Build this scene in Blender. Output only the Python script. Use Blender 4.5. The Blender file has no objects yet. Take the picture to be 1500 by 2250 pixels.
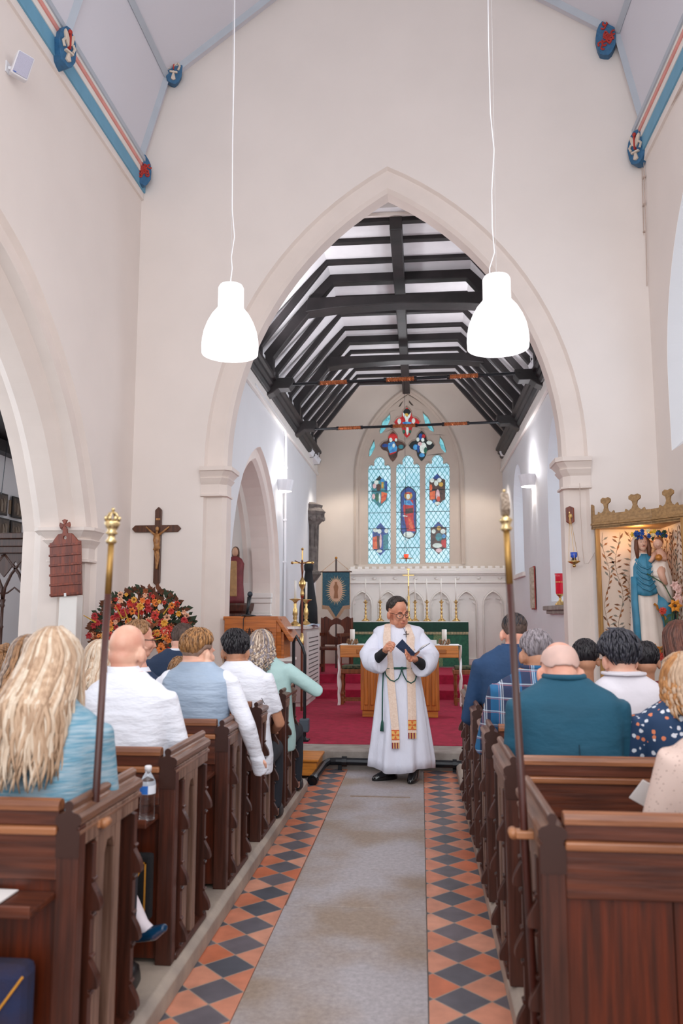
import bpy, bmesh, math, random
from mathutils import Vector, Matrix, noise
from mathutils.geometry import tessellate_polygon
random.seed(7)
C = bpy.context.scene.collection
PI = math.pi
# ---------------- camera, world, exposure ----------------
FPX = 1750.0; CAMH = 1.55
PITCH = math.atan(224/FPX); YAW = math.atan(173/FPX*math.cos(PITCH))
cam = bpy.data.cameras.new('camera'); camo = bpy.data.objects.new('camera', cam); C.objects.link(camo)
cam.sensor_fit = 'HORIZONTAL'; cam.sensor_width = 24; cam.lens = 28; cam.clip_start = .05
camo.location = (0, 0, CAMH); camo.rotation_euler = (PI/2+PITCH, 0, YAW)
cam.dof.use_dof = True; cam.dof.focus_distance = 7.9; cam.dof.aperture_fstop = 2.6
bpy.context.scene.camera = camo
vs = bpy.context.scene.view_settings
vs.view_transform = 'Standard'; vs.look = 'None'; vs.exposure = 0.12; vs.gamma = 1; vs.use_curve_mapping = False
w = bpy.data.worlds.new('sky'); bpy.context.scene.world = w; w.use_nodes = True
w.node_tree.nodes['Background'].inputs[0].default_value = (.86, .92, 1, 1); w.node_tree.nodes['Background'].inputs[1].default_value = 1.25
def area(name, loc, rot, sx, sy, power, col=(1, 1, 1)):
    l = bpy.data.lights.new(name, 'AREA'); l.shape = 'RECTANGLE'; l.size = sx; l.size_y = sy; l.energy = power; l.color = col
    o = bpy.data.objects.new(name, l); o.location = loc; o.rotation_euler = rot; C.objects.link(o); return o
def plight(name, loc, power, col=(1, 1, 1), r=.1, spot=None, rot=None, blend=.5):
    l = bpy.data.lights.new(name, 'SPOT' if spot else 'POINT'); l.energy = power; l.color = col; l.shadow_soft_size = r
    if spot: l.spot_size = spot; l.spot_blend = blend
    o = bpy.data.objects.new(name, l); o.location = loc
    if rot: o.rotation_euler = rot
    C.objects.link(o); return o
# added fill as from unseen nave, west and aisle windows; chancel and chapel daylight
area('fill_nave_south', (2.5, 2.2, 4.6), (0, math.radians(72), 0), 2.2, 4.5, 105, (.95, .97, 1))
area('fill_nave_west', (-.3, -2.6, 4.2), (math.radians(80), 0, 0), 4.5, 4.5, 190, (.97, .98, 1))
area('fill_aisle', (-6.3, 5.5, 3.0), (0, math.radians(-90), 0), 2.2, 5, 90, (.84, .92, 1))
area('daylight_chancel_south', (1.7, 11.0, 2.75), (0, math.radians(90), 0), 2, 1.1, 34, (.8, .9, 1))
area('daylight_chancel_south_east', (1.7, 14.9, 3.2), (0, math.radians(90), 0), 2, 1.0, 30, (.8, .9, 1))
area('daylight_chapel', (-6.3, 11, 3.0), (0, math.radians(-90), 0), 1.6, 2, 42, (.84, .92, 1))
plight('nave_lamp_row', (-1.4, 1.0, 3.6), 30, (1, .97, .93), .2); plight('nave_lamp_row', (.7, 1.0, 3.6), 30, (1, .97, .93), .2)
plight('chancel_floodlight', (-1.8, 16.3, 4.4), 34, (1, .9, .8), .1, 2.4, (math.radians(20), 0, math.radians(-35)))
plight('roof_uplight', (-1.75, 10.6, 5.2), 60, (.97, .96, 1), .15, 2.6, (math.radians(150), 0, math.radians(-70))); plight('roof_uplight', (1.3, 12.1, 5.2), 60, (.97, .96, 1), .15, 2.6, (math.radians(150), 0, math.radians(70)))
plight('roof_uplight', (-.3, 15.4, 5.1), 35, (.97, .96, 1), .2, 2.8, (PI, 0, 0))  # added fill spot in mid-air, no fixture here, brightens the roof panels
plight('chancel_floodlight', (1.4, 16.2, 4.4), 34, (1, .9, .8), .1, 2.4, (math.radians(20), 0, math.radians(35)))

# ---------------- helpers ----------------
_F = Vector((-math.sin(YAW)*math.cos(PITCH), math.cos(YAW)*math.cos(PITCH), math.sin(PITCH)))
_R = Vector((math.cos(YAW), math.sin(YAW), 0)); _U = _R.cross(_F)
def at(px, py, X=None, Y=None, Z=None):
    d = _F + _R*((px-750)/FPX) - _U*((py-1125)/FPX)
    t = Y/d.y if Y is not None else X/d.x if X is not None else (Z-CAMH)/d.z
    return Vector((d.x*t, d.y*t, CAMH+d.z*t))
def hexc(h):
    h = h.lstrip('#'); v = [int(h[i:i+2], 16)/255 for i in (0, 2, 4)]
    return tuple((c/12.92 if c <= .04045 else ((c+.055)/1.055)**2.4) for c in v)+(1,)
class MB:
    def __init__(s): s.v = []; s.f = []; s.m = []
    def add(s, vs_, fs, mi=0):
        n = len(s.v); s.v += [tuple(p) for p in vs_]; s.f += [tuple(i+n for i in f) for f in fs]; s.m += [mi]*len(fs); return s
    def box(s, x0, x1, y0, y1, z0, z1, mi=0, M=None):
        v = [Vector((x, y, z)) for x in (x0, x1) for y in (y0, y1) for z in (z0, z1)]
        if M: v = [M @ p for p in v]
        return s.add(v, [(0, 1, 3, 2), (4, 6, 7, 5), (0, 4, 5, 1), (2, 3, 7, 6), (0, 2, 6, 4), (1, 5, 7, 3)], mi)
    def loft(s, rings, cap=True, mi=0, closed=True):
        n = len(rings[0]); v = [p for r in rings for p in r]; f = []
        for i in range(len(rings)-1):
            for j in range(n if closed else n-1):
                k = (j+1) % n; f.append((i*n+j, i*n+k, (i+1)*n+k, (i+1)*n+j))
        if cap and closed: f.append(tuple(range(n-1, -1, -1))); f.append(tuple((len(rings)-1)*n+j for j in range(n)))
        return s.add(v, f, mi)
    def tube(s, pts, r, seg=8, cap=True, mi=0, flat=1.0, up=None):
        pts = [Vector(p) for p in pts]; rs = r if isinstance(r, (list, tuple)) else [r]*len(pts); rings = []
        t0 = (pts[1]-pts[0]).normalized(); u = Vector(up) if up else (Vector((0, 0, 1)) if abs(t0.z) < .9 else Vector((0, 1, 0)))
        for i, p in enumerate(pts):
            t = (pts[min(i+1, len(pts)-1)]-pts[max(i-1, 0)])
            t = t.normalized() if t.length > 1e-9 else t0
            a = u.cross(t)
            if a.length < 1e-4: a = Vector((1, 0, 0)).cross(t)
            a.normalize(); b = t.cross(a).normalized(); u = b
            rings.append([p+a*math.cos(2*PI*k/seg)*rs[i]+b*math.sin(2*PI*k/seg)*rs[i]*flat for k in range(seg)])
        return s.loft(rings, cap, mi)
    def lathe(s, prof, c=(0, 0, 0), seg=16, mi=0, axis='z', ang=None):
        c = Vector(c); rings = []
        for r, z in prof:
            ring = []
            for k in range(seg):
                a = 2*PI*k/seg; x = r*math.cos(a); y = r*math.sin(a)
                ring.append(c+(Vector((x, y, z)) if axis == 'z' else Vector((x, z, y)) if axis == 'y' else Vector((z, x, y))))
            rings.append(ring)
        return s.loft(rings, True, mi)
    def ell(s, c, r, seg=16, rg=10, mi=0, M=None):
        c = Vector(c); rr = r if isinstance(r, (list, tuple)) else (r, r, r); rings = []
        for i in range(rg+1):
            a = -PI/2+PI*i/rg; cr = max(math.cos(a), .02); sz = math.sin(a)
            ring = [Vector((rr[0]*cr*math.cos(2*PI*k/seg), rr[1]*cr*math.sin(2*PI*k/seg), rr[2]*sz)) for k in range(seg)]
            if M: ring = [M @ p for p in ring]
            rings.append([c+p for p in ring])
        return s.loft(rings, True, mi)
    def prism(s, outer, fn, d0, d1, holes=(), mi=0):
        loops = [list(outer)]+[list(h) for h in holes]
        flat = [p for l in loops for p in l]; N = len(flat)
        tris = tessellate_polygon([[Vector((p[0], p[1], 0)) for p in l] for l in loops])
        v = [fn(p[0], p[1], d0) for p in flat]+[fn(p[0], p[1], d1) for p in flat]
        f = [tuple(t) for t in tris]+[tuple(i+N for i in reversed(t)) for t in tris]; o = 0
        for l in loops:
            n = len(l)
            for j in range(n): k = (j+1) % n; f.append((o+j, o+k, N+o+k, N+o+j))
            o += n
        return s.add(v, f, mi)
    def xf(s, M): s.v = [tuple(M @ Vector(p)) for p in s.v]; return s
    def build(s, name, mat, parent=None, smooth=False, bevel=0, loc=None, kind=None, sub=0):
        me = bpy.data.meshes.new(name); me.from_pydata(s.v, [], s.f)
        ms = mat if isinstance(mat, (list, tuple)) else [mat]
        for m in ms: me.materials.append(m)
        for p, mi in zip(me.polygons, s.m): p.material_index = mi
        bm = bmesh.new(); bm.from_mesh(me); bmesh.ops.recalc_face_normals(bm, faces=bm.faces); bm.to_mesh(me); bm.free()
        if smooth: me.shade_smooth()
        o = bpy.data.objects.new(name, me); C.objects.link(o)
        if parent: o.parent = parent
        if loc: o.location = loc
        if bevel:
            b = o.modifiers.new('b', 'BEVEL'); b.width = bevel; b.segments = 2; b.limit_method = 'ANGLE'; b.angle_limit = .7
        if sub: u = o.modifiers.new('s', 'SUBSURF'); u.levels = u.render_levels = sub
        if kind: o['kind'] = kind
        return o
def thing(name, label, cat, loc=(0, 0, 0), rz=0, group=None, sc=1):
    o = bpy.data.objects.new(name, None); o.empty_display_size = .05; C.objects.link(o); o.location = loc; o.rotation_euler = (0, 0, rz); o.scale = (sc,)*3
    return tag(o, label, cat, group)
def tag(o, label, cat, group=None):
    o['label'] = label; o['category'] = cat
    if group: o['group'] = group
    return o
def copy_tree(o, parent=None):
    c = o.copy(); C.objects.link(c); c.parent = parent
    for ch in list(o.children): copy_tree(ch, c)
    return c
def S(name, mb, mat, bevel=0, smooth=False): return mb.build(name, mat, bevel=bevel, kind='structure', smooth=smooth)
def rot(rx=0, ry=0, rz=0): return Matrix.Rotation(rz, 4, 'Z') @ Matrix.Rotation(ry, 4, 'Y') @ Matrix.Rotation(rx, 4, 'X')
def T(x, y, z): return Matrix.Translation((x, y, z))
XZ = lambda u, v, d: (u, d, v)
YZ = lambda u, v, d: (d, u, v)
XY = lambda u, v, d: (u, v, d)
SK = .045
XZs = lambda u, v, d: (u, d-SK*(u+.3), v)          # transverse walls of this church stand a little out of square
def arch(x0, x1, zs, rise, n=14, zb=None):
    a = (x1-x0)/2; R = (a*a+rise*rise)/(2*a); th = math.atan2(rise, R-a) if R > a else PI/2
    L = [(x0+R-R*math.cos(th*i/n), zs+R*math.sin(th*i/n)) for i in range(n+1)]
    L[-1] = ((x0+x1)/2, zs+rise)
    Rr = [(x0+x1-p[0], p[1]) for p in reversed(L[:-1])]; out = L+Rr
    if zb is not None: out = [(x0, zb)]+out+[(x1, zb)]
    return out
def sweep(curve, prof, fn):
    """sweep a moulding (inward offset, depth) along an open curve in a wall plane"""
    rows = []
    for i, p in enumerate(curve):
        a = Vector(curve[max(i-1, 0)]); b = Vector(curve[min(i+1, len(curve)-1)]); p = Vector(p)
        t1 = (p-a).normalized() if i else (b-p).normalized(); t2 = (b-p).normalized() if i < len(curve)-1 else t1
        n1 = Vector((t1.y, -t1.x)); n2 = Vector((t2.y, -t2.x)); n = (n1+n2).normalized(); k = 1/max(n.dot(n1), .35)
        rows.append([Vector(fn(p.x+n.x*d*k, p.y+n.y*d*k, q)) for d, q in prof])
    m = MB(); m.loft(rows, cap=False, closed=False); return m

# ---------------- materials ----------------
def nt(name):
    m = bpy.data.materials.new(name); m.use_nodes = True; t = m.node_tree; return m, t, t.nodes['Principled BSDF']
def N(t, typ, **k):
    n = t.nodes.new('ShaderNode'+typ)
    for a, b in k.items():
        if a.startswith('i_'):
            key = a[2:]; n.inputs[int(key) if key.isdigit() else key.replace('_', ' ')].default_value = b
        else: setattr(n, a, b)
    return n
_mc = {}
def M_(name, col, rough=.55, metal=0, var=.12, scale=6, bump=0, bscale=None, stretch=(1, 1, 1), col2=None, sheen=0, trans=0, emit=0, coat=0, bd=.01):
    if name in _mc: return _mc[name]
    m, t, b = nt(name); c = hexc(col) if isinstance(col, str) else col
    c2 = hexc(col2) if isinstance(col2, str) else col2 or tuple(x*(1-var) for x in c[:3])+(1,)
    tc = N(t, 'TexCoord'); mp = N(t, 'Mapping', i_Scale=stretch); t.links.new(tc.outputs['Object'], mp.inputs[0])
    nz = N(t, 'TexNoise', i_Scale=scale, i_Detail=5.0); t.links.new(mp.outputs[0], nz.inputs['Vector'])
    mr = N(t, 'MapRange', i_1=.35, i_2=.65); t.links.new(nz.outputs[0], mr.inputs[0])
    mx = N(t, 'Mix', data_type='RGBA', i_6=c, i_7=c2); t.links.new(mr.outputs[0], mx.inputs[0]); t.links.new(mx.outputs[2], b.inputs['Base Color'])
    b.inputs['Roughness'].default_value = rough; b.inputs['Metallic'].default_value = metal
    if sheen: b.inputs['Sheen Weight'].default_value = sheen
    if trans: b.inputs['Transmission Weight'].default_value = trans
    if coat: b.inputs['Coat Weight'].default_value = coat
    if emit: t.links.new(mx.outputs[2], b.inputs['Emission Color']); b.inputs['Emission Strength'].default_value = emit
    if bump:
        n2 = N(t, 'TexNoise', i_Scale=bscale or scale*3, i_Detail=4.0); t.links.new(mp.outputs[0], n2.inputs['Vector'])
        bp = N(t, 'Bump', i_Strength=bump, i_Distance=bd); t.links.new(n2.outputs[0], bp.inputs['Height']); t.links.new(bp.outputs[0], b.inputs['Normal'])
    _mc[name] = m; return m
def wood(name, c1, c2, rough=.35, axis=2, sc=1.0):
    st = [14*sc]*3; st[axis] = .9*sc
    return M_(name, c1, rough, col2=c2, scale=3, stretch=tuple(st), bump=.15, bscale=5, coat=.04)
plaster = M_('plaster_cream', '#ECE1DA', .8, var=.035, scale=1.3, bump=.12, bscale=9)
plaster_w = M_('plaster_white', '#E6E6E8', .8, var=.03, scale=1.5, bump=.12, bscale=10)
plaster_e = M_('plaster_east', '#DCCFC2', .8, var=.04, scale=1.5, bump=.12, bscale=10)
stone_p = M_('painted_stone', '#E8DAD1', .75, var=.05, scale=3, bump=.1, bscale=14)
stone_w = M_('painted_stone_white', '#EFE9E3', .7, var=.04, scale=4, bump=.1)
stone_g = M_('worn_grey_stone', '#A9A098', .75, col2='#8B8078', scale=5, bump=.3, bscale=30)
stone_kerb = M_('kerb_stone', '#AFA092', .6, col2='#8D8178', scale=4, bump=.3, bscale=25)
stone_dark = M_('grey_carved_stone', '#7C736E', .8, col2='#5C5450', scale=9, bump=.5, bscale=25)
ceil_m = M_('ceiling_white', '#DDDBE2', .75, var=.02, scale=1)
ceil_rib = M_('ceiling_rib_grey', '#B9C0C9', .6, var=.04)
blue_p = M_('cornice_blue', '#6CA5C2', .6, var=.08); coral = M_('cornice_coral', '#E79C92', .6)
dark_oak = wood('dark_oak', '#4A2A1E', '#2B1611', .38)
pew_v = wood('pew_oak_upright', '#4E2517', '#301409', .42, 2)
pew_h = wood('pew_oak_rail', '#5F2F1C', '#3C1B10', .38, 0)
pew_cap = wood('pew_oak_cap', '#85604C', '#5A3A2A', .36, 1)
pew_face = wood('pew_oak_lit_face', '#8A6C5C', '#5E4336', .4, 2)  # light on the aisle faces put into a paler oak colour
pew_sheen = wood('pew_oak_sheen_roll', '#9A6442', '#6E4028', .34, 0)  # bright highlight along back rolls and mouldings painted in as paler oak
plank = wood('pew_plank', '#5E240D', '#3A1709', .38, 2)
roof_d = M_('roof_black_timber', '#2B2426', .5, col2='#1B1718', scale=4, stretch=(1, 1, 1), bump=.2)
roof_w = M_('roof_white_plaster', '#F2F0F2', .8, var=.05)
gold = M_('polished_brass', '#E0BC7C', .3, 1, var=.15, scale=10)
gold_s = M_('gilded_wood', '#C98A3A', .45, .6, var=.25, scale=30)
blackm = M_('black_metal', '#1B1D22', .35, .4)
blackp = M_('black_plastic', '#17181B', .4)
white_pl = M_('white_plastic', '#E9E8EC', .4, var=.02)
carpet = M_('red_carpet', '#B01C40', .95, col2='#961634', scale=14, bump=.3, bscale=120)
def tile_mat(name, ox, oy):
    m, t, b = nt(name); q = .2340
    tc = N(t, 'TexCoord'); sp = N(t, 'SeparateXYZ'); t.links.new(tc.outputs['Object'], sp.inputs[0])
    def mt(op, a, c=None, k=None):
        n = N(t, 'Math', operation=op)
        for i, s in enumerate((a, c)):
            if s is None: continue
            if isinstance(s, (int, float)): n.inputs[i].default_value = s
            else: t.links.new(s, n.inputs[i])
        return n.outputs[0]
    X = mt('DIVIDE', mt('SUBTRACT', sp.outputs[0], ox), q); Y = mt('DIVIDE', mt('SUBTRACT', sp.outputs[1], oy), q)
    u = mt('ADD', mt('ADD', X, Y), .5); v = mt('ADD', mt('SUBTRACT', X, Y), .5)
    fu = mt('FLOOR', u); fv = mt('FLOOR', v); par = mt('MODULO', mt('ABSOLUTE', mt('ADD', fu, fv)), 2.0)
    par = mt('GREATER_THAN', par, .5)
    cb = N(t, 'CombineXYZ'); t.links.new(fu, cb.inputs[0]); t.links.new(fv, cb.inputs[1])
    wn = N(t, 'TexWhiteNoise'); t.links.new(cb.outputs[0], wn.inputs[0])
    dk = N(t, 'Mix', data_type='RGBA', i_6=hexc('#50535C'), i_7=hexc('#6A6268')); t.links.new(wn.outputs[0], dk.inputs[0])
    lt = N(t, 'Mix', data_type='RGBA', i_6=hexc('#D2957C'), i_7=hexc('#C46B48')); t.links.new(wn.outputs[0], lt.inputs[0])
    cm = N(t, 'Mix', data_type='RGBA'); t.links.new(par, cm.inputs[0]); t.links.new(dk.outputs[2], cm.inputs[6]); t.links.new(lt.outputs[2], cm.inputs[7])
    nz = N(t, 'TexNoise', i_Scale=9.0, i_Detail=6.0); t.links.new(tc.outputs['Object'], nz.inputs['Vector'])
    mr = N(t, 'MapRange', i_1=.3, i_2=.75, i_3=.78, i_4=1.15); t.links.new(nz.outputs[0], mr.inputs[0])
    hs = N(t, 'HueSaturation'); t.links.new(cm.outputs[2], hs.inputs['Color']); t.links.new(mr.outputs[0], hs.inputs['Value'])
    def edge(s): fr = mt('FRACT', s); return mt('MINIMUM', fr, mt('SUBTRACT', 1.0, fr))
    g = mt('LESS_THAN', mt('MINIMUM', edge(u), edge(v)), .016)
    gm = N(t, 'Mix', data_type='RGBA', i_7=hexc('#A08E80')); t.links.new(g, gm.inputs[0]); t.links.new(hs.outputs[0], gm.inputs[6]); t.links.new(gm.outputs[2], b.inputs['Base Color'])
    b.inputs['Roughness'].default_value = .42
    bp = N(t, 'Bump', i_Strength=.25, i_Distance=.004); ad = mt('SUBTRACT', nz.outputs[0], g); t.links.new(ad, bp.inputs['Height']); t.links.new(bp.outputs[0], b.inputs['Normal'])
    return m
def slab_mat():
    m, t, b = nt('ledger_stone'); tc = N(t, 'TexCoord')
    n1 = N(t, 'TexNoise', i_Scale=1.6, i_Detail=3.0); n2 = N(t, 'TexNoise', i_Scale=38.0, i_Detail=9.0, i_Roughness=.75)
    for n in (n1, n2): t.links.new(tc.outputs['Object'], n.inputs['Vector'])
    r1 = N(t, 'MapRange', i_1=.4, i_2=.62); t.links.new(n1.outputs[0], r1.inputs[0])
    a = N(t, 'Mix', data_type='RGBA', i_6=hexc('#ABA5A8'), i_7=hexc('#988677')); t.links.new(r1.outputs[0], a.inputs[0])
    r2 = N(t, 'MapRange', i_1=.3, i_2=.7, i_3=.72, i_4=1.22); t.links.new(n2.outputs[0], r2.inputs[0])
    hs = N(t, 'HueSaturation'); t.links.new(a.outputs[2], hs.inputs['Color']); t.links.new(r2.outputs[0], hs.inputs['Value']); t.links.new(hs.outputs[0], b.inputs['Base Color'])
    b.inputs['Roughness'].default_value = .5
    bp = N(t, 'Bump', i_Strength=.35, i_Distance=.004); t.links.new(n2.outputs[0], bp.inputs['Height']); t.links.new(bp.outputs[0], b.inputs['Normal'])
    return m
slab_m = slab_mat()
# ======================= SETTING =======================
XL, XR, YA, YE = -3.42, 2.6, 9.0, 17.4
CL, CR = -2.27, 1.82
# floors
S('floor', MB().box(-7, 3, -2, 9.2, -.12, -.012), stone_g)
S('floor', MB().box(-1.1, -.745, -2, 8.25, -.02, 0), tile_mat('tiles_left', -.862, 3.461))
S('floor', MB().box(.016, .36, -2, 8.25, -.02, 0), tile_mat('tiles_right', .152, 6.284))
for y0, y1, dx in ((6.265, 8.2, 0), (4.457, 6.255, .006), (2.3, 4.447, .0), (0, 2.29, .004)):
    S('floor', MB().box(-.742+dx, .012, y0, y1, -.02, .003), slab_m, .004)
S('floor', MB().box(-.745, .016, 8.2, 8.27, -.02, 0), stone_g)
S('trim_1', MB().prism([(-1.012, 0), (-1.012, .075), (-1.04, .1), (-1.25, .1), (-1.25, 0)], XZ, -2, 7.25), stone_kerb, .006)
S('trim_2', MB().prism([(.332, 0), (.332, .075), (.36, .1), (.55, .1), (.55, 0)], XZ, -2, 8.1), stone_kerb, .006)
board_fl = wood('floor_boards', '#5A3626', '#3C2418', .5, 0)
S('floor', MB().box(-3.9, -1.25, -2, 7.6, 0, .098), board_fl); S('floor', MB().box(.55, XR, -2, 8.1, 0, .098), board_fl)
# chancel step and carpeted floors
S('trim_3', MB().box(XL, XR, 8.28, 8.72, -.02, .175), stone_g, .012)
S('floor', MB().box(-4.2, CR+.1, 8.68, 13.25, 0, .18), carpet)
S('floor', MB().box(-2.4, CR+.1, 13.2, 14.42, 0, .326), carpet, .012)
S('floor', MB().box(-2.4, CR+.1, 14.39, YE, 0, .485), carpet, .012)
S('floor', MB().box(-6.6, -2.4, 9.0, 12.9, 0, .17), stone_g)
# chancel arch wall
sec = [(XL-.03, 7.08), (-3.1, 8.27), (-.4, 10.2), (2.37, 8.25), (XR+.03, 7.0)]
outer_c = arch(-2.53, 1.87, 3.3, 3.6, 18, 0)
wall_o = [(XL-.6, 0)]+outer_c+[(XR+.6, 0), (XR+.6, 10.6), (XL-.6, 10.6)]
S('wall_front', MB().prism(wall_o, XZs, YA, YA+.26), plaster)
S('trim_4', sweep(outer_c, [(0, 9.0), (.03, 9.04), (.05, 9.04), (.22, 9.045), (.265, 9.08), (.27, 9.28)], XZs), stone_p)
def capital(x0, x1, y0, y1, z0, z1, side):
    m = MB(); h = z1-z0; prof = [(0, .0), (.025, .02), (.025, .08), (0, .1), (0, .42), (.02, .5), (.045, .62), (.03, .66), (.075, .84), (.09, .86), (.09, 1), (0, 1)]
    rings = []
    for o, t_ in prof:
        a = x0-(o if side > 0 else 0); b = x1+(o if side < 0 else 0); c = y0-o; d = y1+o; k = .07
        if side < 0: pl = [(a, c), (b-k, c), (b, c+k), (b, d-k), (b-k, d), (a, d)]
        else: pl = [(a+k, c), (b, c), (b, d), (a+k, d), (a, d-k), (a, c+k)]
        rings.append([Vector((x, y-SK*(x+.3), z0+h*t_)) for x, y in pl])
    return m.loft(rings)
S('trim_5', capital(-2.56, -2.27, 8.99, 9.34, 2.92, 3.27, -1), stone_p)
S('trim_6', capital(1.60, 1.89, 8.99, 9.34, 2.92, 3.27, 1), stone_p)
# nave side walls
nf = [(8.19, .0), (8.19, 2.44), (8.092, 2.746), (7.797, 3.371), (7.416, 3.888), (6.871, 4.384), (6.399, 4.702), (5.915, 4.892), (5.45, 5.0)]
nf2 = [(10.9-p[0], p[1]) for p in reversed(nf[:-1])]
# smooth the curve
def smoothc(c, it=2):
    for _ in range(it):
        o = [c[0]]
        for i in range(len(c)-1):
            a, b = c[i], c[i+1]; o += [(a[0]*.75+b[0]*.25, a[1]*.75+b[1]*.25), (a[0]*.25+b[0]*.75, a[1]*.25+b[1]*.75)]
        c = o+[c[-1]]
    return c
nfc = [nf[0]]+smoothc(nf[1:])+smoothc(nf2[:-1])+[nf2[-1]]
wl = [(9.3, 0), (9.3, 7.4), (-2, 7.4), (-2, 0)]+[(p[0], p[1]) for p in reversed(nfc)]
S('wall_left', MB().prism(wl, YZ, XL, XL-.1), plaster)
S('wall_left', MB().prism(wl, YZ, XL-.1, XL-.7), plaster)
S('trim_7', sweep([(y, z) for y, z in reversed(nfc)], [(0, XL), (.045, XL-.05), (.17, XL-.055), (.175, XL-.17), (.2, XL-.2), (.27, XL-.3), (.275, XL-.5), (.17, XL-.62), (.17, XL-.75)], YZ), stone_p)
def capY(y0, y1, x0, x1, z0, z1):
    m = MB(); h = z1-z0; rings = []
    for o, t_ in [(0, .0), (.02, .02), (.02, .07), (0, .1), (0, .4), (.02, .5), (.05, .62), (.03, .66), (.08, .84), (.095, .88), (.095, .97), (0, 1)]:
        a, b, c, d = x0-o, x1+o, y0-o, y1; k = .08
        rings.append([Vector((x, y, z0+h*t_)) for x, y in [(a, d), (a, c+k), (a+k, c), (b-k, c), (b, c+k), (b, d)]])
    return m.loft(rings)
S('trim_8', capY(7.93, 8.19, XL-.48, XL-.02, 2.08, 2.45), stone_p)
S('wall_left', MB().box(XL-.22, XL-.03, 7.8, 7.95, 0, 1.74), stone_w, .01)
# right wall with window
wo = arch(6.1, 8.36, 3.95, 1.95, 12, 3.22)
S('wall_right', MB().prism([(-2, 0), (-2, 7.3), (9.3, 7.3), (9.3, 0)], YZ, XR, XR+.5, holes=[wo]), plaster)
gl = arch(6.5, 7.9, 3.95, 1.5, 12, 3.62)
m = MB(); n_ = len(wo)
m.loft([[Vector((XR+.002, p[0], p[1])) for p in wo], [Vector((XR+.42, p[0], p[1])) for p in gl]], cap=False); S('window_4', m, plaster_w)
pane_w = M_('daylit_glass', '#CFE2F5', .3, emit=1.6, var=.1, scale=3)
g_ = MB().prism(gl, YZ, XR+.40, XR+.43).build('window_4_glass', pane_w, kind='structure'); g_.name = 'window_5'
# nave ceiling
for (a, b) in zip(sec[:-1], sec[1:]):
    n = Vector((-(b[1]-a[1]), b[0]-a[0])).normalized()*.08
    S('ceiling', MB().prism([a, b, (b[0]+n.x, b[1]+n.y), (a[0]+n.x, a[1]+n.y)], XZ, -2, YA+.25), ceil_m)
def rib(p, q, w=.05, d=.025):
    p, q = Vector(p), Vector(q); m = MB(); m.tube([p, q], [w, w], 4); return m
for yb in (8.87, 6.9, 4.9):
    m = MB()
    for (a, b) in zip(sec[:-1], sec[1:]):
        sk = -.045 if yb > 8 else 0
        m.tube([(a[0], yb+sk*(a[0]+.3), a[1]), (b[0], yb+sk*(b[0]+.3), b[1])], .052, 4)
    S('trim_9', m, ceil_rib)
for i in (1, 2, 3): S('trim_10', MB().tube([(sec[i][0], -2, sec[i][1]), (sec[i][0], 8.99, sec[i][1])], .05, 4), ceil_rib)
for sx, x0, yend in ((1, XL, 9.13), (-1, XR, 8.86)):
    dz = 0 if sx > 0 else -.07
    for (z0, z1, pr_, mt_, nm) in ((6.70, 6.79, .03, plaster, 'trim_11'), (6.79, 6.96, .05, blue_p, 'trim_12'), (6.96, 7.03, .06, stone_w, 'trim_11'), (7.03, 7.075, .075, coral, 'trim_13'), (7.075, 7.11, .08, stone_w, 'trim_11'), (7.11, 7.17, .1, ceil_rib, 'trim_14')):
        xs = sorted((x0-sx*.02, x0+sx*pr_)); S(nm, MB().box(xs[0], xs[1], -2, yend, z0+dz, z1+dz), mt_)
# chancel side walls
wn_o = arch(9.42, 12.86, 1.85, 2.1, 14, 0)
S('wall_left', MB().prism([(9.27, 0)]+wn_o+[(YE+.2, 0), (YE+.2, 5.4), (9.27, 5.4)], YZ, CL, CL-.55), plaster_w)
S('trim_15', sweep(wn_o, [(0, CL), (.03, CL-.06), (.16, CL-.07), (.2, CL-.12), (.22, CL-.4), (.1, CL-.5), (.1, CL-.57)], YZ), stone_p)
mcap = MB()
for o, z0, z1 in ((.06, 1.80, 1.88), (.035, 1.72, 1.80), (.0, 1.56, 1.72), (.025, 1.52, 1.56)):
    mcap.box(CL-.42, CL-.1+o*.3, 12.62-o, 12.9, z0, z1)
S('trim_16', mcap, stone_w, .012)
rw1 = arch(10.1, 11.4, 3.3, .9, 10, 1.72); rw2 = arch(14.15, 15.5, 3.6, .7, 10, 2.28)
S('wall_right', MB().prism([(9.2, 0), (YE+.2, 0), (YE+.2, 5.4), (9.2, 5.4)], YZ, CR, CR+.45, holes=[rw1, rw2]), plaster_w)
for k, (y0, y1, zs, zr, zb) in enumerate(((10.3, 11.15, 3.25, .75, 1.9), (14.35, 15.3, 3.5, .6, 2.45))):
    g2 = arch(y0, y1, zs, zr, 10, zb); o2 = (rw1, rw2)[k]
    S('window_%d' % (2+k), MB().loft([[Vector((CR+.003, p[0], p[1])) for p in o2], [Vector((CR+.4, p[0], p[1])) for p in g2]], cap=False), plaster_w)
    S('window_%d' % (6+k), MB().prism(g2, YZ, CR+.38, CR+.41), pane_w)
S('trim_17', MB().box(CR-.1, CR+.4, 10.0, 11.55, 1.60, 1.66).box(CR-.06, CR+.3, 10.05, 11.5, 1.55, 1.60), stone_g, .01)
S('trim_17', MB().box(CR-.05, CR+.4, 14.05, 15.6, 2.2, 2.28), stone_w, .01)
# white plaster cornice and surface trunking below wall plates
for x, sx in ((CL, 1), (CR, -1)):
    xs = sorted((x, x+sx*.05)); S('trim_18', MB().box(xs[0], xs[1], 9.5, YE, 4.62, 4.68).box(*sorted((x, x+sx*.03)), 9.5, YE, 4.68, 4.84), stone_w, .008)
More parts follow.
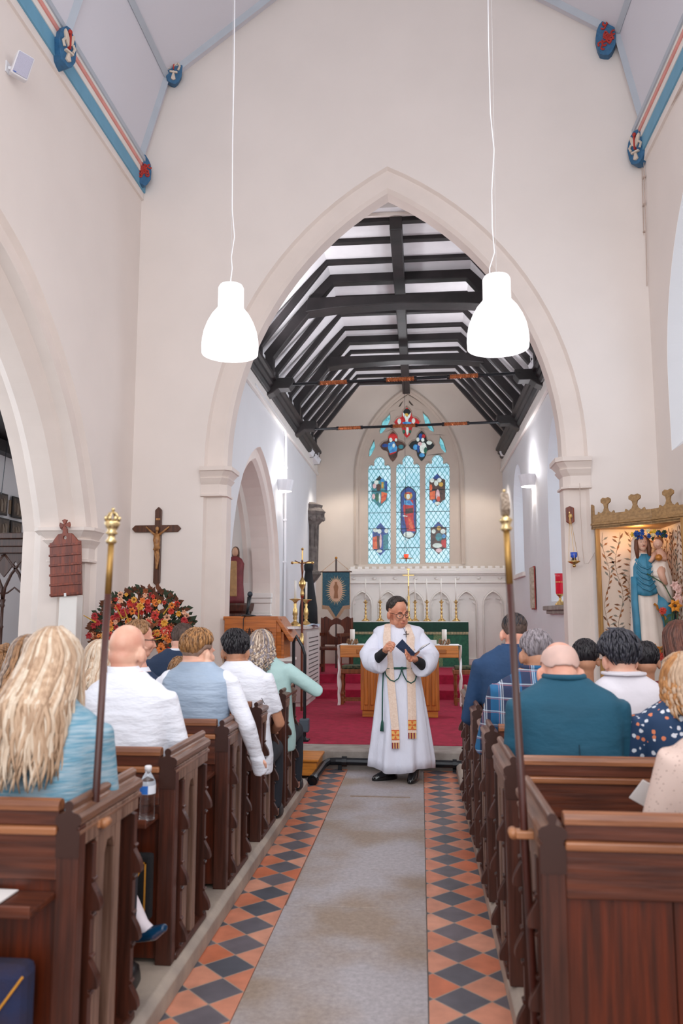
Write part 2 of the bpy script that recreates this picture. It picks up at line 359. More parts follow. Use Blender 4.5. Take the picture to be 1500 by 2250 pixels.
# east wall with window hole
def Wp(cx, cy): p = at(780+cx*.17778, 860+cy*.17778, Y=YE); return (p.x, p.z)
ew_o = arch(-1.33, .90, 4.55, 1.95, 14, 2.62)
S('wall_back', MB().prism([(CL-.2, 0), (CR+.2, 0), (CR+.2, 7.3), (CL-.2, 7.3)], XZ, YE, YE+.5, holes=[ew_o]), plaster_e)
S('wall_back', MB().box(-3.2, -2.7, 12.9, 13.1, 0, 6), plaster_w)
# side chapel
S('wall_back', MB().box(-6.8, -2.72, 12.75, 12.95, 0, 6.5), plaster)
S('wall_side', MB().box(-6.8, -6.5, -2, 12.8, 0, 6.5), plaster_w)
aw = arch(-6.6, -4.05, 2.55, 2.0, 14, 0)
S('wall_side', MB().prism([(-7, 0)]+[(-6.6, 0)]+aw[1:-1]+[(-4.05, 0), (-3.95, 0), (-3.95, 7.2), (-7, 7.2)], XZ, 8.98, 9.35), plaster_w)
S('trim_19', sweep(aw, [(0, 8.98), (.03, 8.93), (.08, 8.95), (.1, 9.02), (.14, 9.02), (.16, 9.3)], XZ), stone_p)
S('ceiling', MB().prism([(-6.6, 4.15), (-3.3, 5.9), (-3.3, 6.0), (-6.6, 4.3)], XZ, 9.4, 12.8), roof_d)
S('trim_20', MB().box(-6.52, -6.32, 9.4, 12.75, 4.02, 4.2), roof_d)
S('trim_20', MB().prism([(-6.5, 4.0), (-6.2, 4.0), (-3.4, 5.55), (-3.4, 5.75), (-6.5, 4.2)], XZ, 12.55, 12.74), roof_d)
S('ceiling', MB().box(-6.6, -3.5, -2, 9, 7.1, 7.2), ceil_m)
S('ceiling', MB().prism([(CL-.3, 5.3), (CL-.3, 5.42), (-1.29, 6.72), (.8, 6.72), (CR+.3, 5.42), (CR+.3, 5.3), (.8, 6.64), (-1.29, 6.64)], XZ, 9.5, YE+.1), roof_w)
S('wall_left', MB().box(CL-.5, CL-.3, 9.5, YE, 4.8, 5.6), roof_w); S('wall_right', MB().box(CR+.3, CR+.5, 9.5, YE, 4.8, 5.6), roof_w)
S('trim_21', MB().box(-1.29, .79, 9.62, 9.66, 6.6, 7.4), plaster)

# ======================= CHANCEL ROOF TIMBERS =======================
def frame_bars(d, w):
    m = MB(); y0, y1 = -w/2, w/2
    m.prism([(-2.30, 4.98), (-2.30, 5.44), (-1.31, 6.66), (.81, 6.66), (1.85, 5.42), (1.85, 4.98), (1.85-d, 4.98), (1.85-d, 5.36), (.81-d*.45, 6.66-d), (-1.31+d*.45, 6.66-d), (-2.30+d, 5.38), (-2.30+d, 4.98)], XZ, y0, y1); return m
rf = frame_bars(.075, .10).build('rafter_frame', roof_d, loc=(0, 9.80, 0), bevel=.006)
tag(rf, 'black timber rafter frame nearest the chancel arch, crossing the white vault', 'roof timber', 'common rafters of the chancel roof')
ordn = {10.33: 'second black rafter frame in from the chancel arch', 12.28: 'black rafter frame just beyond the first big truss', 12.97: 'second black rafter frame beyond the first big truss', 13.65: 'black rafter frame just before the second big truss',
        14.95: 'black rafter frame just beyond the second big truss', 15.5: 'second black rafter frame beyond the second big truss', 16.05: 'third black rafter frame beyond the second big truss', 16.55: 'black rafter frame one short of the east wall', 17.1: 'black rafter frame against the cream east wall', 10.95: 'black rafter frame just before the first big truss'}
for y, lb in ordn.items():
    c = rf.copy(); C.objects.link(c); c.location.y = y; tag(c, lb+' of the chancel roof' if 'roof' not in lb else lb, 'roof timber', 'common rafters of the chancel roof')
for y, lb, w_, hh in ((11.5, 'massive black roof truss with deep cambered collar nearest the chancel arch', .2, .22), (14.2, 'massive black roof truss with deep collar halfway down the chancel', .18, .20)):
    t = thing('roof_truss', lb, 'roof truss', (0, y, 0))
    frame_bars(.15, w_*.8).build('principal_rafter', roof_d, t, bevel=.01)
    m = MB(); m.prism([(-1.66, 6.04), (-1.2, 6.09), (-.25, 6.13), (.7, 6.09), (1.2, 6.04), (1.16, 6.04+hh), (-1.62, 6.04+hh)], XZ, -w_/2-.05, w_/2+.05).build('collar_beam', roof_d, t, bevel=.012)
    for sx, x0 in ((1, CL), (-1, CR)):
        q = [(x0, 4.78), (x0, 5.06), (x0+sx*.42, 5.06), (x0+sx*.42, 4.98), (x0+sx*.36, 4.9), (x0+sx*.2, 4.9), (x0+sx*.12, 4.84)]
        MB().prism(q, XZ, -.12-SK*x0*.5, .12-SK*x0*.5).build('bracket', roof_d, t, bevel=.01)
t = thing('ridge_beam', 'long black beam running down the middle of the chancel vault', 'roof timber', (0, 9.66, 0))
MB().prism([(-.33, 0), (-.17, 0), (-.17, .2), (-.33, .2)], lambda u, v, d: (u, d, 6.42+v), 0, 7.7).build('beam', roof_d, t, bevel=.01)
for x0, sx, lb in ((CL, 1, 'black moulded wall plate beam along the left chancel wall'), (CR, -1, 'brown black moulded wall plate beam along the right chancel wall')):
    o = MB().prism([(x0-sx*.1, 4.84), (x0+sx*.06, 4.84), (x0+sx*.09, 4.88), (x0+sx*.09, 4.92), (x0+sx*.13, 4.95), (x0+sx*.13, 5.0), (x0+sx*.17, 5.02), (x0+sx*.17, 5.07), (x0-sx*.1, 5.07)], XZ, 9.6, 16.95 if sx > 0 else 17.0).build('wall_plate', roof_d, bevel=.004)
    tag(o, lb, 'wall plate')
for y, za, zb, lb in ((11.45, 4.975, 5.0, 'black tie rod with gilded twisted bands at the nearer truss'), (14.2, 4.93, 4.95, 'black tie rod with gilded twisted bands crossing in front of the window')):
    t = thing('tie_rod', lb, 'tie rod', (0, y, 0)); a = Vector((-1.95, .07, za)); b = Vector((1.48, -.09, zb))
    MB().tube([a, b], .024, 8).build('rod', blackm, t)
    for f0, f1 in ((.14, .27), (.43, .56), (.7, .83)):
        p, q = a.lerp(b, f0), a.lerp(b, f1); m = MB().tube([p, q], .03, 8)
        for s in range(2):
            m.tube([p.lerp(q, k/40)+Vector((0, math.cos(k*.9+s*PI)*.028, math.sin(k*.9+s*PI)*.028)) for k in range(41)], .009, 5)
        m.build('twisted_band', M_('gilt_copper', '#B5673C', .35, .6, var=.3, scale=25), t)
        for e in (p, q): MB().tube([e-Vector((.02, 0, 0)), e+Vector((.02, 0, 0))], .036, 8).build('collar', blackm, t)
# ======================= EAST WINDOW =======================
tr = M_('window_stone', '#CDBDAE', .8, var=.05, scale=4)
def glass_mat(name, c1, c2, sc=14, em=1.0, lattice=None):
    m, t, b = nt(name); tc = N(t, 'TexCoord')
    vo = N(t, 'TexVoronoi', i_Scale=float(sc)); t.links.new(tc.outputs['Object'], vo.inputs['Vector'])
    mx = N(t, 'Mix', data_type='RGBA', i_6=hexc(c1), i_7=hexc(c2)); sp = N(t, 'SeparateColor'); t.links.new(vo.outputs['Color'], sp.inputs[0]); t.links.new(sp.outputs[0], mx.inputs[0])
    out = mx.outputs[2]
    if lattice:
        s = N(t, 'SeparateXYZ'); t.links.new(tc.outputs['Object'], s.inputs[0])
        def mt(op, a, c=None):
            n = N(t, 'Math', operation=op)
            for i, q in enumerate((a, c)):
                if q is None: continue
                if isinstance(q, (int, float)): n.inputs[i].default_value = q
                else: t.links.new(q, n.inputs[i])
            return n.outputs[0]
        X = mt('DIVIDE', s.outputs[0], lattice[0]); Z = mt('DIVIDE', s.outputs[2], lattice[1])
        def e(q): f = mt('FRACT', q); return mt('MINIMUM', f, mt('SUBTRACT', 1.0, f))
        g = mt('LESS_THAN', mt('MINIMUM', e(mt('ADD', X, Z)), e(mt('SUBTRACT', X, Z))), .075)
        m2 = N(t, 'Mix', data_type='RGBA', i_7=hexc('#3F8F9A')); t.links.new(g, m2.inputs[0]); t.links.new(out, m2.inputs[6]); out = m2.outputs[2]
    t.links.new(out, b.inputs['Emission Color']); b.inputs['Emission Strength'].default_value = em; b.inputs['Base Color'].default_value = (.02, .02, .02, 1); b.inputs['Roughness'].default_value = .3
    return m
g_quarry = glass_mat('quarry_glass', '#CBEAF6', '#A9D8EA', 3, .95, (.105, .16))
g_pale = glass_mat('pale_leaf_glass', '#8FDCE8', '#4FA9B8', 20, .8)
gc = {k: glass_mat('stained_glass_'+k, a, b, sc, em) for k, a, b, sc, em in (('blue', '#1E58B0', '#0D2F78', 16, .6), ('red', '#D02424', '#A01820', 20, .75), ('orange', '#E2703A', '#C23A22', 22, .8), ('white', '#DDE6E2', '#B9C6C0', 25, .85), ('green', '#2F8A66', '#1F5A4C', 22, .55), ('brown', '#6A4234', '#3B2422', 22, .5), ('gold', '#D8B048', '#A87C30', 25, .75), ('teal', '#3FA0A8', '#2A6E82', 22, .65), ('dark', '#16302F', '#0C1A22', 22, .4), ('azure', '#4FA8DE', '#2C72B8', 18, .75), ('pink', '#E4C6C8', '#C99CA4', 22, .8))}
leadm = M_('window_lead', '#1D3A44', .6)
win = thing('window_tracery', 'stone tracery window of three tall lights with stained glass above the altar', 'window', (0, YE, 0)); win['kind'] = 'structure'; win.name = 'window_1'; del win['label']; del win['category']
def W(cx, cy): p = at(780+cx*.17778, 860+cy*.17778, Y=YE+.15); return (p.x, p.z)
def WP(l): return [W(*p) for p in l]
def light_outline(x0, x1, yb, ysp, yap, k=1.0):
    xm = (x0+x1)/2; w_ = (x1-x0)/2
    L = [(x0, yb), (x0, ysp+70), (x0+w_*.06, ysp+38), (x0+w_*.25, ysp+18), (x0+w_*.45, ysp+28), (x0+w_*.56, ysp+20), (x0+w_*.52, ysp-20), (x0+w_*.62, ysp-52), (x0+w_*.8, ysp-75)]
    return L+[(xm, yap)]+[(x0+x1-p[0], p[1]) for p in reversed(L)]
lights = [light_outline(163, 440, 2135, 895, 815), light_outline(508, 800, 2130, 880, 795), light_outline(868, 1165, 2120, 870, 790)]
lights = [[(p[0], p[1]) for p in l] for l in lights]
def quatre(cx, cy, r, n=7):
    out = []
    for q, (dx, dy, rx, ry) in enumerate(((0, -.5, .42, .62), (.52, 0, .46, .42), (0, .52, .4, .66), (-.52, 0, .46, .42))):
        a0 = (-PI/2+q*PI/2)
        for k in range(n):
            a = a0-PI*.5+PI*k/(n-1); px_ = math.cos(a); py_ = math.sin(a)
            pt = 1.18 if k == n//2 else 1
            out.append((cx+r*(dx+rx*px_*pt), cy+r*(dy+ry*py_*pt)))
    return out
quats = [quatre(640, 385, 150), quatre(466, 680, 150), quatre(820, 672, 150)]
dag = [[(430, 285), (340, 380), (305, 500), (315, 535), (345, 515), (400, 440), (435, 360)], [(838, 270), (900, 330), (970, 480), (965, 512), (925, 490), (865, 410)],
       [(235, 612), (250, 700), (200, 800), (172, 815), (180, 730)], [(1048, 570), (1085, 620), (1122, 740), (1112, 770), (1065, 720), (1040, 650)], [(595, 135), (560, 200), (540, 205), (560, 165)], [(668, 128), (720, 190), (700, 190), (665, 150)]]
def offs(poly, k):
    c = Vector((sum(p[0] for p in poly)/len(poly), sum(p[1] for p in poly)/len(poly))); return [tuple(c+(Vector(p)-c)*k) for p in poly]
hol = [WP(l) for l in lights+quats+dag]
outl = arch(-1.34, .91, 4.5, 1.92, 14, 2.60)
fr = MB().prism(outl, XZ, .02, .10, holes=[offs(h, 1.06) if i > 2 else h for i, h in enumerate(hol)]); fr.build('tracery', tr, win, bevel=.02)
MB().prism(outl, XZ, .10, .2, holes=hol).build('tracery_inner', tr, win, bevel=.012)
sweep([(p[0], p[1]) for p in arch(-1.33, .90, 4.55, 1.95, 16, 2.62)], [(-.09, -.025), (-.05, -.05), (0, -.03), (.0, 0), (.05, .02), (.05, .1)], lambda u, v, d: (u, d, v)).build('hood_mould', tr, win)
for i in range(3): MB().prism(offs(hol[i], 1.01), XZ, .152, .158).build('glass_pane', g_quarry, win)
for i in range(6, 12): MB().prism(offs(hol[i], 1.04), XZ, .152, .158).build('glass_pane', g_pale if i < 10 else gc['dark'], win)
for i in range(3, 6): MB().prism(offs(hol[i], 1.03), XZ, .154, .158).build('glass_pane', gc[('red', 'brown', 'dark')[i-3]], win)
bars = MB()
for x0, x1, ys in ((163, 445, (958, 1230, 1500, 1695, 1955)), (508, 805, (943, 1180, 1490, 1695, 1930)), (868, 1170, (935, 1210, 1483, 1680, 1940))):
    for y in ys: a, b = W(x0, y+4), W(x1, y-4); bars.box(a[0], b[0], .142, .15, a[1]-.006, a[1]+.006)
bars.build('saddle_bars', leadm, win)
fx = 0
def glass_pieces(nm, pieces, dx=0, dy=0):
    grp = bpy.data.objects.new('stained_panel', None); C.objects.link(grp); grp.parent = win
    for i, (mk, poly) in enumerate(pieces):
        y = .150-.0012*(i+1); P = WP([(p[0]+dx, p[1]+dy) for p in poly])
        MB().prism(P, XZ, y, y+.001).build('glass_piece', gc[mk], grp)
def el(cx, cy, rx, ry, n=10): return [(cx+rx*math.cos(2*PI*k/n), cy+ry*math.sin(2*PI*k/n)) for k in range(n)]
def med(cx, y0, y1, w_): return [(cx, y0), (cx+w_*.6, y0+65), (cx+w_, y0+80), (cx+w_, y1-85), (cx+w_*.7, y1-70), (cx, y1), (cx-w_*.7, y1-70), (cx-w_, y1-85), (cx-w_, y0+80), (cx-w_*.6, y0+65)]
glass_pieces('c', [('dark', [(655, 1168), (715, 1200), (755, 1250), (760, 1740), (725, 1800), (660, 1825), (590, 1790), (560, 1730), (558, 1250), (600, 1200)]), ('blue', [(655, 1180), (705, 1210), (745, 1255), (748, 1725), (700, 1790), (610, 1790), (570, 1725), (568, 1255), (610, 1210)]),
    ('white', el(660, 1770, 65, 38)), ('red', [(640, 1340), (715, 1340), (725, 1480), (720, 1580), (745, 1730), (640, 1725), (605, 1560), (590, 1420)]), ('brown', [(620, 1450), (715, 1440), (715, 1500), (620, 1520)]), ('gold', el(657, 1290, 52, 50)), ('white', el(655, 1300, 22, 34)), ('red', [(612, 1250), (700, 1250), (690, 1268), (620, 1268)]), ('azure', [(605, 1350), (680, 1345), (720, 1400), (690, 1410), (610, 1400)]), ('white', [(590, 1530), (650, 1540), (640, 1550), (590, 1545)]), ('orange', [(655, 1560), (690, 1560), (720, 1700), (665, 1700)])])
glass_pieces('a', [('teal', med(300, 1038, 1435, 98)), ('dark', [(300, 1045), (350, 1100), (250, 1100)]), ('white', el(262, 1125, 28, 28)), ('azure', el(335, 1100, 24, 24)), ('pink', el(238, 1170, 22, 32)), ('brown', el(290, 1190, 30, 50)), ('gold', [(325, 1120), (350, 1120), (350, 1200), (325, 1200)]), ('blue', [(365, 1110), (396, 1110), (396, 1220), (365, 1220)]), ('orange', [(325, 1240), (396, 1260), (380, 1340), (320, 1390)]), ('green', el(270, 1310, 24, 56)), ('white', el(303, 1320, 12, 60)), ('pink', el(228, 1300, 20, 36))])
glass_pieces('b', [('blue', med(312, 1622, 2030, 98)), ('white', el(250, 1715, 30, 28)), ('white', el(300, 1730, 26, 30)), ('white', el(385, 1725, 24, 28)), ('orange', [(218, 1800), (265, 1790), (275, 1950), (218, 1950)]), ('brown', [(265, 1780), (300, 1790), (300, 1960), (275, 1950)]), ('pink', el(315, 1850, 14, 90)), ('teal', [(345, 1780), (408, 1760), (408, 1950), (345, 1960)]), ('white', el(300, 1975, 36, 20))])
glass_pieces('d', [('brown', med(1015, 1012, 1420, 98)), ('blue', [(1010, 1018), (1070, 1085), (945, 1085)]), ('white', el(950, 1100, 28, 28)), ('white', el(1000, 1135, 26, 36)), ('white', el(1040, 1098, 28, 28)), ('gold', el(1060, 1150, 28, 28)), ('orange', el(935, 1190, 18, 42)), ('orange', [(922, 1240), (990, 1230), (985, 1330), (925, 1340)]), ('pink', el(1020, 1280, 24, 70)), ('orange', el(1030, 1330, 22, 34)), ('azure', el(975, 1360, 20, 24)), ('white', el(1015, 1385, 36, 20))])
glass_pieces('e', [('brown', med(1030, 1608, 2015, 98)), ('blue', [(1020, 1612), (1080, 1670), (965, 1675)]), ('white', el(970, 1730, 26, 28)), ('white', el(1085, 1730, 32, 30)), ('gold', el(1035, 1690, 26, 30)), ('teal', el(1035, 1800, 44, 50)), ('red', [(1065, 1840), (1122, 1830), (1122, 1935), (1065, 1920)]), ('azure', el(1095, 1790, 24, 26)), ('white', el(1015, 1905, 60, 30)), ('pink', el(1035, 1965, 40, 26))])
glass_pieces('f', [('dark', el(640, 255, 50, 40)), ('gold', el(635, 290, 24, 20)), ('white', [(590, 255), (640, 320), (690, 255), (685, 300), (655, 350), (650, 410), (625, 410), (622, 350), (592, 300)]), ('white', el(545, 370, 22, 36)), ('white', el(720, 365, 22, 34)), ('azure', el(640, 390, 60, 16)), ('white', el(645, 480, 16, 60)), ('green', el(600, 500, 22, 26)), ('green', el(680, 500, 20, 22))])
glass_pieces('g', [('red', el(468, 565, 60, 45)), ('white', el(440, 600, 20, 28)), ('white', el(505, 600, 16, 20)), ('azure', [(410, 640), (480, 620), (520, 690), (510, 745), (430, 770), (405, 700)]), ('blue', el(370, 670, 40, 22)), ('teal', el(565, 685, 34, 26)), ('red', [(420, 770), (510, 740), (500, 760), (430, 785)]), ('white', el(475, 670, 16, 26))])
glass_pieces('h', [('blue', el(810, 560, 26, 40)), ('red', el(845, 555, 22, 26)), ('white', el(775, 595, 20, 26)), ('white', el(835, 600, 20, 24)), ('azure', el(745, 690, 30, 36)), ('blue', el(780, 700, 16, 60)), ('white', el(840, 700, 44, 70)), ('pink', el(800, 650, 26, 24)), ('green', el(870, 730, 22, 40)), ('white', el(915, 635, 34, 26)), ('azure', el(825, 790, 34, 26))])

# ======================= REREDOS, HIGH ALTAR =======================
rx0, rx1 = -1.52, 1.82
t = thing('reredos', 'cream carved stone reredos of blind gothic arches behind the high altar', 'reredos', (0, YE, 0))
zt = 2.20
bays = []; nb = 6; bw = (rx1-rx0)/nb
for i in range(nb): bays.append(arch(rx0+i*bw+.05, rx0+(i+1)*bw-.05, 1.72, .33, 8, .62))
MB().prism([(rx0, .485), (rx1, .485), (rx1, zt), (rx0, zt)], XZ, -.16, -.08, holes=bays).build('arcade_front', stone_w, t, bevel=.008)
MB().box(rx0, rx1, -.09, -.005, .485, zt).build('back_slab', stone_w, t)
for i in range(nb):
    sweep(bays[i], [(0, -.16), (.025, -.185), (.03, -.15), (.045, -.1)], XZ).build('arch_moulding', stone_w, t)
    m = MB(); xa, xb = rx0+i*bw+.05, rx0+(i+1)*bw-.05
    for sx, x in ((1, xa), (-1, xb)):
        m.prism([(x, 1.72), (x+sx*.1, 1.80), (x+sx*.06, 1.85), (x+sx*.17, 1.88), (x+sx*.12, 1.94), (x+sx*.02, 1.9)], XZ, -.135, -.1)
    m.build('cusp', stone_w, t)
co = MB()
for z0, z1, d in ((2.20, 2.25, .2), (2.25, 2.37, .15), (2.37, 2.40, .19), (2.40, 2.47, .23), (2.47, 2.52, .2)): co.box(rx0-.02, rx1, -d, -.004, z0, z1)
co.build('cornice', stone_w, t, bevel=.01)
for i in range(8): MB().ell((rx0+.1+i*.445, -.165, 2.31), (.045, .03, .032), 8, 6).build('rosette', stone_w, t, smooth=True)
cr = MB()
for i in range(22): cr.box(rx0+.02+i*.155, rx0+.12+i*.155, -.15, -.06, 2.52, 2.57)
cr.build('cresting', stone_w, t, bevel=.01)
# altar
green = M_('altar_green_brocade', '#1F5A45', .8, col2='#2F6E50', scale=22, bump=.3, sheen=.2); green_d = M_('altar_green_dark', '#164434', .8, var=.2, scale=14)
t = thing('high_altar', 'high altar covered by a dark green frontal with gold fringe', 'altar', (0, 16.32, .487))
MB().box(-1.35, .94, .03, .62, 0, .88).build('body', stone_w, t)
MB().box(-1.37, .96, 0, .65, .88, .915).build('altar_top', stone_w, t, bevel=.005)
MB().box(-1.365, .955, -.012, .0, .02, .74).build('frontal', green, t); MB().box(-1.37, .96, -.03, -.012, .70, .9).build('superfrontal', green_d, t)
m = MB()
for i in range(78): m.box(-1.365+i*.0298, -1.345+i*.0298, -.034, -.028, .655, .705)
m.build('fringe', M_('gold_fringe', '#C9BC90', .5, var=.3, scale=40), t)
for x in (-.75, -.2, .35): MB().box(x-.09, x+.09, -.016, -.011, .02, .69).build('orphrey', M_('green_gold_orphrey', '#3F7350', .7, col2='#7F8F60', scale=50), t)
def turned(prof, c=(0, 0, 0), seg=14): return MB().lathe(prof, c, seg)
cprof = [(.075, 0), (.075, .012), (.05, .03), (.03, .05), (.018, .07), (.03, .085), (.018, .1), (.016, .14), (.028, .155), (.016, .17), (.015, .21), (.03, .225), (.015, .24), (.014, .28), (.024, .292), (.014, .305), (.02, .33), (.045, .35), (.045, .358), (.018, .36), (.018, .385)]
def candlestick(label, loc, sc=1.0, ch=.28, group=None, wax='#F3EFE6', cr_=.011, pf=cprof, top=.38):
    t = thing('candlestick', label, 'candlestick', loc, 0, group, sc)
    MB().lathe(pf, (0, 0, 0), 14).build('stem', gold, t, smooth=True)
    MB().lathe([(cr_, top-.005), (cr_, top+ch), (cr_*.4, top+ch+.004)], (0, 0, 0), 10).build('candle', M_('wax', wax, .5, var=.02), t, smooth=True)
    return t
for i, (px_, lb) in enumerate(((803, 'tall brass altar candlestick at the left end of the green altar'), (835, 'tall brass altar candlestick second from the left end of the altar'), (870, 'tall brass altar candlestick just left of the altar crucifix'), (938, 'tall brass altar candlestick just right of the altar crucifix'), (970, 'tall brass altar candlestick second from the right end of the altar'), (1002, 'tall brass altar candlestick at the right end of the green altar'))):
    p = at(px_, 1364, Y=16.6)
    if i == 2: p = at(912, 1364, Y=16.72); lb = 'tall brass altar candlestick standing right behind the altar crucifix'
    candlestick(lb, (p.x, 16.6 if i != 2 else 16.75, 1.402), 1.12, .40, 'six candlesticks on the high altar')
p = at(898, 1364, Y=16.6)
t = thing('altar_crucifix', 'tall brass crucifix standing in the middle of the green altar', 'crucifix', (p.x, 16.55, 1.402))
MB().lathe([(.09, 0), (.09, .02), (.05, .05), (.025, .08), (.03, .14), (.02, .16), (.03, .25), (.017, .27), (.03, .38), (.016, .4), (.028, .5), (.014, .52), (.014, .72)], (0, 0, 0), 14).build('stem', gold, t, smooth=True)
MB().box(-.012, .012, -.008, .008, .7, 1.08).box(-.12, .12, -.008, .008, .93, .955).box(-.03, .03, -.012, .01, 1.05, 1.08).build('cross', gold, t, bevel=.004)
t = thing('sanctuary_lamp', 'small red glass sanctuary lamp hanging in front of the stained window', 'lamp', (-.265, 16.2, 0))
pz = at(892, 1221, Y=16.2); t.location = (pz.x, 16.2, pz.z)
MB().lathe([(.02, -.045), (.045, -.03), (.05, .03), (.047, .03), (.03, -.02)], (0, 0, 0), 14).build('glass_cup', M_('red_lamp_glass', '#E8452A', .15, emit=1.2), t, smooth=True)
MB().lathe([(.01, -.12), (.012, -.07), (.14, -.055), (.14, -.05), (.03, -.045)], (0, 0, 0), 18).build('tray', gold, t, smooth=True)
m = MB().tube([(0, 0, .05), (0, 0, 6.5-pz.z-.02)], .0035, 5)
for a in range(3): m.tube([(.1*math.cos(a*2.1), .1*math.sin(a*2.1), -.05), (0, 0, .5)], .002, 4)
m.build('chain', blackm, t)

# ======================= CHANCEL FURNITURE =======================
oak = wood('light_oak', '#CF7E2C', '#A86020', .35, 2); oak_h = wood('light_oak_rail', '#D98A36', '#B06A24', .35, 0)
linen = M_('white_linen', '#EDEAE8', .85, var=.03, bump=.2)
TY = 11.12
t = thing('nave_altar', 'light oak altar table with fluted panels standing on the red carpet', 'altar table', (0, TY, .182))
MB().box(-1.08, .50, -.30, .30, .79, .945).build('frieze', oak_h, t, bevel=.008)
for fx_ in (-.86, -.02): MB().box(fx_, fx_+.36, -.315, -.298, .84, .90).build('frieze_panel', M_('oak_dark_panel', '#A8641F', .4), t, bevel=.008)  # frieze panels in a darker oak
for x0, x1 in ((-.81, -.42), (-.15, .24)):
    MB().box(x0, x1, -.24, .24, .09, .79).build('pedestal', oak, t, bevel=.006)
    m = MB()
    for k in range(4): xx = x0+.05+k*.08; m.prism([(xx, .16), (xx+.05, .16), (xx+.05, .74), (xx, .74)], XZ, -.262, -.238)
    m.build('flute_panel', oak, t, bevel=.008)
MB().box(-.79, .22, -.20, .20, 0, .09).build('plinth', oak_h, t, bevel=.005); MB().box(-.42, -.15, -.12, .12, .09, .79).build('centre_panel', oak, t)
ro = thing('altar_cloth', 'long white linen runner over the oak table, its ends hanging to both sides', 'altar cloth', (0, TY, 1.128))
MB().box(-1.105, .525, -.22, .22, 0, .008).build('top_cloth', linen, ro, bevel=.003)
for sx, x0 in ((-1, -1.10), (1, .52)):
    m = MB(); rows = []
    for i in range(15):
        z = .006-i*.058; wdt = .17-.05*math.sin(i*.5)-i*.005
        rows.append([Vector((x0+sx*(.012+.018*math.sin(i*.9+k*1.1)+.012*math.sin(k*2.2)), -.22+.03*math.sin(i*.5)+k*wdt*.12+.02, z)) for k in range(9)])
    m.loft(rows, cap=False, closed=False); o = m.build('hanging_end', linen, ro, smooth=True); sol = o.modifiers.new('so', 'SOLIDIFY'); sol.thickness = .006
    o.modifiers.new('su', 'SUBSURF').levels = 1
for px_, lb in ((774, 'white pillar candle in a gilt leaf ring at the left of the oak altar'), (976, 'white pillar candle in a gilt leaf ring at the right of the oak altar')):
    p = at(px_, 1412, Y=11.0)
    t = thing('pillar_candle', lb, 'candle', (p.x, 11.0, 1.137), 0, 'pillar candles on the oak altar')
    MB().lathe([(.033, .0), (.033, .20), (.03, .205), (.005, .2)], (0, 0, 0), 16).build('candle', M_('wax', '#F3EFE6', .5), t, smooth=True)
    m = MB()
    for k in range(9):
        a = k*2*PI/9; m.tube([(.05*math.cos(a), .05*math.sin(a), 0), (.075*math.cos(a+.3), .075*math.sin(a+.3), .03), (.065*math.cos(a+.5), .065*math.sin(a+.5), .07), (.055*math.cos(a+.9), .055*math.sin(a+.9), .04)], [.008, .012, .009, .004], 6)
    m.build('leaf_ring', M_('bronze_leaf', '#9A7350', .4, .5, var=.3, scale=30), t)
p = at(950, 1408, Y=11.0); o = MB().box(-.055, .055, -.04, .04, 0, .06).build('white_box', white_pl, loc=(p.x, 11.05, 1.137), bevel=.004); tag(o, 'small white box on the oak altar behind the priest', 'box')
# stools behind the table
stool_w = wood('stool_oak', '#9C5A30', '#7A4220', .4, 2)
def stool(label, x, y, zf):
    t = thing('stool', label, 'stool', (x, y, zf), 0, 'two turned stools at the altar step')
    for sx in (-1, 1):
        for sy in (-1, 1):
            MB().lathe([(.024, 0), (.024, .1), (.018, .12), (.026, .16), (.017, .2), (.025, .3), (.017, .36), (.025, .4), (.025, .46)], (sx*.2, sy*.13, 0), 8).build('leg', stool_w, t)
    MB().box(-.21, .21, -.145, -.125, .05, .08).box(-.21, .21, .125, .145, .05, .08).build('stretcher', stool_w, t)
    MB().box(-.24, .24, -.17, .17, .46, .53).build('seat', stool_w, t, bevel=.01)
    MB().box(-.21, .21, -.15, .15, .53, .585).build('cushion', M_('green_black_needlework', '#20342C', .9, col2='#6A6A4A', scale=30), t, bevel=.015)
stool('turned oak stool with dark tapestry cushion left of the oak altar', -1.0, 12.5, .182); stool('turned oak stool with dark tapestry cushion right of the oak altar', .72, 12.5, .182)
# banner on pole
t = thing('banner', 'teal processional banner with a gold rayed oval hanging on a dark pole', 'banner', (-1.67, 15.9, .487))
MB().tube([(0, .03, 0), (0, .03, 2.16)], .017, 8).build('pole', dark_oak, t); MB().ell((0, .03, 2.18), .028, 8, 6).build('finial', gold_s, t)
MB().tube([(-.32, 0, 1.90), (.32, 0, 1.90)], .012, 8).build('crossbar', dark_oak, t); MB().tube([(-.3, 0, 1.9), (0, .03, 2.15), (.3, 0, 1.9)], .004, 5).build('cord', gold_s, t)
teal = M_('banner_teal', '#3F6470', .9, col2='#2F5260', scale=30, bump=.2); bgold = M_('banner_gold', '#D9B98C', .8, var=.1); ppink = M_('banner_oval', '#D7AC90', .85)
bp = [(-.28, 1.89), (-.28, 1.22), (-.15, 1.2), (0, .98), (.15, 1.2), (.28, 1.22), (.28, 1.89)]
MB().prism(bp, XZ, 0, .01).build('cloth', teal, t)
MB().prism([(-.28, 1.24), (-.28, 1.16), (-.17, 1.15), (0, .9), (.17, 1.15), (.28, 1.16), (.28, 1.24), (.14, 1.22), (0, 1.0), (-.14, 1.22)], XZ, -.006, .008).build('fringe', M_('banner_fringe', '#B08E70', .9, var=.2, scale=40), t)
MB().tube([(-.28, 0, 1.2), (-.28, 0, 1.89)], .006, 5).tube([(.28, 0, 1.2), (.28, 0, 1.89)], .006, 5).build('edging', bgold, t)
m = MB()
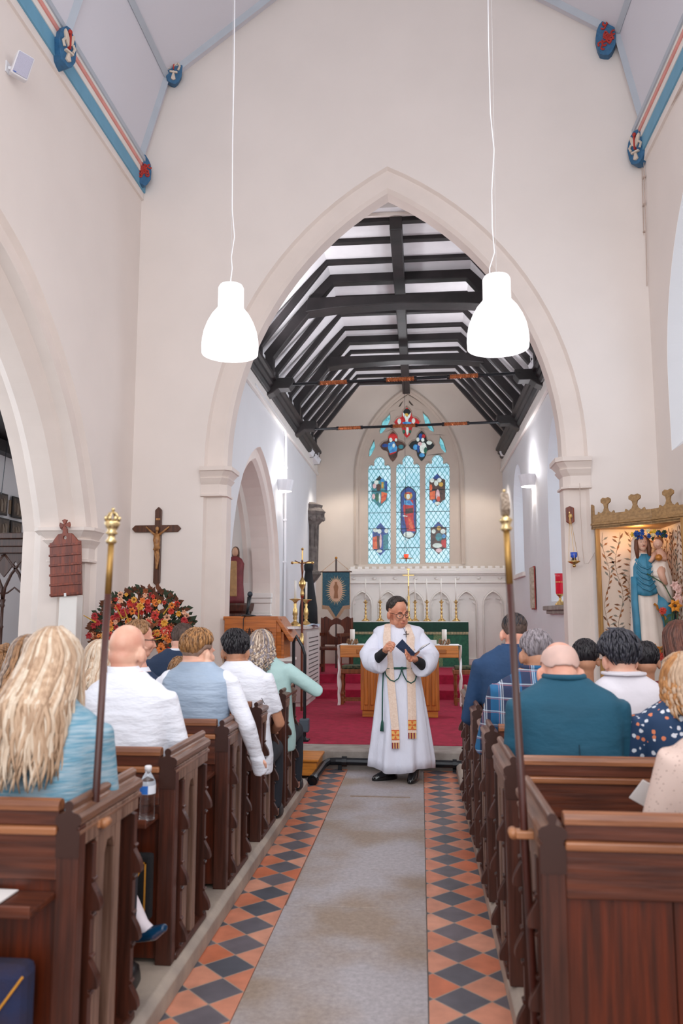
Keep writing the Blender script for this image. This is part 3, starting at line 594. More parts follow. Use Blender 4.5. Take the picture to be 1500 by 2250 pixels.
for k in range(36):
    a = 2*PI*k/36; r2 = 1.28 if k % 2 else 1.42
    for da in (0,): m.prism([(.125*math.cos(a-.06), 1.53+.215*math.sin(a-.06)), (.125*math.cos(a)*r2*1.25, 1.53+.215*math.sin(a)*r2), (.125*math.cos(a+.06), 1.53+.215*math.sin(a+.06))], XZ, -.004, .0)
m.build('rays', bgold, t); MB().prism([(.13*math.cos(a*.2617), 1.53+.22*math.sin(a*.2617)) for a in range(24)], XZ, -.008, .0).build('oval', ppink, t)
MB().prism([(-.045, 1.37), (.045, 1.37), (.035, 1.5), (.05, 1.6), (.02, 1.66), (.025, 1.7), (-.025, 1.7), (-.02, 1.66), (-.05, 1.6), (-.03, 1.5)], XZ, -.012, -.008).build('figure', M_('banner_figure', '#9A6A4A', .8), t)
# carved stone monument on left wall
t = thing('wall_monument', 'grey carved stone canopied bracket high on the left wall by the altar', 'monument', (CL, 16.4, 0))
m = MB()
def hexr(r, z, k=6): return [Vector((max(r*math.cos(2*PI*j/12), 0), r*math.sin(2*PI*j/12), z)) for j in range(12)]
m.loft([hexr(r, z) for r, z in ((.06, 2.15), (.16, 2.25), (.24, 2.36), (.22, 2.42), (.16, 2.45), (.17, 2.9), (.15, 2.95), (.16, 3.35), (.2, 3.4))]); m.build('shaft', stone_dark, t)
MB().loft([hexr(r, z) for r, z in ((.2, 3.4), (.3, 3.5), (.28, 3.58), (.33, 3.66), (.25, 3.74), (.27, 3.8), (.12, 3.86))]).build('canopy', stone_dark, t)
m = MB()
for k in range(-2, 3): m.tube([(.15*math.cos(k*.6), .15*math.sin(k*.6), 2.44), (.17*math.cos(k*.6), .17*math.sin(k*.6), 3.4)], .022, 6)
for k in range(14): m.ell((.28*abs(math.cos(k*.9)), .28*math.sin(k*.9), 3.5+.03*(k % 6)), .04, 7, 5)
m.build('ribs', stone_dark, t)
# wall lights
for x, sx, y, z, lb in ((CL, 1, 12.75, 3.6, 'white half-bowl wall uplighter glowing on the left chancel wall'), (CR, -1, 12.75, 3.62, 'white half-bowl wall uplighter glowing on the right chancel wall')):
    t = thing('wall_light', lb, 'wall light', (x, y, z))
    n = 14; top = [Vector((sx*.24*math.sin(PI*k/n), -.2*math.cos(PI*k/n), .12)) for k in range(n+1)]; bot = [Vector((sx*.20*math.sin(PI*k/n), -.16*math.cos(PI*k/n), -.06)) for k in range(n+1)]
    MB().loft([bot, top], closed=True, cap=False).loft([[q*.9 for q in bot], bot], closed=True, cap=False).build('shade', white_pl, t)
    MB().lathe([(.001, -.055), (.07, -.055), (.07, -.065), (.001, -.066)], (sx*.1, 0, 0), 14).build('lamp_disc', M_('lamp_glow', '#FFF1DC', .4, emit=4), t)
    MB().box(0 if sx > 0 else -.02, .02 if sx > 0 else 0, -.1, .1, -.1, .12).build('backplate', white_pl, t)
    plight('wall_uplight', (x+sx*.16, y, z+.2), 26, (.98, .96, 1), .05); plight('wall_downlight', (x+sx*.14, y, z-.14), 3, (1, .9, .78), .04)
# floodlights on wall plates
def flood(label, loc, rx, rz, sc=1):
    t = thing('floodlight', label, 'floodlight', loc, 0, None, sc); M = rot(rx, 0, rz)
    MB().box(-.07, .07, -.1, .1, -.05, .05, 0, M).build('housing', white_pl, t, bevel=.008)
    MB().box(-.06, .06, .1, .115, -.04, .04, 0, M).build('lens', M_('floodlight_lens', '#3B3A2C', .3), t)
    MB().tube([M @ Vector((-.08, 0, 0)), M @ Vector((-.08, -.02, .1)), M @ Vector((.08, -.02, .1)), M @ Vector((.08, 0, 0))], .006, 6).build('bracket', white_pl, t)
    m = MB()
    for s in range(2): m.tube([M @ Vector((.03*math.cos(k*.6)-.04*s, -.12-.006*k, .03*math.sin(k*.6)+.02)) for k in range(16)], .004, 5)
    m.build('cable', white_pl, t)
for px_, py_, Y, rz, lb in ((676, 992, 16.0, -.5, 'smaller white floodlight on the left wall plate, the one nearer the nave'), (690, 1008, 16.6, -.5, 'white floodlight on the left wall plate, the one nearer the altar'), (1112, 990, 16.6, .5, 'white floodlight at the far end of the right wall plate')):
    p = at(px_, py_, Y=Y); flood(lb, p, -.5, rz, 1.25)
p = at(1178, 800, Y=11.9); flood('white floodlight on the right wall plate beside the nearer tie rod', p, -.4, .4, 1.1)
p = at(541, 806, Y=10.4); flood('white floodlight on the left wall plate just inside the chancel arch', p, -.4, -.4, .8)
# pipes on left wall
t = thing('heating_pipe', 'white vertical pipe running down the left chancel wall past the wall light', 'pipe', (CL+.03, 13.15, 0))
MB().tube([(0, 0, .2), (0, 0, 4.55), (0, -.15, 4.66), (0, -2.6, 4.7)], .022, 8).build('pipe', white_pl, t); MB().tube([(0, -.0, 1.25), (.26, -.0, 1.25)], .028, 8).build('branch', white_pl, t)
m = MB()
for z in (1.0, 2.4, 3.1, 4.0): m.box(-.03, .03, -.03, .03, z, z+.03)
m.build('clips', white_pl, t)
# radiator cabinet with candles
cab = M_('cabinet_paint', '#B8ABA6', .5, var=.05); cab2 = M_('cabinet_paint_light', '#D4CCC6', .5, var=.04)
t = thing('radiator_cabinet', 'grey cream painted cabinet with slatted vent front beside the left wall', 'cabinet', (-2.02, 12.35, .18))
MB().box(-.22, .3, -.35, 1.2, .06, 1.14).build('body', cab, t, bevel=.006); MB().box(-.23, .33, -.38, 1.22, 1.14, 1.18).build('top', cab2, t, bevel=.006)
MB().box(.30, .325, -.3, 1.15, .1, 1.1).build('front_panel', cab2, t, bevel=.004)
for z in range(12):
    m = MB()
    for k in range(16): m.box(.325, .33, -.15+k*.07, -.11+k*.07, .28+z*.065, .295+z*.065)
    m.build('vent_row', M_('vent_dark', '#5B534F', .7), t)
MB().box(-.2, .3, -.33, 1.18, 0, .06).build('plinth', cab2, t)
bp2 = [(.1, 0), (.1, .015), (.07, .05), (.035, .08), (.022, .1), (.04, .13), (.03, .16), (.045, .2), (.035, .28), (.02, .32), (.03, .36), (.02, .38), (.05, .42), (.1, .44), (.1, .45), (.03, .455)]
for px_, Y, lb in ((648, 12.2, 'large gilt candlestick with white candle, nearer one on the cabinet'), (672, 12.75, 'large gilt candlestick with white candle, farther one on the cabinet')):
    p = at(px_, 1373, Y=Y); candlestick(lb, (p.x, Y, 1.362), .93, .3, 'gilt candlesticks on the cabinet', cr_=.02, pf=bp2, top=.45)
lc = MB(); rows = [[Vector((-.13+.05*i, -.15+.06*k, .012+.018*math.sin(i*1.3+k)+.01*math.sin(k*2.1))) for k in range(7)] for i in range(8)]
lc.loft(rows, cap=False, closed=False); o = lc.build('folded_cloth', M_('pale_blue_cloth', '#C9D3E4', .8), smooth=True, loc=(-1.83, 12.7, 1.365)); o.modifiers.new('s', 'SOLIDIFY').thickness = .01; tag(o, 'crumpled pale blue white cloth on the end of the cabinet', 'cloth')
o = MB().lathe([(.16, 0), (.15, .3), (.08, .75), (.06, .9), (.075, .92), (.08, 1.0), (.05, 1.06)], (0, 0, 0), 14).build('folded_umbrella_canopy', M_('black_cloth', '#15181C', .8, bump=.3), smooth=True, loc=(-1.86, 13.3, 1.362)); tag(o, 'tall black draped object behind the gilt candlesticks', 'draped object'); o.name = 'draped_object'
# processional cross
t = thing('processional_cross', 'brass processional crucifix on a long brown staff beside the cabinet', 'crucifix', (-1.70, 11.5, .18))
MB().tube([(0, 0, 0), (0, 0, 1.62)], .017, 8).build('staff', wood('staff_wood', '#7A3A22', '#5A2816', .3), t)
MB().lathe([(.02, 1.6), (.03, 1.66), (.018, 1.72), (.05, 1.78), (.055, 1.82), (.03, 1.86), (.015, 1.9)], (0, 0, 0), 12).build('knop', gold, t, smooth=True); MB().lathe([(.02, .9), (.03, .95), (.02, 1.1)], (0, 0, 0), 10).build('ferrule', gold, t, smooth=True)
MB().box(-.011, .011, -.008, .008, 1.88, 2.3).box(-.14, .14, -.008, .008, 2.1, 2.122).ell((-.15, 0, 2.11), .022, 8, 6).ell((.15, 0, 2.11), .022, 8, 6).ell((0, 0, 2.31), .022, 8, 6).build('cross', gold, t, bevel=.003)
MB().tube([(0, -.02, 2.13), (0, -.03, 2.06), (.005, -.025, 1.98), (0, -.02, 1.9)], [.014, .022, .016, .008], 8).tube([(-.11, -.015, 2.14), (0, -.025, 2.09), (.11, -.015, 2.14)], .008, 6).ell((0, -.03, 2.14), .014, 8, 6).build('figure', M_('bronze_figure', '#7A4A34', .4, .5), t, smooth=True)
# carved chair
chw = wood('choir_chair', '#6B3018', '#47200F', .35, 2)
t = thing('clergy_chair', 'dark wooden clergy chair with a shaped back behind the cabinet', 'chair', (-1.62, 14.6, .487), -.35)
MB().prism([(-.32, .0), (-.26, .0), (-.26, .95), (-.32, 1.0)], XZ, .2, .27).prism([(.32, .0), (.26, .0), (.26, .95), (.32, 1.0)], XZ, .2, .27).build('back_post', chw, t, bevel=.008)
MB().prism([(-.3, .5), (.3, .5), (.3, .98), (.22, 1.02), (.1, .95), (0, 1.0), (-.1, .95), (-.22, 1.02), (-.3, .98)], XZ, .21, .25, holes=[[(.16*math.cos(k*.5236), .76+.12*math.sin(k*.5236)) for k in range(12)]]).build('backrest', chw, t, bevel=.01)
MB().box(-.3, .3, -.25, .25, .42, .47).build('seat', chw, t, bevel=.01)
for sx in (-1, 1):
    MB().box(sx*.28-.03, sx*.28+.03, -.25, -.19, 0, .7).build('leg', chw, t, bevel=.006); MB().prism([(-.28, .66), (.24, .66), (.24, .72), (-.28, .72)], YZ, sx*.28-.035, sx*.28+.035).build('armrest', chw, t, bevel=.01)
    MB().box(sx*.28-.02, sx*.28+.02, -.22, .22, .1, .15).build('stretcher', chw, t)
# black handrail on the chancel step
t = thing('handrail', 'black metal tubular handrail standing at the left end of the chancel step', 'handrail', (-1.30, 8.85, .178))
MB().tube([(-.10, .0, .05), (-.10, 0, 1.06), (-.07, -.02, 1.13), (0, -.03, 1.02), (.03, -.03, .93), (.03, -.02, .05)], .018, 8).build('rail', blackm, t)
MB().box(-.02, .08, -.09, .03, .1, .24).build('base_shoe', M_('grey_clamp', '#4A5560', .5), t, bevel=.012); MB().box(-.15, .08, -.08, .05, 0, .02).lathe([(.03, .02), (.012, .05), (.012, .1)], (.03, -.02, 0), 8).build('foot_plate', blackm, t)
# statue in chapel on bracket
t = thing('chapel_statue', 'painted statue of a robed figure in red on a dark bracket inside the side chapel', 'statue', (-2.92, 12.45, 1.72))
cloth_red = M_('statue_red_robe', '#7C2F33', .6, var=.25, scale=12, bump=.3); sk_st = M_('statue_skin', '#D8A98A', .6)
rings = []
for z, rx_, ry_ in ((0, .15, .12), (.05, .15, .12), (.3, .13, .11), (.5, .13, .1), (.62, .14, .1), (.7, .1, .08), (.74, .045, .045)): rings.append([Vector((rx_*math.cos(a*.3927)*(1+.06*math.cos(a*2.1)), ry_*math.sin(a*.3927), z)) for a in range(16)])
MB().loft(rings).tube([(-.12, 0, .62), (-.16, -.06, .48), (-.2, -.14, .55)], [.05, .045, .03], 8).build('robe', cloth_red, t, smooth=True)
MB().prism([(-.05, .1), (.06, .1), (.05, .66), (-.05, .66)], XZ, -.125, -.09).build('tunic', M_('statue_gold_tunic', '#B98F5E', .6, var=.2, scale=20), t, bevel=.02)
MB().ell((0, -.01, .81), (.05, .058, .075), 12, 8).ell((-.21, -.15, .57), .025, 8, 6).build('head', sk_st, t, smooth=True); MB().ell((0, .015, .82), (.062, .06, .08), 12, 8).box(-.055, .055, .01, .06, .66, .82).build('hair', M_('statue_hair', '#5A3A28', .7), t, smooth=True)
t = thing('statue_bracket', 'dark wooden corner bracket holding the chapel statue', 'bracket', (-2.92, 12.5, 1.72))
MB().lathe([(.02, -.62), (.12, -.5), (.17, -.3), (.17, -.16), (.28, -.12), (.3, -.03), (.3, 0), (.0, .0)], (0, 0.02, -.003), 14).build('bracket', wood('bracket_wood', '#5A3020', '#3C2016', .4), t)
# icon and red book board on right wall
t = thing('wall_icon', 'small cream and red framed board on the right chancel wall', 'wall picture', (CR-.012, 13.0, 1.62))
MB().box(-.02, 0, -.2, .2, 0, .68).build('frame', M_('red_frame', '#A8352C', .5), t, bevel=.005); MB().box(-.055, -.02, -.2, .06, .02, .66).build('panel', M_('icon_cream', '#CFC2AE', .6, col2='#A89880', scale=20), t)
# red vigil lamp on sill
t = thing('vigil_lamp', 'red glass vigil lamp on a brass foot on the chancel window sill', 'lamp', (1.775, 10.42, 1.662))
MB().lathe([(.07, 0), (.07, .01), (.02, .06), (.015, .1), (.045, .13), (.05, .14)], (0, 0, 0), 14).lathe([(.052, .28), (.056, .285), (.056, .295), (.052, .3)], (0, 0, 0), 14).build('foot', gold, t, smooth=True)
MB().lathe([(.05, .14), (.055, .16), (.055, .36), (.062, .4), (.056, .4), (.048, .36), (.045, .15)], (0, 0, 0), 16).build('glass', M_('ruby_glass', '#B8122A', .08, emit=.35, coat=.5), t, smooth=True)
# lectern with microphone
lecw = wood('lectern_oak', '#C46E2E', '#9C5420', .35, 0)
t = thing('lectern', 'light oak lectern with pierced carved front under the chancel arch', 'lectern', (-1.88, 9.25, .178))
MB().box(-.30, .33, -.16, .3, .86, 1.17).build('desk_body', lecw, t, bevel=.006)
MB().prism([(-.19, 1.17), (-.19, 1.32), (-.14, 1.32), (.36, .98), (.36, .93), (.3, .86), (-.16, .86)], lambda u, v, d: (u+.06 if False else d, u, v), -.36, .30).build('side', lecw, t, bevel=.006)
for o in t.children:
    pass
MB().prism([(-.37, 1.30), (-.37, 1.345), (.26, 1.345), (.44, 1.10), (.44, 1.06), (.40, 1.06), (.24, 1.30)], XZ, -.21, .34).build('slope_top', lecw, t, bevel=.008)
MB().box(-.35, .25, -.215, -.18, 1.0, 1.31).build('carved_front', lecw, t, bevel=.004)
dk = M_('lectern_pierced_dark', '#3A1C0E', .7)
for k in range(3):
    m = MB(); cx = -.25+k*.19
    m.prism([(cx, 1.06), (cx+.02, 1.12), (cx+.05, 1.14), (cx+.02, 1.16), (cx, 1.22), (cx-.02, 1.16), (cx-.05, 1.14), (cx-.02, 1.12)], XZ, -.2185, -.214)
    for q in range(8):
        a = q*PI/4+.39; m.tube([(cx+.035*math.cos(a)+.02*math.cos(j*1.05)+.02*math.cos(a), -.217, 1.14+.05*math.sin(a)+.018*math.sin(j*1.05)) for j in range(7)], .0028, 4)
    m.build('tracery', dk, t)
MB().box(-.24, .24, -.05, .2, 0, .86).build('stand', lecw, t, bevel=.006); MB().box(.1, .42, -.17, .2, .84, .87).build('ledge', stone_w, t)
MB().box(.25, .44, -.1, .22, 1.2, 1.225, 0, T(.0, 0, 0)).build('open_book', M_('paper', '#E6E2E0', .7), t); 
t = thing('microphone', 'black hand microphone clipped on the top of the oak lectern', 'microphone', (-1.99, 9.1, 1.525))
MB().lathe([(.09, 0), (.085, .012), (.02, .02), (.012, .035), (.012, .08)], (.02, 0, 0), 14).build('base', blackp, t, smooth=True)
MB().tube([(0, 0, .02), (.012, 0, .09), (.03, .0, .22)], [.014, .017, .026], 12).build('handle', blackp, t, smooth=True); MB().ell((.036, 0, .25), (.032, .032, .034), 12, 8).build('grille', M_('mic_grille', '#3E454C', .5, .6), t, smooth=True)
MB().tube([(0, 0, .03), (-.01, -.12, -.03), (-.008, -.14, -.2), (.02, -.14, -.45)], .005, 6).build('cable', blackp, t)
# wooden step block and black heating pipe
t = thing('step_block', 'low light oak step block beside the left front pew', 'step', (-1.13, 8.02, 0))
MB().box(-.16, .13, -.24, .22, .02, .15).build('body', oak_h, t, bevel=.006); MB().box(-.18, .15, -.26, .23, .15, .175).build('tread', oak_h, t, bevel=.006)
t = thing('floor_pipe', 'black heating pipe along the foot of the chancel step', 'pipe', (0, 0, 0))
MB().tube([(.48, 8.2, .075), (-.86, 8.2, .085), (-.93, 8.17, .085), (-.97, 8.08, .07), (-.99, 7.55, .055), (-1.0, 7.45, .03)], .036, 10).build('pipe', blackm, t)
for q in ([(-.80, 8.2, .085), (-.75, 8.2, .085)], [(-.99, 7.5, .045), (-1.0, 7.46, .04)], [(.3, 8.2, .075), (.34, 8.2, .075)]): MB().tube(q, .05, 10).build('pipe_collar', blackm, t)
MB().box(-.84, -.8, 8.19, 8.21, 0, .06).box(.3, .33, 8.19, 8.21, 0, .05).build('feet', blackm, t)
t = MB().box(-.255, .255, -.014, .014, 0, .006).build('brass_strip', M_('worn_brass', '#B09A88', .35, .6, var=.3, scale=20), loc=(-.36, 7.04, .002)); tag(t, 'narrow worn metal strip let into the farthest grey floor slab', 'floor strip')
# ======================= PEWS =======================
PH = .856; PZ = .10
def scallop(z0, z1, base, amp, n=3):
    """carved aisle edge of a pew buttress: ogee bulges with little knobs"""
    pts = [(base, z0)]; seg = (z1-z0)/n
    for i in range(n):
        z = z0+i*seg
        def P(f, d): pts.append((base+amp*d, z+f*seg))
        P(.01, 0)
        for k in range(6): a = PI*k/5; P(.05-.035*math.cos(a), .30*math.sin(a))
        P(.12, .0); P(.13, .92)
        for k in range(9): u = k/8; P(.145+.33*u, 1.0-.5*u-.5*u*u*(3-2*u)+.22*math.sin(u*PI))
        P(.485, -.02)
        for k in range(6): a = PI*k/5; P(.525-.03*math.cos(a), .30*math.sin(a))
        P(.57, 0)
    pts.append((base, z1)); return pts
def pew_end(parent, side, L=.54):
    """side=+1: aisle lies towards +x. origin at the kerb under the rear post, depth runs +y"""
    m = lambda x: side*x
    g = bpy.data.objects.new('pew_end', None); C.objects.link(g); g.parent = parent
    MB().box(*sorted((m(-.034), m(-.012))), .053, L-.005, .01, .738).build('inner_panel', plank, g)
    fr = MB().box(*sorted((m(-.035), m(.035))), 0, .055, 0, .80); fr.build('rear_post', pew_v, g, bevel=.004)
    for y0, y1, nm in ((.115, .135, 0), (.40, .42, 1)):
        MB().prism([(m(p[0]), p[1]) for p in [(-.035, 0)]+scallop(0.02, .72, .034, .030)+[(-.035, .74)]], XZ, y0+(.0 if nm == 0 else .09), y1+(.0 if nm == 0 else .09)+.012).build('scalloped_buttress', pew_v, g, bevel=.002)
    MB().box(*sorted((m(-.03), m(.034))), .147, .215, 0, .74).build('upright', pew_face, g, bevel=.004)
    MB().box(*sorted((m(-.03), m(.034))), .30, .355, 0, .74).build('upright', pew_face, g, bevel=.004)
    MB().prism([(.215, .66), (.235, .70), (.28, .70), (.30, .66), (.30, .74), (.215, .74)], YZ, m(.0), m(.034)).build('tracery_head', pew_face, g, bevel=.003)
    MB().box(*sorted((m(-.034), m(.036))), .05, L-.02, .735, .80).build('top_rail', pew_face, g, bevel=.004)
    MB().box(*sorted((m(-.04), m(.042))), .055, L, 0, .03).build('base_block', pew_v, g, bevel=.008)
    kx = .62; cp = [(-.06, .775), (-.06, .785), (-.047, .79), (-.047, .80), (-.06, .805), (-.066, .815), (-.066, .828), (-.05, .838), (-.022, .843), (-.016, .848)]
    for k in range(11): a = PI*1.2-k*PI*1.4/10; cp.append((.0235*math.cos(a), .862+.015*math.sin(a)))
    cp = [(p[0]*kx, p[1]) for p in cp+[(-p[0], p[1]) for p in reversed(cp[:10])]]
    MB().prism([(m(p[0]), p[1]) for p in cp], XZ, 0, L+.01).build('moulded_cap', pew_cap, g, bevel=.0015)
    MB().prism([(m(p[0]), p[1]) for p in cp]+[(m(.0365), .71), (m(-.0365), .71)], XZ, -.004, .0).build('end_face', M_('pew_cap_end', '#3A2018', .35), g)
    return g
def make_pew(side, label, x, y, length, ledge=True, rz=0, scale_z=1.0):
    t = thing('pew', label, 'pew', (x, y, PZ), rz, 'oak pews %s of the aisle' % ('left' if side > 0 else 'right'))
    pew_end(t, side); s = -side
    a, b = sorted((s*.035, s*length))
    def rail(z0, z1, y0, y1, nm, mt, bv=.004): return MB().box(a, b, y0, y1, z0, z1).build(nm, mt, t, bevel=bv)
    MB().prism([(.0, .845), (.0, .86), (.008, .874), (.024, .88), (.04, .874), (.048, .86), (.048, .845)], YZ, a, b).build('back_roll', pew_sheen, t, bevel=.001)
    rail(.80, .846, .006, .05, 'roll_support', pew_h); rail(.775, .80, -.012, .05, 'back_moulding', pew_sheen, .006); rail(.64, .775, .004, .05, 'back_rail', pew_h)
    k = 0; xx = .035
    bp_ = MB()
    while xx < length-.02:
        x2 = min(xx+.30, length); c0, c1 = sorted((s*xx, s*(x2-.004))); bp_.box(c0, c1, .02, .04, .02, .645); xx = x2
    bp_.build('plank_back', plank, t)
    MB().prism([(.045, .345), (.42, .355), (.425, .37), (.42, .385), (.045, .375)], YZ, a, b).build('seat', pew_h, t, bevel=.003)
    c0, c1 = sorted((s*length, s*(length+.05))); MB().box(c0, c1, 0, .5, 0, .83).build('wall_end', pew_v, t, bevel=.004)
    MB().box(a, b, .30, .33, .0, .346).build('seat_riser', plank, t)
    if ledge:
        MB().box(a, b, -.15, .02, .585, .605).build('book_ledge', pew_h, t, bevel=.004); MB().box(a, b, -.158, -.15, .585, .62).build('ledge_lip', pew_h, t, bevel=.003)
    return t
lefts = [(-1.085, 2.46, 'left pew nearest the camera, with the staff and the blue lattice hassock'), (-1.083, 3.43, 'left pew second from the camera, with the water bottle on its ledge'), (-1.08, 4.36, 'left pew third from the camera, behind the man in a grey waistcoat'), (-1.075, 5.25, 'left pew fourth from the camera, behind the woman in the white blouse'), (-1.07, 6.16, 'left front pew beside the step block and handrail')]
pl = [make_pew(1, lb, x, y, 2.1) for x, y, lb in lefts]
rights = [(.372, 2.45, 'right pew nearest the camera, a dark plank back with the other staff'), (.368, 3.38, 'right pew second from the camera, behind the man in the teal jacket'), (.364, 4.31, 'right pew third from the camera, behind the plaid shirt'), (.36, 5.25, 'right pew fourth from the camera, behind the navy suit'), (.36, 6.17, 'right front pew at the chancel end')]
prr = [make_pew(-1, lb, x, y, 2.0, ledge=False) for x, y, lb in rights]
# churchwarden staves
def stave(label, base, top, brk, side, mitre):
    t = thing('churchwarden_staff', label, 'staff', base)
    b = Vector(base); v = Vector(top)-b; L = v.length; d = v/L
    sw = wood('staff_dark_wood', '#4A1E14', '#32120C', .4, 2)
    MB().tube([(0, 0, 0), d*(L-.30)], [.0135, .0115], 12).build('shaft', sw, t, smooth=True)
    MB().tube([d*(L-.30), d*(L-.13)], [.0115, .0105], 12).build('brass_sleeve', M_('aged_brass', '#A8834A', .45, .8, var=.2, scale=30), t, smooth=True)
    Mx = Matrix.Translation(d*(L-.13)) @ d.to_track_quat('Z', 'Y').to_matrix().to_4x4()
    hd = M_('pale_brass_head', '#D8C08E', .25, .9, var=.25, scale=60)
    if not mitre:
        MB().lathe([(.014, 0), (.02, .008), (.013, .018), (.012, .03), (.022, .036), (.014, .044), (.02, .055), (.027, .07), (.023, .078), (.016, .084)], (0, 0, 0), 16).xf(Mx).build('crown_head', hd, t, smooth=True)
        for k in range(8):
            a = k*PI/4; MB().ell((.024*math.cos(a), .024*math.sin(a), .086), (.006, .006, .009), 8, 6).xf(Mx).build('crown_point', hd, t, smooth=True)
        MB().tube([(-.022, 0, .085), (-.012, 0, .105), (0, 0, .11), (.012, 0, .105), (.022, 0, .085)], .004, 6).tube([(0, -.022, .085), (0, -.012, .105), (0, 0, .11), (0, .012, .105), (0, .022, .085)], .004, 6).ell((0, 0, .118), .007, 8, 6).xf(Mx).build('crown_arches', hd, t, smooth=True)
    else:
        MB().lathe([(.013, 0), (.02, .008), (.013, .018), (.018, .03), (.022, .036), (.012, .046), (.012, .052)], (0, 0, 0), 16).xf(Mx).build('knop', hd, t, smooth=True)
        MB().prism([(-.012, .05), (-.028, .068), (-.03, .09), (-.018, .112), (0, .128), (.018, .112), (.03, .09), (.028, .068), (.012, .05)], XZ, -.014, .014).xf(Mx).build('pierced_leaf_head', M_('silvered_head', '#BFAE9C', .35, .7, col2='#7C6A5C', scale=140, bump=.6), t, bevel=.006)
        MB().ell((0, 0, .132), .006, 8, 6).xf(Mx).build('tip', hd, t, smooth=True)
    k = Vector(brk)-b; br = M_('bracket_wood_light', '#A8704A', .4, var=.2)
    MB().box(k.x-.028, k.x+.028, k.y-.022, k.y+.022, k.z-.012, k.z+.012).build('bracket', br, t, bevel=.005)
    for sx in (-1, 1): MB().tube([(k.x+sx*.034, k.y-.012, k.z), (k.x+sx*.034, k.y+.03, k.z)], .015, 10).build('bracket_roll', br, t, smooth=True)
    MB().lathe([(.02, -.03), (.025, -.02), (.02, 0)], (0, 0, 0), 12).build('foot_socket', gold, t)
tp = at(249, 1112, Y=2.62); bk = at(207, 1808, Y=2.62); bt = at(193, 2250, Y=2.62); bt2 = bk+(bk-tp)*((bk.z-.16)/(tp.z-bk.z))
stave('brown wooden staff with a brass crown head fixed to the left nearest pew', bt2, tp, bk, 1, False)
tp = at(1107, 1080, Y=2.60); bk = at(1152, 1832, Y=2.60); bt2 = bk+(bk-tp)*((bk.z-.16)/(tp.z-bk.z))
stave('brown wooden staff with a pierced leaf shaped head fixed to the right nearest pew', bt2, tp, bk, -1, True)
# bottle on the ledge
p = at(321, 1812, Y=3.33)
clear = M_('clear_plastic', '#F4F7FA', .05, trans=1, var=0); 
t = thing('water_bottle', 'clear plastic water bottle with blue and white label on a pew ledge', 'bottle', (p.x, 3.335, .707))
rb = [(.031, 0)]
for k in range(8): rb += [(.0325, .006+k*.011), (.0305, .011+k*.011)]
MB().lathe([(.02, .004)]+rb+[(.033, .1), (.033, .145), (.03, .155), (.022, .172), (.012, .187), (.011, .2)], (0, 0, 0), 20).build('bottle_body', clear, t, smooth=True)
MB().lathe([(.0335, .105), (.0335, .14)], (0, 0, 0), 20).build('label', M_('bottle_label', '#E4EAF4', .5), t); MB().prism([(.0342*math.cos(a*.2-2.4), .0342*math.sin(a*.2-2.4)) for a in range(7)]+[(0, 0)], XY, .106, .139).build('label_blue', M_('label_blue', '#2A6CC0', .5), t)
MB().lathe([(.014, .194), (.0145, .213), (.012, .216)], (0, 0, 0), 16).build('cap', white_pl, t, smooth=True)
# hassocks, paper, leg and shoe
t = thing('hassock', 'black hassock with gold number seven hanging under the ledge by the bottle', 'hassock', (-1.29, 3.405, .30))
MB().box(-.17, .17, -.05, .0, 0, .26).build('cushion', M_('black_wool', '#131316', .95, bump=.4, bscale=200), t, bevel=.012)
gy = M_('gold_wool', '#C98A2A', .9, bump=.4, bscale=200)
MB().box(-.15, .15, -.053, -.05, .225, .231).box(.144, .15, -.053, -.05, .02, .231).build('border', gy, t)
MB().prism([(.075, .20), (.075, .185), (.108, .187), (.082, .125), (.096, .125), (.124, .187), (.124, .20)], XZ, -.054, -.05).build('numeral_seven', gy, t)
t = thing('hassock', 'dark blue hassock with orange lattice needlework at the bottom left', 'hassock', (-1.40, 2.40, .12))
hb = at(35, 2170, Y=2.36); t.location = (hb.x-.135, 2.43, .27)
MB().box(-.17, .17, -.10, .0, 0, .27).build('cushion', M_('navy_wool', '#1C2547', .95, col2='#2E2230', scale=8, bump=.4, bscale=200), t, bevel=.03)
for k in range(-3, 4):
    for s in (-1, 1): MB().tube([(k*.085-s*.085, -.104, .02), (k*.085+s*.085 if abs(k*.085+s*.085) < .17 else k*.085+s*.085, -.104, .25)], .004, 5).build('lattice_line', gy, t) if abs(k) < 2 else None
p = at(0, 1960, Z=.715); o = MB().box(-.12, .04, -.08, .08, 0, .004).build('paper_sheet', M_('paper', '#E6E2E0', .7), loc=(p.x+.0, 2.38, .708)); tag(o, 'white sheet of paper on the left nearest pew ledge', 'paper')

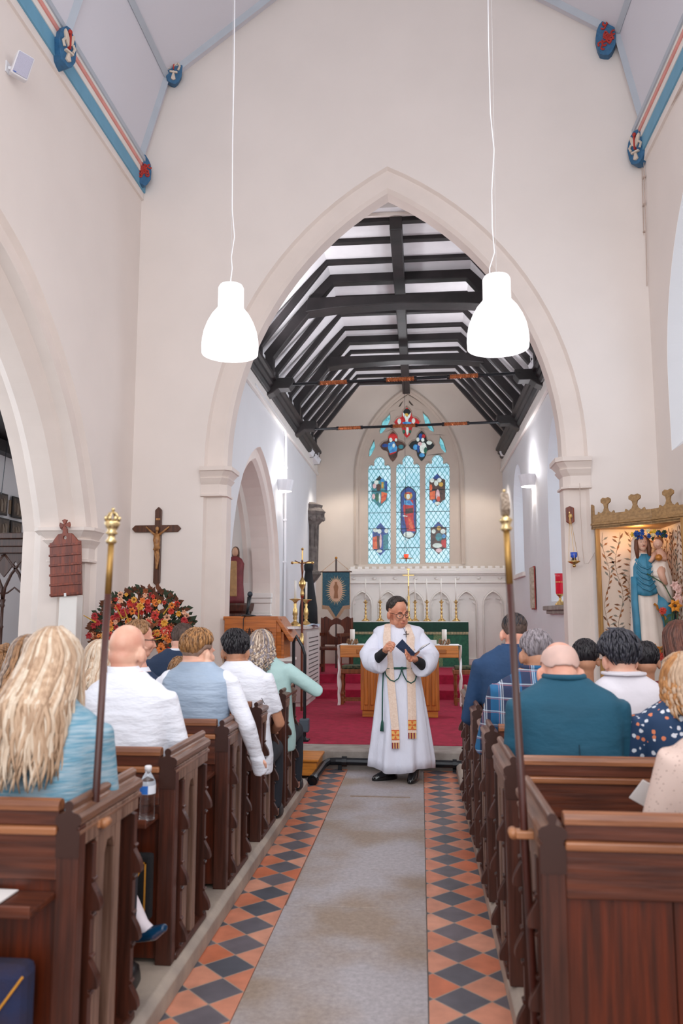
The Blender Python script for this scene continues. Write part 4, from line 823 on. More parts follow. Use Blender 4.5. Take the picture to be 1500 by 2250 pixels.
# ======================= NAVE OBJECTS =======================
# pendants
def pendant(label, px_, py_top, py_bot, Y, cordpx, wp):
    p = at(px_, py_bot, Y=Y); q = at(px_, py_top, Y=Y); H = q.z-p.z; R = wp/FPX*Y/2*1.0
    t = thing('pendant_lamp', label, 'lamp', (p.x, Y, p.z), 0, 'white glass pendants')
    glow = M_('lamp_opal_glass', '#FFFBFF', .3, emit=1.25, var=0)
    MB().lathe([(R*.985, 0), (R, H*.10), (R*.985, H*.2), (R*.93, H*.32), (R*.82, H*.44), (R*.66, H*.56), (R*.48, H*.65), (R*.455, H*.67), (R*.45, H*.95), (R*.40, H*.99), (R*.1, H)], (0, 0, 0), 40).build('shade', glow, t, smooth=True)
    MB().lathe([(R*.9, .004), (R*.2, -.012)], (0, 0, 0), 30).build('diffuser', glow, t, smooth=True)
    pts = []
    for a, b in cordpx: c = at(a, b, Y=Y); pts.append((c.x-p.x, 0, c.z-p.z))
    MB().tube(pts, .0034, 6).build('cord', white_pl, t, smooth=True)
    s = at(cordpx[-1][0], -500, Y=Y); MB().tube([(0, 0, H), (s.x-p.x, 0, min(s.z-p.z, 9.6-p.z))], .0015, 4).build('support_wire', M_('steel_wire', '#C8C4C4', .4), t)
    plight('pendant_glow', (p.x, Y, p.z-.12), 26, (1, .97, .95), .12)
pendant('white glowing glass pendant lamp hanging left of the chancel arch', 505, 627, 778, 4.9, [(505, 629), (510, 590), (508, 565), (515, 520), (510, 460), (511, 300), (514, 160), (516, -60)], 131)
pendant('white glowing glass pendant lamp hanging right of the chancel arch', 1094, 607, 765, 4.8, [(1076, 612), (1075, 590), (1086, 555), (1081, 500), (1080, 420), (1085, 330), (1077, 250), (1073, 100), (1071, -60)], 138)
# bosses
red_p = M_('boss_red', '#B5342A', .6); blu_b = M_('boss_blue', '#356A92', .6, var=.25, scale=20, bump=.5); cream_p = M_('boss_cream', '#D9C8B8', .6)
def boss(label, loc, rz, rx, kind):
    t = thing('roof_boss', label, 'roof boss', loc, 0, 'painted roof bosses'); Mx = rot(0, 0, rz) @ rot(rx, 0, 0)
    n = 14; ring = [((.11+.012*math.sin(k*3.1))*math.cos(2*PI*k/n), (.19+.01*math.sin(k*2.3))*math.sin(2*PI*k/n)-(.03 if k > 7 else 0)) for k in range(n)]
    MB().prism(ring, XZ, -.05, .09).xf(Mx).build('block', blu_b, t, bevel=.02)
    if kind == 'fleur':
        for nm, poly in (('petal', [(0, -.02), (.028, .06), (.02, .13), (0, .165), (-.02, .13), (-.028, .06)]),):
            for s, a in ((-1, .35), (1, -.35)):
                R2 = [(q[0]*math.cos(a)-q[1]*math.sin(a), q[0]*math.sin(a)+q[1]*math.cos(a)-.02) for q in poly]; MB().prism(R2, XZ, -.075, -.045).xf(Mx).build('petal', cream_p, t, bevel=.008)
        MB().tube([(-.055, -.062, -.05), (-.075, -.062, .0), (-.05, -.062, .03)], .014, 6).xf(Mx).build('curl', cream_p, t); MB().tube([(.055, -.062, -.05), (.075, -.062, .0), (.05, -.062, .03)], .014, 6).xf(Mx).build('curl', cream_p, t)
        MB().prism([(-.05, -.07), (.05, -.07), (.05, -.09), (-.05, -.09)], XZ, -.085, -.05).xf(Mx).build('band', cream_p, t, bevel=.006); MB().prism([(0, -.05), (.03, -.16), (0, -.175), (-.03, -.16)], XZ, -.075, -.045).xf(Mx).build('foot', cream_p, t, bevel=.006)
        MB().prism([(-.007, -.05), (.007, -.05), (.008, .1), (-.008, .1)], XZ, -.085, -.05).xf(Mx).build('stem', red_p, t); MB().ell((0, -.07, .13), (.022, .02, .025), 8, 6).xf(Mx).build('bud', red_p, t, smooth=True)
    else:
        random.seed(int(abs(loc[0])*10))
        for k in range(18):
            a = random.random()*6.28; r = random.random()*.085; x_, z_ = r*math.cos(a), r*1.7*math.sin(a)
            MB().tube([(x_+.024*math.cos(q+k), -.058, z_+.024*math.sin(q+k)) for q in [i*.9 for i in range(6)]], .011, 5).xf(Mx).build('leaf_curl', red_p, t)
boss('blue boss with cream fleur-de-lis on the left cornice', tuple(at(141, 103, X=XL+.1)), PI/2-.35, 0, 'fleur')
boss('small blue and cream fleur-de-lis boss where the left roof bends at the arch wall', tuple(at(381, 147, Y=8.98)), .35, .3, 'fleur')
boss('red and blue carved boss in the left corner below the cornice', tuple(at(311, 374, Y=8.98)), .75, 0, 'leaf')
boss('red and blue carved boss where the right roof bends at the arch wall', tuple(at(1330, 84, Y=8.78)), -.2, .2, 'leaf')
boss('narrow blue and cream fleur-de-lis boss in the right corner below the cornice', tuple(at(1402, 324, Y=8.75)), -.85, 0, 'fleur')
# speaker
p = at(45, 147, Y=5.9)
t = thing('wall_speaker', 'small white loudspeaker mounted high on the left nave wall', 'loudspeaker', (XL+.13, p.y, p.z)); Mx = rot(.35, .2, .75)
MB().box(-.07, .07, -.06, .06, -.1, .1, 0, Mx).build('cabinet', white_pl, t, bevel=.015)
MB().box(-.06, .06, -.068, -.06, -.088, .09, 0, Mx).build('grille', M_('speaker_grille', '#B9B6C8', .7, var=.2, scale=300), t, bevel=.004); MB().box(-.055, -.03, -.071, -.068, -.085, -.078, 0, Mx).build('badge', M_('badge_blue', '#2C5BB0', .5), t)
MB().tube([(-.12, .0, 0), (-.05, .03, 0)], .016, 6).box(-.129, -.12, -.03, .03, -.05, .05).build('bracket', white_pl, t)
# cables on right wall
t = thing('wall_cables', 'pair of thin cream cables clipped down the right corner of the nave wall', 'cable')
for k in range(2):
    q = [at(1500-4*k+14, 150+18*k, X=XR-.02), at(1414-3*k, 338+6*k, X=XR-.02), at(1410+4*k, 352, X=XR-.02), at(1411+5*k, 420, X=XR-.02), at(1417+4*k, 628, X=XR-.02)]
    MB().tube(q, .005, 5).build('cable', M_('cable_cream', '#C9B4A8', .6), t)
m = [at(1414, y, X=XR-.02) for y in (390, 450, 510, 570, 610)]
for q in m: MB().box(q.x-.01, q.x+.012, q.y-.03, q.y+.03, q.z-.008, q.z+.008).build('clip', M_('cable_cream', '#C9B4A8', .6), t)
# crucifix on wall
crw = wood('crucifix_wood', '#5E3520', '#432414', .35, 2)
p = at(345, 1200, Y=9.08); yw = YA-SK*(p.x+.3)-.006
t = thing('wall_crucifix', 'brown wooden crucifix hanging on the arch wall above the flowers', 'crucifix', (p.x, yw, 0))
zt_, zb_ = at(346, 1114, Y=yw).z, at(343, 1288, Y=yw).z; xl_, xr_ = at(291, 1163, Y=yw).x-p.x, at(399, 1161, Y=yw).x-p.x; zc = at(345, 1162, Y=yw).z; hw = .042
MB().prism([(-hw, zb_+.04), (0, zb_), (hw, zb_+.04), (hw, zt_-.04), (0, zt_), (-hw, zt_-.04)], XZ, -.028, 0).build('upright_beam', crw, t, bevel=.008)
MB().prism([(xl_, zc), (xl_+.04, zc-hw), (xr_-.04, zc-hw), (xr_, zc), (xr_-.04, zc+hw), (xl_+.04, zc+hw)], XZ, -.03, -.001).build('cross_beam', crw, t, bevel=.008)
fg = M_('carved_figure', '#B5824E', .45, col2='#8A5A30', scale=30)
z0 = zc-.01
f = MB(); f.tube([(0, -.055, z0-.06), (.0, -.06, z0-.13), (.005, -.055, z0-.21), (-.01, -.05, z0-.25)], [.034, .045, .033, .038], 10); f.tube([(-.0, -.055, z0-.24), (.022, -.065, z0-.33), (.004, -.045, z0-.43), (.008, -.06, z0-.47)], [.026, .023, .015, .01], 8)
f.tube([(-.012, -.05, z0-.24), (.006, -.06, z0-.34), (-.0, -.04, z0-.43), (.0, -.055, z0-.46)], [.024, .02, .014, .01], 8)
for s in (-1, 1): f.tube([(s*.02, -.055, z0-.07), (s*.07, -.05, z0-.03), (s*.14, -.038, z0+.03)], [.017, .012, .009], 8)
f.tube([(0, -.055, z0-.06), (.0, -.06, z0-.02)], .014, 8).ell((.004, -.066, z0+.0), (.022, .024, .03), 10, 8); f.build('figure', fg, t, smooth=True)
MB().box(-.04, .04, -.05, -.035, z0-.235, z0-.2).build('loincloth', M_('carved_cloth', '#A87A4A', .5), t, bevel=.008); MB().box(-.025, .025, -.035, -.028, zc+.1, zc+.125).build('title_plate', fg, t)
# hymn board
hbw = wood('hymn_board_wood', '#8A3A1C', '#5E2412', .35, 2)
p = at(144, 1250, Y=7.78); t = thing('hymn_board', 'reddish wooden hymn board with a cross top hanging slightly crooked on the pier', 'hymn board', (p.x, 7.79, p.z)); t.rotation_euler = (0, math.radians(-4), math.radians(-4))
hw, hh = .17, .275
prof = [(-hw, -hh), (hw, -hh), (hw, hh), (hw-.03, hh+.005), (hw-.055, hh+.04), (.075, hh+.085), (.028, hh+.09), (.022, hh+.13), (-.022, hh+.13), (-.028, hh+.09), (-.075, hh+.085), (-hw+.055, hh+.04), (-hw+.03, hh+.005), (-hw, hh)]
MB().prism(prof, XZ, -.012, .012, holes=[[(.02*math.cos(k*.7854), hh+.045+.02*math.sin(k*.7854)) for k in range(8)]]).build('board', hbw, t, bevel=.003)
cz = hh+.175; arm = []
for k in range(4):
    a = k*PI/2
    for x_, z_ in ((.012, .016), (.03, .052), (0, .06), (-.03, .052), (-.012, .016)): arm.append((x_*math.cos(a)+z_*math.sin(a), cz-x_*math.sin(a)+z_*math.cos(a)))
MB().prism(arm, XZ, -.011, .011).build('cross_finial', hbw, t, bevel=.002)
for i in range(6): z = hh-.03-i*(2*hh-.05)/5; MB().box(-hw-.004, hw+.004, -.026, -.010, z-.011, z+.011).build('number_rail', hbw, t, bevel=.002)
MB().box(-.012, .012, -.03, -.026, -hh-.005, -hh+.03).build('paper_tag', M_('paper', '#E6E2E0', .7), t)
# sanctuary lamp on right arch respond
p = at(1253, 1130, Y=8.86); t = thing('wall_lamp', 'hanging blue glass votive lamp on brass chains from a wooden shield', 'lamp', (p.x, 8.86, p.z))
MB().prism([(-.045, .075), (0, .095), (.045, .075), (.045, -.08), (0, -.11), (-.045, -.08)], XZ, .02, .045).build('shield', hbw, t, bevel=.008)
MB().tube([(0, .02, 0), (-.02, -.03, .0), (-.03, -.1, .01)], .006, 6).ell((0, .01, -.02), (.022, .014, .03), 8, 6).build('hook', gold, t)
z = at(1250, 1218, Y=8.78).z-p.z
MB().tube([(-.03, -.1, .0), (-.055, -.1, z-.08)], .0022, 4).tube([(-.03, -.1, .0), (.055, -.08, z-.08)], .0022, 4).tube([(-.03, -.1, 0), (0, -.14, z-.08)], .0022, 4).build('chains', gold, t)
MB().lathe([(.012, z-.14), (.02, z-.125), (.012, z-.11), (.062, z-.085), (.066, z-.075), (.03, z-.07), (.02, z-.04)], (0, -.1, 0), 16).build('brass_dish', gold, t, smooth=True)
MB().lathe([(.015, z-.045), (.034, z-.03), (.037, z+.02), (.034, z+.02)], (0, -.1, 0), 16).build('blue_glass', M_('cobalt_glass', '#1648B0', .1, coat=.5, emit=.15), t, smooth=True)
t = thing('wall_cable', 'thin cream cable looping from the arch pier to the statue shrine', 'cable')
pts = [at(x, y, Y=8.84) for x, y in ((1273, 1062), (1275, 1120), (1279, 1200), (1283, 1238), (1292, 1238), (1302, 1222), (1306, 1214))]; MB().tube(pts, .003, 5).build('cable', M_('cable_cream', '#C9B4A8', .6), t)
# shrine in the corner
wshr = wood('shrine_wood', '#A98252', '#8C6A40', .5, 0); wsh2 = wood('shrine_wood_gold', '#B98A48', '#94682E', .45, 2)
t = thing('corner_shrine', 'wooden corner shrine with crown shaped canopy and leaf patterned back panels', 'shrine', (0, 0, 0))
yb = 8.80; zb = 1.10
pa = at(1307, 1163, Y=yb); xl = pa.x; zc_ = pa.z
def leaf_mat():
    m, tt, b = nt('leaf_wallpaper'); b.inputs['Base Color'].default_value = hexc('#E2CDBB'); b.inputs['Roughness'].default_value = .7; return m
lw = leaf_mat()
MB().box(xl, XR-.02, yb-.02, yb, zb, zc_+.02).build('back_panel', lw, t); MB().box(XR-.03, XR-.01, 7.95, yb-.02, zb, zc_+.06).build('side_panel', lw, t)
for nm, x0, x1, y0, y1 in (('frame_post', xl-.01, xl+.035, yb-.06, yb), ('frame_post', XR-.075, XR-.02, 7.93, 7.98)): MB().box(x0, x1, y0, y1, zb-.5, zc_+.02).build(nm, wsh2, t, bevel=.006)
stem_m = M_('painted_twig', '#8A6A4A', .7); lf = [M_('painted_leaf_rust', '#A06436', .7), M_('painted_leaf_grey', '#8A8478', .7), M_('painted_leaf_brown', '#7E5236', .7)]
random.seed(11)
def spray(fn, w_, h_, n, nm):
    st = MB(); lv = [MB(), MB(), MB()]; cols = max(2, round(w_/.12))
    for i in range(cols):
        x0 = (i+.5)*w_/cols; pts = []; z = 0
        while z < h_-.01: pts.append((min(max(x0+.032*math.sin(z*9+i*2.1), .012), w_-.012), z)); z += .03
        st.tube([fn(q[0], q[1], .002) for q in pts], .0016, 4)
        for k in range(1, len(pts)-2):
            s = 1 if k % 2 else -1; q = pts[k]; b = PI/2-s*random.uniform(.55, 1.25)+.25*math.cos(q[1]*9+i*2.1); l = random.uniform(.05, .08); g0 = .016
            p0 = (q[0]+g0*math.cos(b), q[1]+g0*math.sin(b)); e = (p0[0]+l*math.cos(b), p0[1]+l*math.sin(b)); mx_, mz_ = (p0[0]+e[0])/2, (p0[1]+e[1])/2; nx, nz = -math.sin(b)*.011, math.cos(b)*.011
            if not (0.008 < e[0] < w_-.008 and 0 < e[1] < h_-.008): continue
            st.tube([fn(q[0], q[1], .002), fn(p0[0], p0[1], .002)], .0012, 4); lv[random.randrange(3)].prism([p0, (mx_+nx, mz_+nz), e, (mx_-nx, mz_-nz)], fn, .001, .003)
    st.build('painted_twigs', stem_m, t)
    for k in range(3): lv[k].build('painted_leaves', lf[k], t)
spray(lambda u, v, d: (xl+.03+u, yb-.02-d, zb+v), XR-xl-.06, zc_-zb, 0, 'a')
spray(lambda u, v, d: (XR-.03-d, yb-.03-u, zb+v), .82, zc_-zb, 0, 'b')
# canopy: polygon from back wall round to side wall
cpts = [(xl-.04, yb), (xl-.03, yb-.06), (xl+.19, yb-.27), (xl+.45, yb-.52), (xl+.68, yb-.86), (XR-.01, yb-.95)]
base_z = zc_+.0
def along(pts, prof, nm, mat, thick=.03, bevel=.004):
    for i in range(len(pts)-1):
        a, b = Vector(pts[i]), Vector(pts[i+1]); u = (b-a); L = u.length; u.normalize(); n = Vector((u.y, -u.x))
        MB().prism(prof(L, i), lambda q, v, d: (a.x+u.x*q+n.x*d, a.y+u.y*q+n.y*d, base_z+v), -thick, 0).build(nm, mat, t, bevel=bevel)
along(cpts, lambda L, i: [(0, .0), (L, .0), (L, .035), (0, .035)], 'canopy_moulding', wshr, .06)
along([(p_[0]-.01, p_[1]-.012) for p_ in cpts], lambda L, i: [(0, .035), (L, .035), (L, .06), (0, .06)], 'canopy_moulding', wshr, .05)
def crest(L, i):
    h0 = .06; h1 = .15
    if L < .12: return [(0, h0), (L, h0), (L, h1+.1), (L*.2, h1+.12), (0, h1)]
    c = L/2; k = min(1, L/.35); P = [(0, h0), (L, h0), (L, h1)]
    P += [(c+.115*k, h1+.0), (c+.105*k, h1+.03), (c+.07*k, h1+.005), (c+.035*k, h1+.03), (c+.022*k, h1+.065), (c+.03*k, h1+.10), (c+.066*k, h1+.125), (c+.066*k, h1+.155), (c+.035*k, h1+.175), (c, h1+.165)]
    P += [(c-.035*k, h1+.175), (c-.066*k, h1+.155), (c-.066*k, h1+.125), (c-.03*k, h1+.10), (c-.022*k, h1+.065), (c-.035*k, h1+.03), (c-.07*k, h1+.005), (c-.105*k, h1+.03), (c-.115*k, h1+.0), (0, h1)]
    return P
along(cpts, crest, 'crown_crest', wshr, .022)
MB().prism([(a, b) for a, b in cpts]+[(XR-.01, yb)], XY, base_z-.005, base_z+.02).build('canopy_ceiling', wshr, t)
MB().prism([(xl-.02, yb), (xl-.02, yb-.2), (xl+.45, yb-.5), (XR-.02, yb-.75), (XR-.02, yb)], XY, zb-.02, zb+.03).build('shelf', M_('marble_shelf', '#D6C8BE', .4), t, bevel=.006)
MB().box(xl+.1, XR-.03, yb-.5, yb-.02, .1, zb-.02).build('plinth', M_('plinth_paint', '#D8CCC2', .6), t)
plight('shrine_lamp', (2.25, 8.45, base_z-.07), 5.5, (1, .62, .28), .03)
# statue of robed woman and child
p = at(1432, 1400, Y=8.5)
t = thing('madonna_statue', 'painted statue of a veiled woman in blue and white holding a child, crowned with flowers', 'statue', (2.29, 8.42, zb+.035), 0, None, 1.1)
robe = M_('statue_white_robe', '#E8D8CC', .6, var=.08, bump=.2); bl = M_('statue_blue_mantle', '#3E86A4', .55, var=.2, scale=10, bump=.2); gld = M_('statue_gold_edge', '#C07A30', .4, .3)
def folds(rows, n=40, amp=.06, f=9):
    return [[Vector((cx+rx*math.cos(2*PI*k/n)*(1+amp*a_*math.sin(f*2*PI*k/n+z*3)), cy+ry*math.sin(2*PI*k/n)*(1+amp*a_*math.sin(f*2*PI*k/n+z*3)), z)) for k in range(n)] for cx, cy, rx, ry, z, a_ in rows]
MB().loft(folds([(0, 0, .165, .13, 0, 1.2), (0, 0, .16, .125, .05, 1.2), (0, 0, .135, .11, .35, 1.2), (-.01, 0, .12, .10, .6, .8), (-.02, 0, .115, .09, .75, .4), (-.02, 0, .11, .085, .86, .2), (-.02, 0, .05, .05, .94, 0)])).build('white_robe', robe, t, smooth=True)
# mantle: front drape and side fall
rows = []
for z, a0, a1, r, rr in ((.93, -2.9, -.9, .055, .06), (.88, -3.1, -.7, .10, .10), (.82, -3.3, -.6, .112, .115), (.72, -3.3, -.4, .118, .12), (.64, -3.2, -.3, .122, .125), (.60, -3.1, -.3, .125, .13)):
    rows.append([Vector((-.01+r*math.cos(a0+(a1-a0)*k/20)*(1+.03*math.sin(k*1.7)), rr*math.sin(a0+(a1-a0)*k/20)*(1+.05*math.sin(k*1.7)), z-.06*math.sin(PI*k/20)*(.93-z)*3)) for k in range(21)])
o = MB().loft(rows, cap=False, closed=False).build('mantle_front', bl, t, smooth=True); o.modifiers.new('s', 'SOLIDIFY').thickness = .012
MB().loft(folds([(-.105, -.06, .032, .05, .02, 1), (-.11, -.06, .03, .05, .3, 1), (-.115, -.05, .03, .05, .5, 1), (-.105, -.03, .03, .05, .72, .5)], 24, .08, 5)).build('mantle_side', bl, t, smooth=True)
MB().loft(folds([(.2, 0, .05, .07, .20, 1), (.17, 0, .085, .08, .30, 1), (.14, -.01, .09, .09, .42, 1), (.12, 0, .08, .09, .55, 1)], 24, .15, 5)).build('mantle_fall', bl, t, smooth=True)
for k in range(5): MB().tube([(.03+.035*k, -.135+.012*k, .47-.05*k), (.055+.035*k, -.14+.01*k, .45-.05*k), (.06+.035*k, -.135, .42-.05*k)], .011, 6).build('gold_trim', gld, t)
for k in range(5):
    zz = .84-k*.05; MB().tube([(-.095, -.085, zz+.02), (-.06, -.115-.008*k, zz-.03), (-.01, -.125-.01*k, zz-.055), (.06, -.115, zz-.01)], .008, 6).build('mantle_fold', bl, t, smooth=True)
skn = M_('statue_flesh', '#D9A890', .5, var=.05)
h = MB(); h.ell((-.02, -.02, 1.03), (.05, .058, .072), 16, 12); h.ell((-.02, -.045, .985), (.03, .03, .03), 10, 8); h.tube([(-.02, 0, .9), (-.02, -.005, .99)], [.036, .032], 12); h.tube([(-.02, -.075, 1.04), (-.02, -.09, 1.012), (-.02, -.08, 1.008)], [.006, .011, .008], 8)
o = h.build('head', skn, t, smooth=True)
MB().box(-.045, -.03, -.074, -.069, 1.035, 1.04).build('eye', dark_oak, t); MB().box(-.01, .005, -.074, -.069, 1.035, 1.04).build('eye', dark_oak, t); MB().box(-.032, -.008, -.078, -.07, .992, .997).build('lips', M_('statue_lips', '#B0584C', .5), t)
hr = M_('statue_auburn_hair', '#6A3A22', .6, var=.3, scale=25, stretch=(4, 4, 1))
for s in (-1, 1): MB().tube([(-.02+s*.02, -.03, 1.10), (-.02+s*.052, -.03, 1.05), (-.02+s*.058, -.04, .98), (-.02+s*.05, -.05, .88)], [.012, .02, .022, .014], 8).build('hair_lock', hr, t, smooth=True)
MB().ell((-.02, .012, 1.04), (.06, .055, .075), 14, 10).build('hair', hr, t, smooth=True)
MB().loft(folds([(-.02, .03, .06, .06, 1.11, 0), (-.02, .05, .075, .06, 1.05, .5), (-.02, .06, .085, .06, .85, 1), (0, .06, .10, .06, .6, 1)], 24, .06, 6)).build('veil', robe, t, smooth=True)
# child
cx = .10
MB().ell((cx+.0, -.10, 1.02), (.042, .046, .052), 14, 10).ell((cx-.008, -.135, 1.005), (.02, .02, .02), 8, 6).tube([(cx+.01, -.08, .97), (cx+.03, -.08, .9), (cx+.02, -.09, .80)], [.03, .055, .05], 12).tube([(cx+.05, -.09, .93), (cx+.04, -.14, .87), (cx-.03, -.16, .89)], [.026, .022, .018], 8).tube([(cx-.03, -.09, .93), (cx-.06, -.12, .88), (cx-.085, -.12, .85)], [.022, .019, .016], 8).tube([(cx+.02, -.1, .80), (cx-.01, -.18, .74), (cx+.03, -.17, .64)], [.05, .035, .022], 10).build('child', skn, t, smooth=True)
MB().ell((cx+.008, -.09, 1.04), (.046, .048, .045), 12, 8).build('child_hair', M_('child_hair', '#8A5030', .6), t, smooth=True)
MB().ell((cx-.02, -.175, .885), .032, 14, 10).build('gold_orb', gld, t, smooth=True)
MB().loft(folds([(cx+.08, -.06, .03, .05, .48, 1), (cx+.05, -.09, .07, .06, .58, 1), (cx+.01, -.1, .09, .07, .72, 1), (cx+.0, -.09, .08, .07, .82, 1), (cx+.03, -.08, .05, .05, .87, 0)], 28, .09, 6)).build('child_drape', robe, t, smooth=True)
MB().tube([(.11, -.02, .86), (.17, -.07, .76), (.10, -.15, .72), (.03, -.17, .74)], [.045, .045, .035, .02], 10).build('sleeve', robe, t, smooth=True)
# flower crown
fcols = [M_('crown_blue_flower', '#1F4F9E', .6, var=.3, scale=20), M_('crown_yellow_flower', '#E2B83A', .6, var=.15), M_('crown_leaf', '#2E4A34', .7), M_('crown_cream_flower', '#E6D6A8', .6)]
random.seed(3); fc = thing('garland', 'garland of blue and yellow flowers laid over the heads of the statues', 'garland', (2.29, 8.42, zb+.035), 0, None, 1.1)
for k in range(46):
    a = k/46*2*PI; cxx = .045+.135*math.cos(a)+random.uniform(-.02, .02); cyy = -.03+.075*math.sin(a); z = 1.095+random.uniform(-.03, .035)+(.01 if cxx < .1 else .0)
    kk = random.choice((0, 1, 3, 2, 0, 1)) if cxx < .06 else random.choice((0, 0, 2, 1))
    m = MB()
    for q in range(6):
        b = q*1.047; r_ = .018; m.tube([(cxx, cyy, z), (cxx+r_*.7*math.cos(b), cyy-.012, z+r_*.7*math.sin(b)), (cxx+r_*1.2*math.cos(b), cyy-.006, z+r_*1.2*math.sin(b))], [.003, .009, .002], 5)
    m.build('flower', fcols[kk], fc, smooth=True)
# vase with flowers at right, votive cup
fr_ = thing('vase_flowers', 'glass vase of orange lily, red rose and pink gladiolus beside the statue', 'flower arrangement', (2.43, 8.22, zb+.03))
MB().lathe([(.03, 0), (.028, .1), (.045, .2), (.04, .2), (.024, .1)], (0, 0, 0), 14).build('vase', M_('glass_vase', '#D8E0DC', .05, trans=.9), fr_, smooth=True)
gr = M_('stem_green', '#3F5A34', .7, var=.3, scale=20)
for pts in ([(0, 0, .05), (-.02, 0, .3), (-.05, -.02, .47)], [(0, 0, .05), (.03, -.02, .35), (.05, -.03, .5)], [(.0, 0, .1), (.08, 0, .5), (-.02, .0, .72), (-.17, .02, .82)], [(.01, 0, .1), (.1, 0, .4), (.12, 0, .6)]): MB().tube(pts, .006, 5).build('stem', gr, fr_)
def bloom(parent, c, r, mat, n=6, centre=None, nm='bloom', tilt=0):
    m = MB(); c = Vector(c)
    for k in range(n):
        a = 2*PI*k/n+tilt; u = Vector((math.cos(a), -.35, math.sin(a))).normalized(); v = Vector((-math.sin(a), 0, math.cos(a)))
        m.loft([[c, c, c, c], [c+u*r*.5+v*r*.32+Vector((0, -.1*r, 0)), c+u*r*.5+Vector((0, -.2*r, 0)), c+u*r*.5-v*r*.32+Vector((0, -.1*r, 0)), c+u*r*.5+Vector((0, .0, 0))], [c+u*r+Vector((0, .05*r, 0))]*4])
    if centre: m.ell(c+Vector((0, -.15*r, 0)), r*.22, 8, 5, 1)
    return m.build(nm, [mat, centre] if centre else mat, parent)
yel = M_('lily_orange', '#E8932A', .6, var=.15); redr = M_('rose_red', '#C8402E', .6, var=.2); pnk = M_('gladiolus_pink', '#E8BEB4', .6, var=.1); brn = M_('flower_centre', '#4A2A1A', .7)
bloom(fr_, (.06, -.05, .5), .075, yel, 6, brn); bloom(fr_, (-.06, -.05, .45), .045, redr, 9); bloom(fr_, (-.05, -.06, .46), .03, redr, 7)
for x_, z_ in ((.10, .58), (.11, .66), (.08, .7), (.11, .54)): bloom(fr_, (x_, -.02, z_), .055, pnk, 6)
for k in range(10): 
    a = random.uniform(-2.5, .5); z = random.uniform(.15, .4); MB().prism([(0, 0), (.03, .015), (.075, 0), (.03, -.015)], XZ, -.002, .002).xf(T(random.uniform(-.03, .03), -.02, z) @ rot(0, a, 0)).build('leaf', gr, fr_)
cu = thing('votive_cup', 'grey blue cup shaped votive lamp on the shrine shelf at the left', 'lamp', (at(1352, 1390, Y=8.55).x, 8.6, zb+.035))
MB().lathe([(.03, 0), (.03, .18), (.05, .2), (.055, .255), (.08, .27), (.08, .275), (.048, .262)], (0, 0, 0), 16).build('cup', M_('pewter_cup', '#8A93A6', .4, .5), cu, smooth=True)
al = thing('autumn_leaves', 'orange artificial autumn leaves and flowers heaped at the statue feet', 'decoration', (2.30, 8.25, zb+.03))
random.seed(5)
for k in range(26):
    cx, cy, z = random.uniform(-.25, .22), random.uniform(-.08, .05), random.uniform(.01, .16)*(1.1-abs(k % 7-3)*.2); bloom(al, (cx, cy, z), random.uniform(.03, .055), random.choice((yel, redr, M_('leaf_orange', '#D9862E', .6, var=.2), M_('leaf_olive', '#7A5A2A', .6, var=.2))), 5, nm='leaf', tilt=random.random())
p = at(1385, 1398, Y=8.3); bloom(al, (p.x-2.30+.0, -.06, .15), .03, redr, 8)
# mirror-white flower stand arrangement left
random.seed(21)
fa = thing('flower_arrangement', 'large autumn arrangement of red, orange and yellow flowers on a stand before the arch wall', 'flower arrangement', (at(312, 1390, Y=7.95).x, 7.95, 0))
MB().lathe([(.16, 0), (.16, .02), (.02, .05), (.018, .9), (.12, .95), (.14, 1.05), (.1, 1.06)], (0, 0, 0), 14).build('stand', blackm, fa)
cols = [M_('fl_crimson', '#A81E22', .6, var=.3, scale=30), M_('fl_scarlet', '#C8321E', .6, var=.3, scale=30), M_('fl_orange', '#E0762A', .6, var=.2, scale=30), M_('fl_amber', '#D9972F', .6, var=.2, scale=30), M_('fl_peach', '#DCA080', .6, var=.2, scale=30), M_('fl_rust', '#93481F', .7, var=.3, scale=30)]
gd = M_('foliage_dark', '#33402A', .8, var=.4, scale=20); gb = M_('foliage_rust', '#6A3A20', .8, var=.4, scale=20); gy2 = M_('grass_yellow', '#B98A28', .7)
def dome(k):
    a = random.uniform(-.75, PI+.75); r = math.sqrt(random.random()); sx = .53
    return Vector((r*math.cos(a)*sx, 0, r*math.sin(a)*(.46 if math.sin(a) > 0 else .34))), a, r
fo = MB(); fo2 = MB()
for k in range(900):
    v, a, r = dome(k); c = v+Vector((0, random.uniform(-.12, .12)*(1.2-r), 1.34)); L = random.uniform(.05, .10); b = a+random.uniform(-1, 1)
    d = Vector((math.cos(b), random.uniform(-.6, .3), math.sin(b))).normalized(); s_ = d.cross(Vector((0, 1, .2))).normalized()*L*.28
    (fo if k % 2 else fo2).add([c, c+d*L*.5+s_, c+d*L, c+d*L*.5-s_, c+d*L*.5+Vector((0, .006, 0))], [(0, 1, 2), (0, 2, 3), (0, 4, 1), (1, 4, 2), (2, 4, 3), (3, 4, 0)])
for f_, mt_ in ((fo, gd), (fo2, gb)): o = f_.build('foliage', mt_, fa); o['kind'] = 'stuff'
sp = []
for k in range(150):
    v, a, r = dome(k); c = v+Vector((0, -.14+.1*r+random.uniform(-.03, .03), 1.34)); rr_ = random.uniform(.03, .058)
    if r > .75: rr_ *= .8
    ci = random.choice((0, 0, 1, 1, 2, 2, 3, 4, 5)); bloom(fa, c, rr_, cols[ci], random.choice((6, 8, 10)), brn if random.random() < .35 else None, 'bloom', random.random())
for k in range(14): v, a, r = dome(k); c = v+Vector((0, -.16, 1.25)); d = Vector((math.cos(a), -.2, math.sin(a)))*.14; MB().tube([c, c+d], [.009, .004], 5).build('grass_spike', gy2, fa)
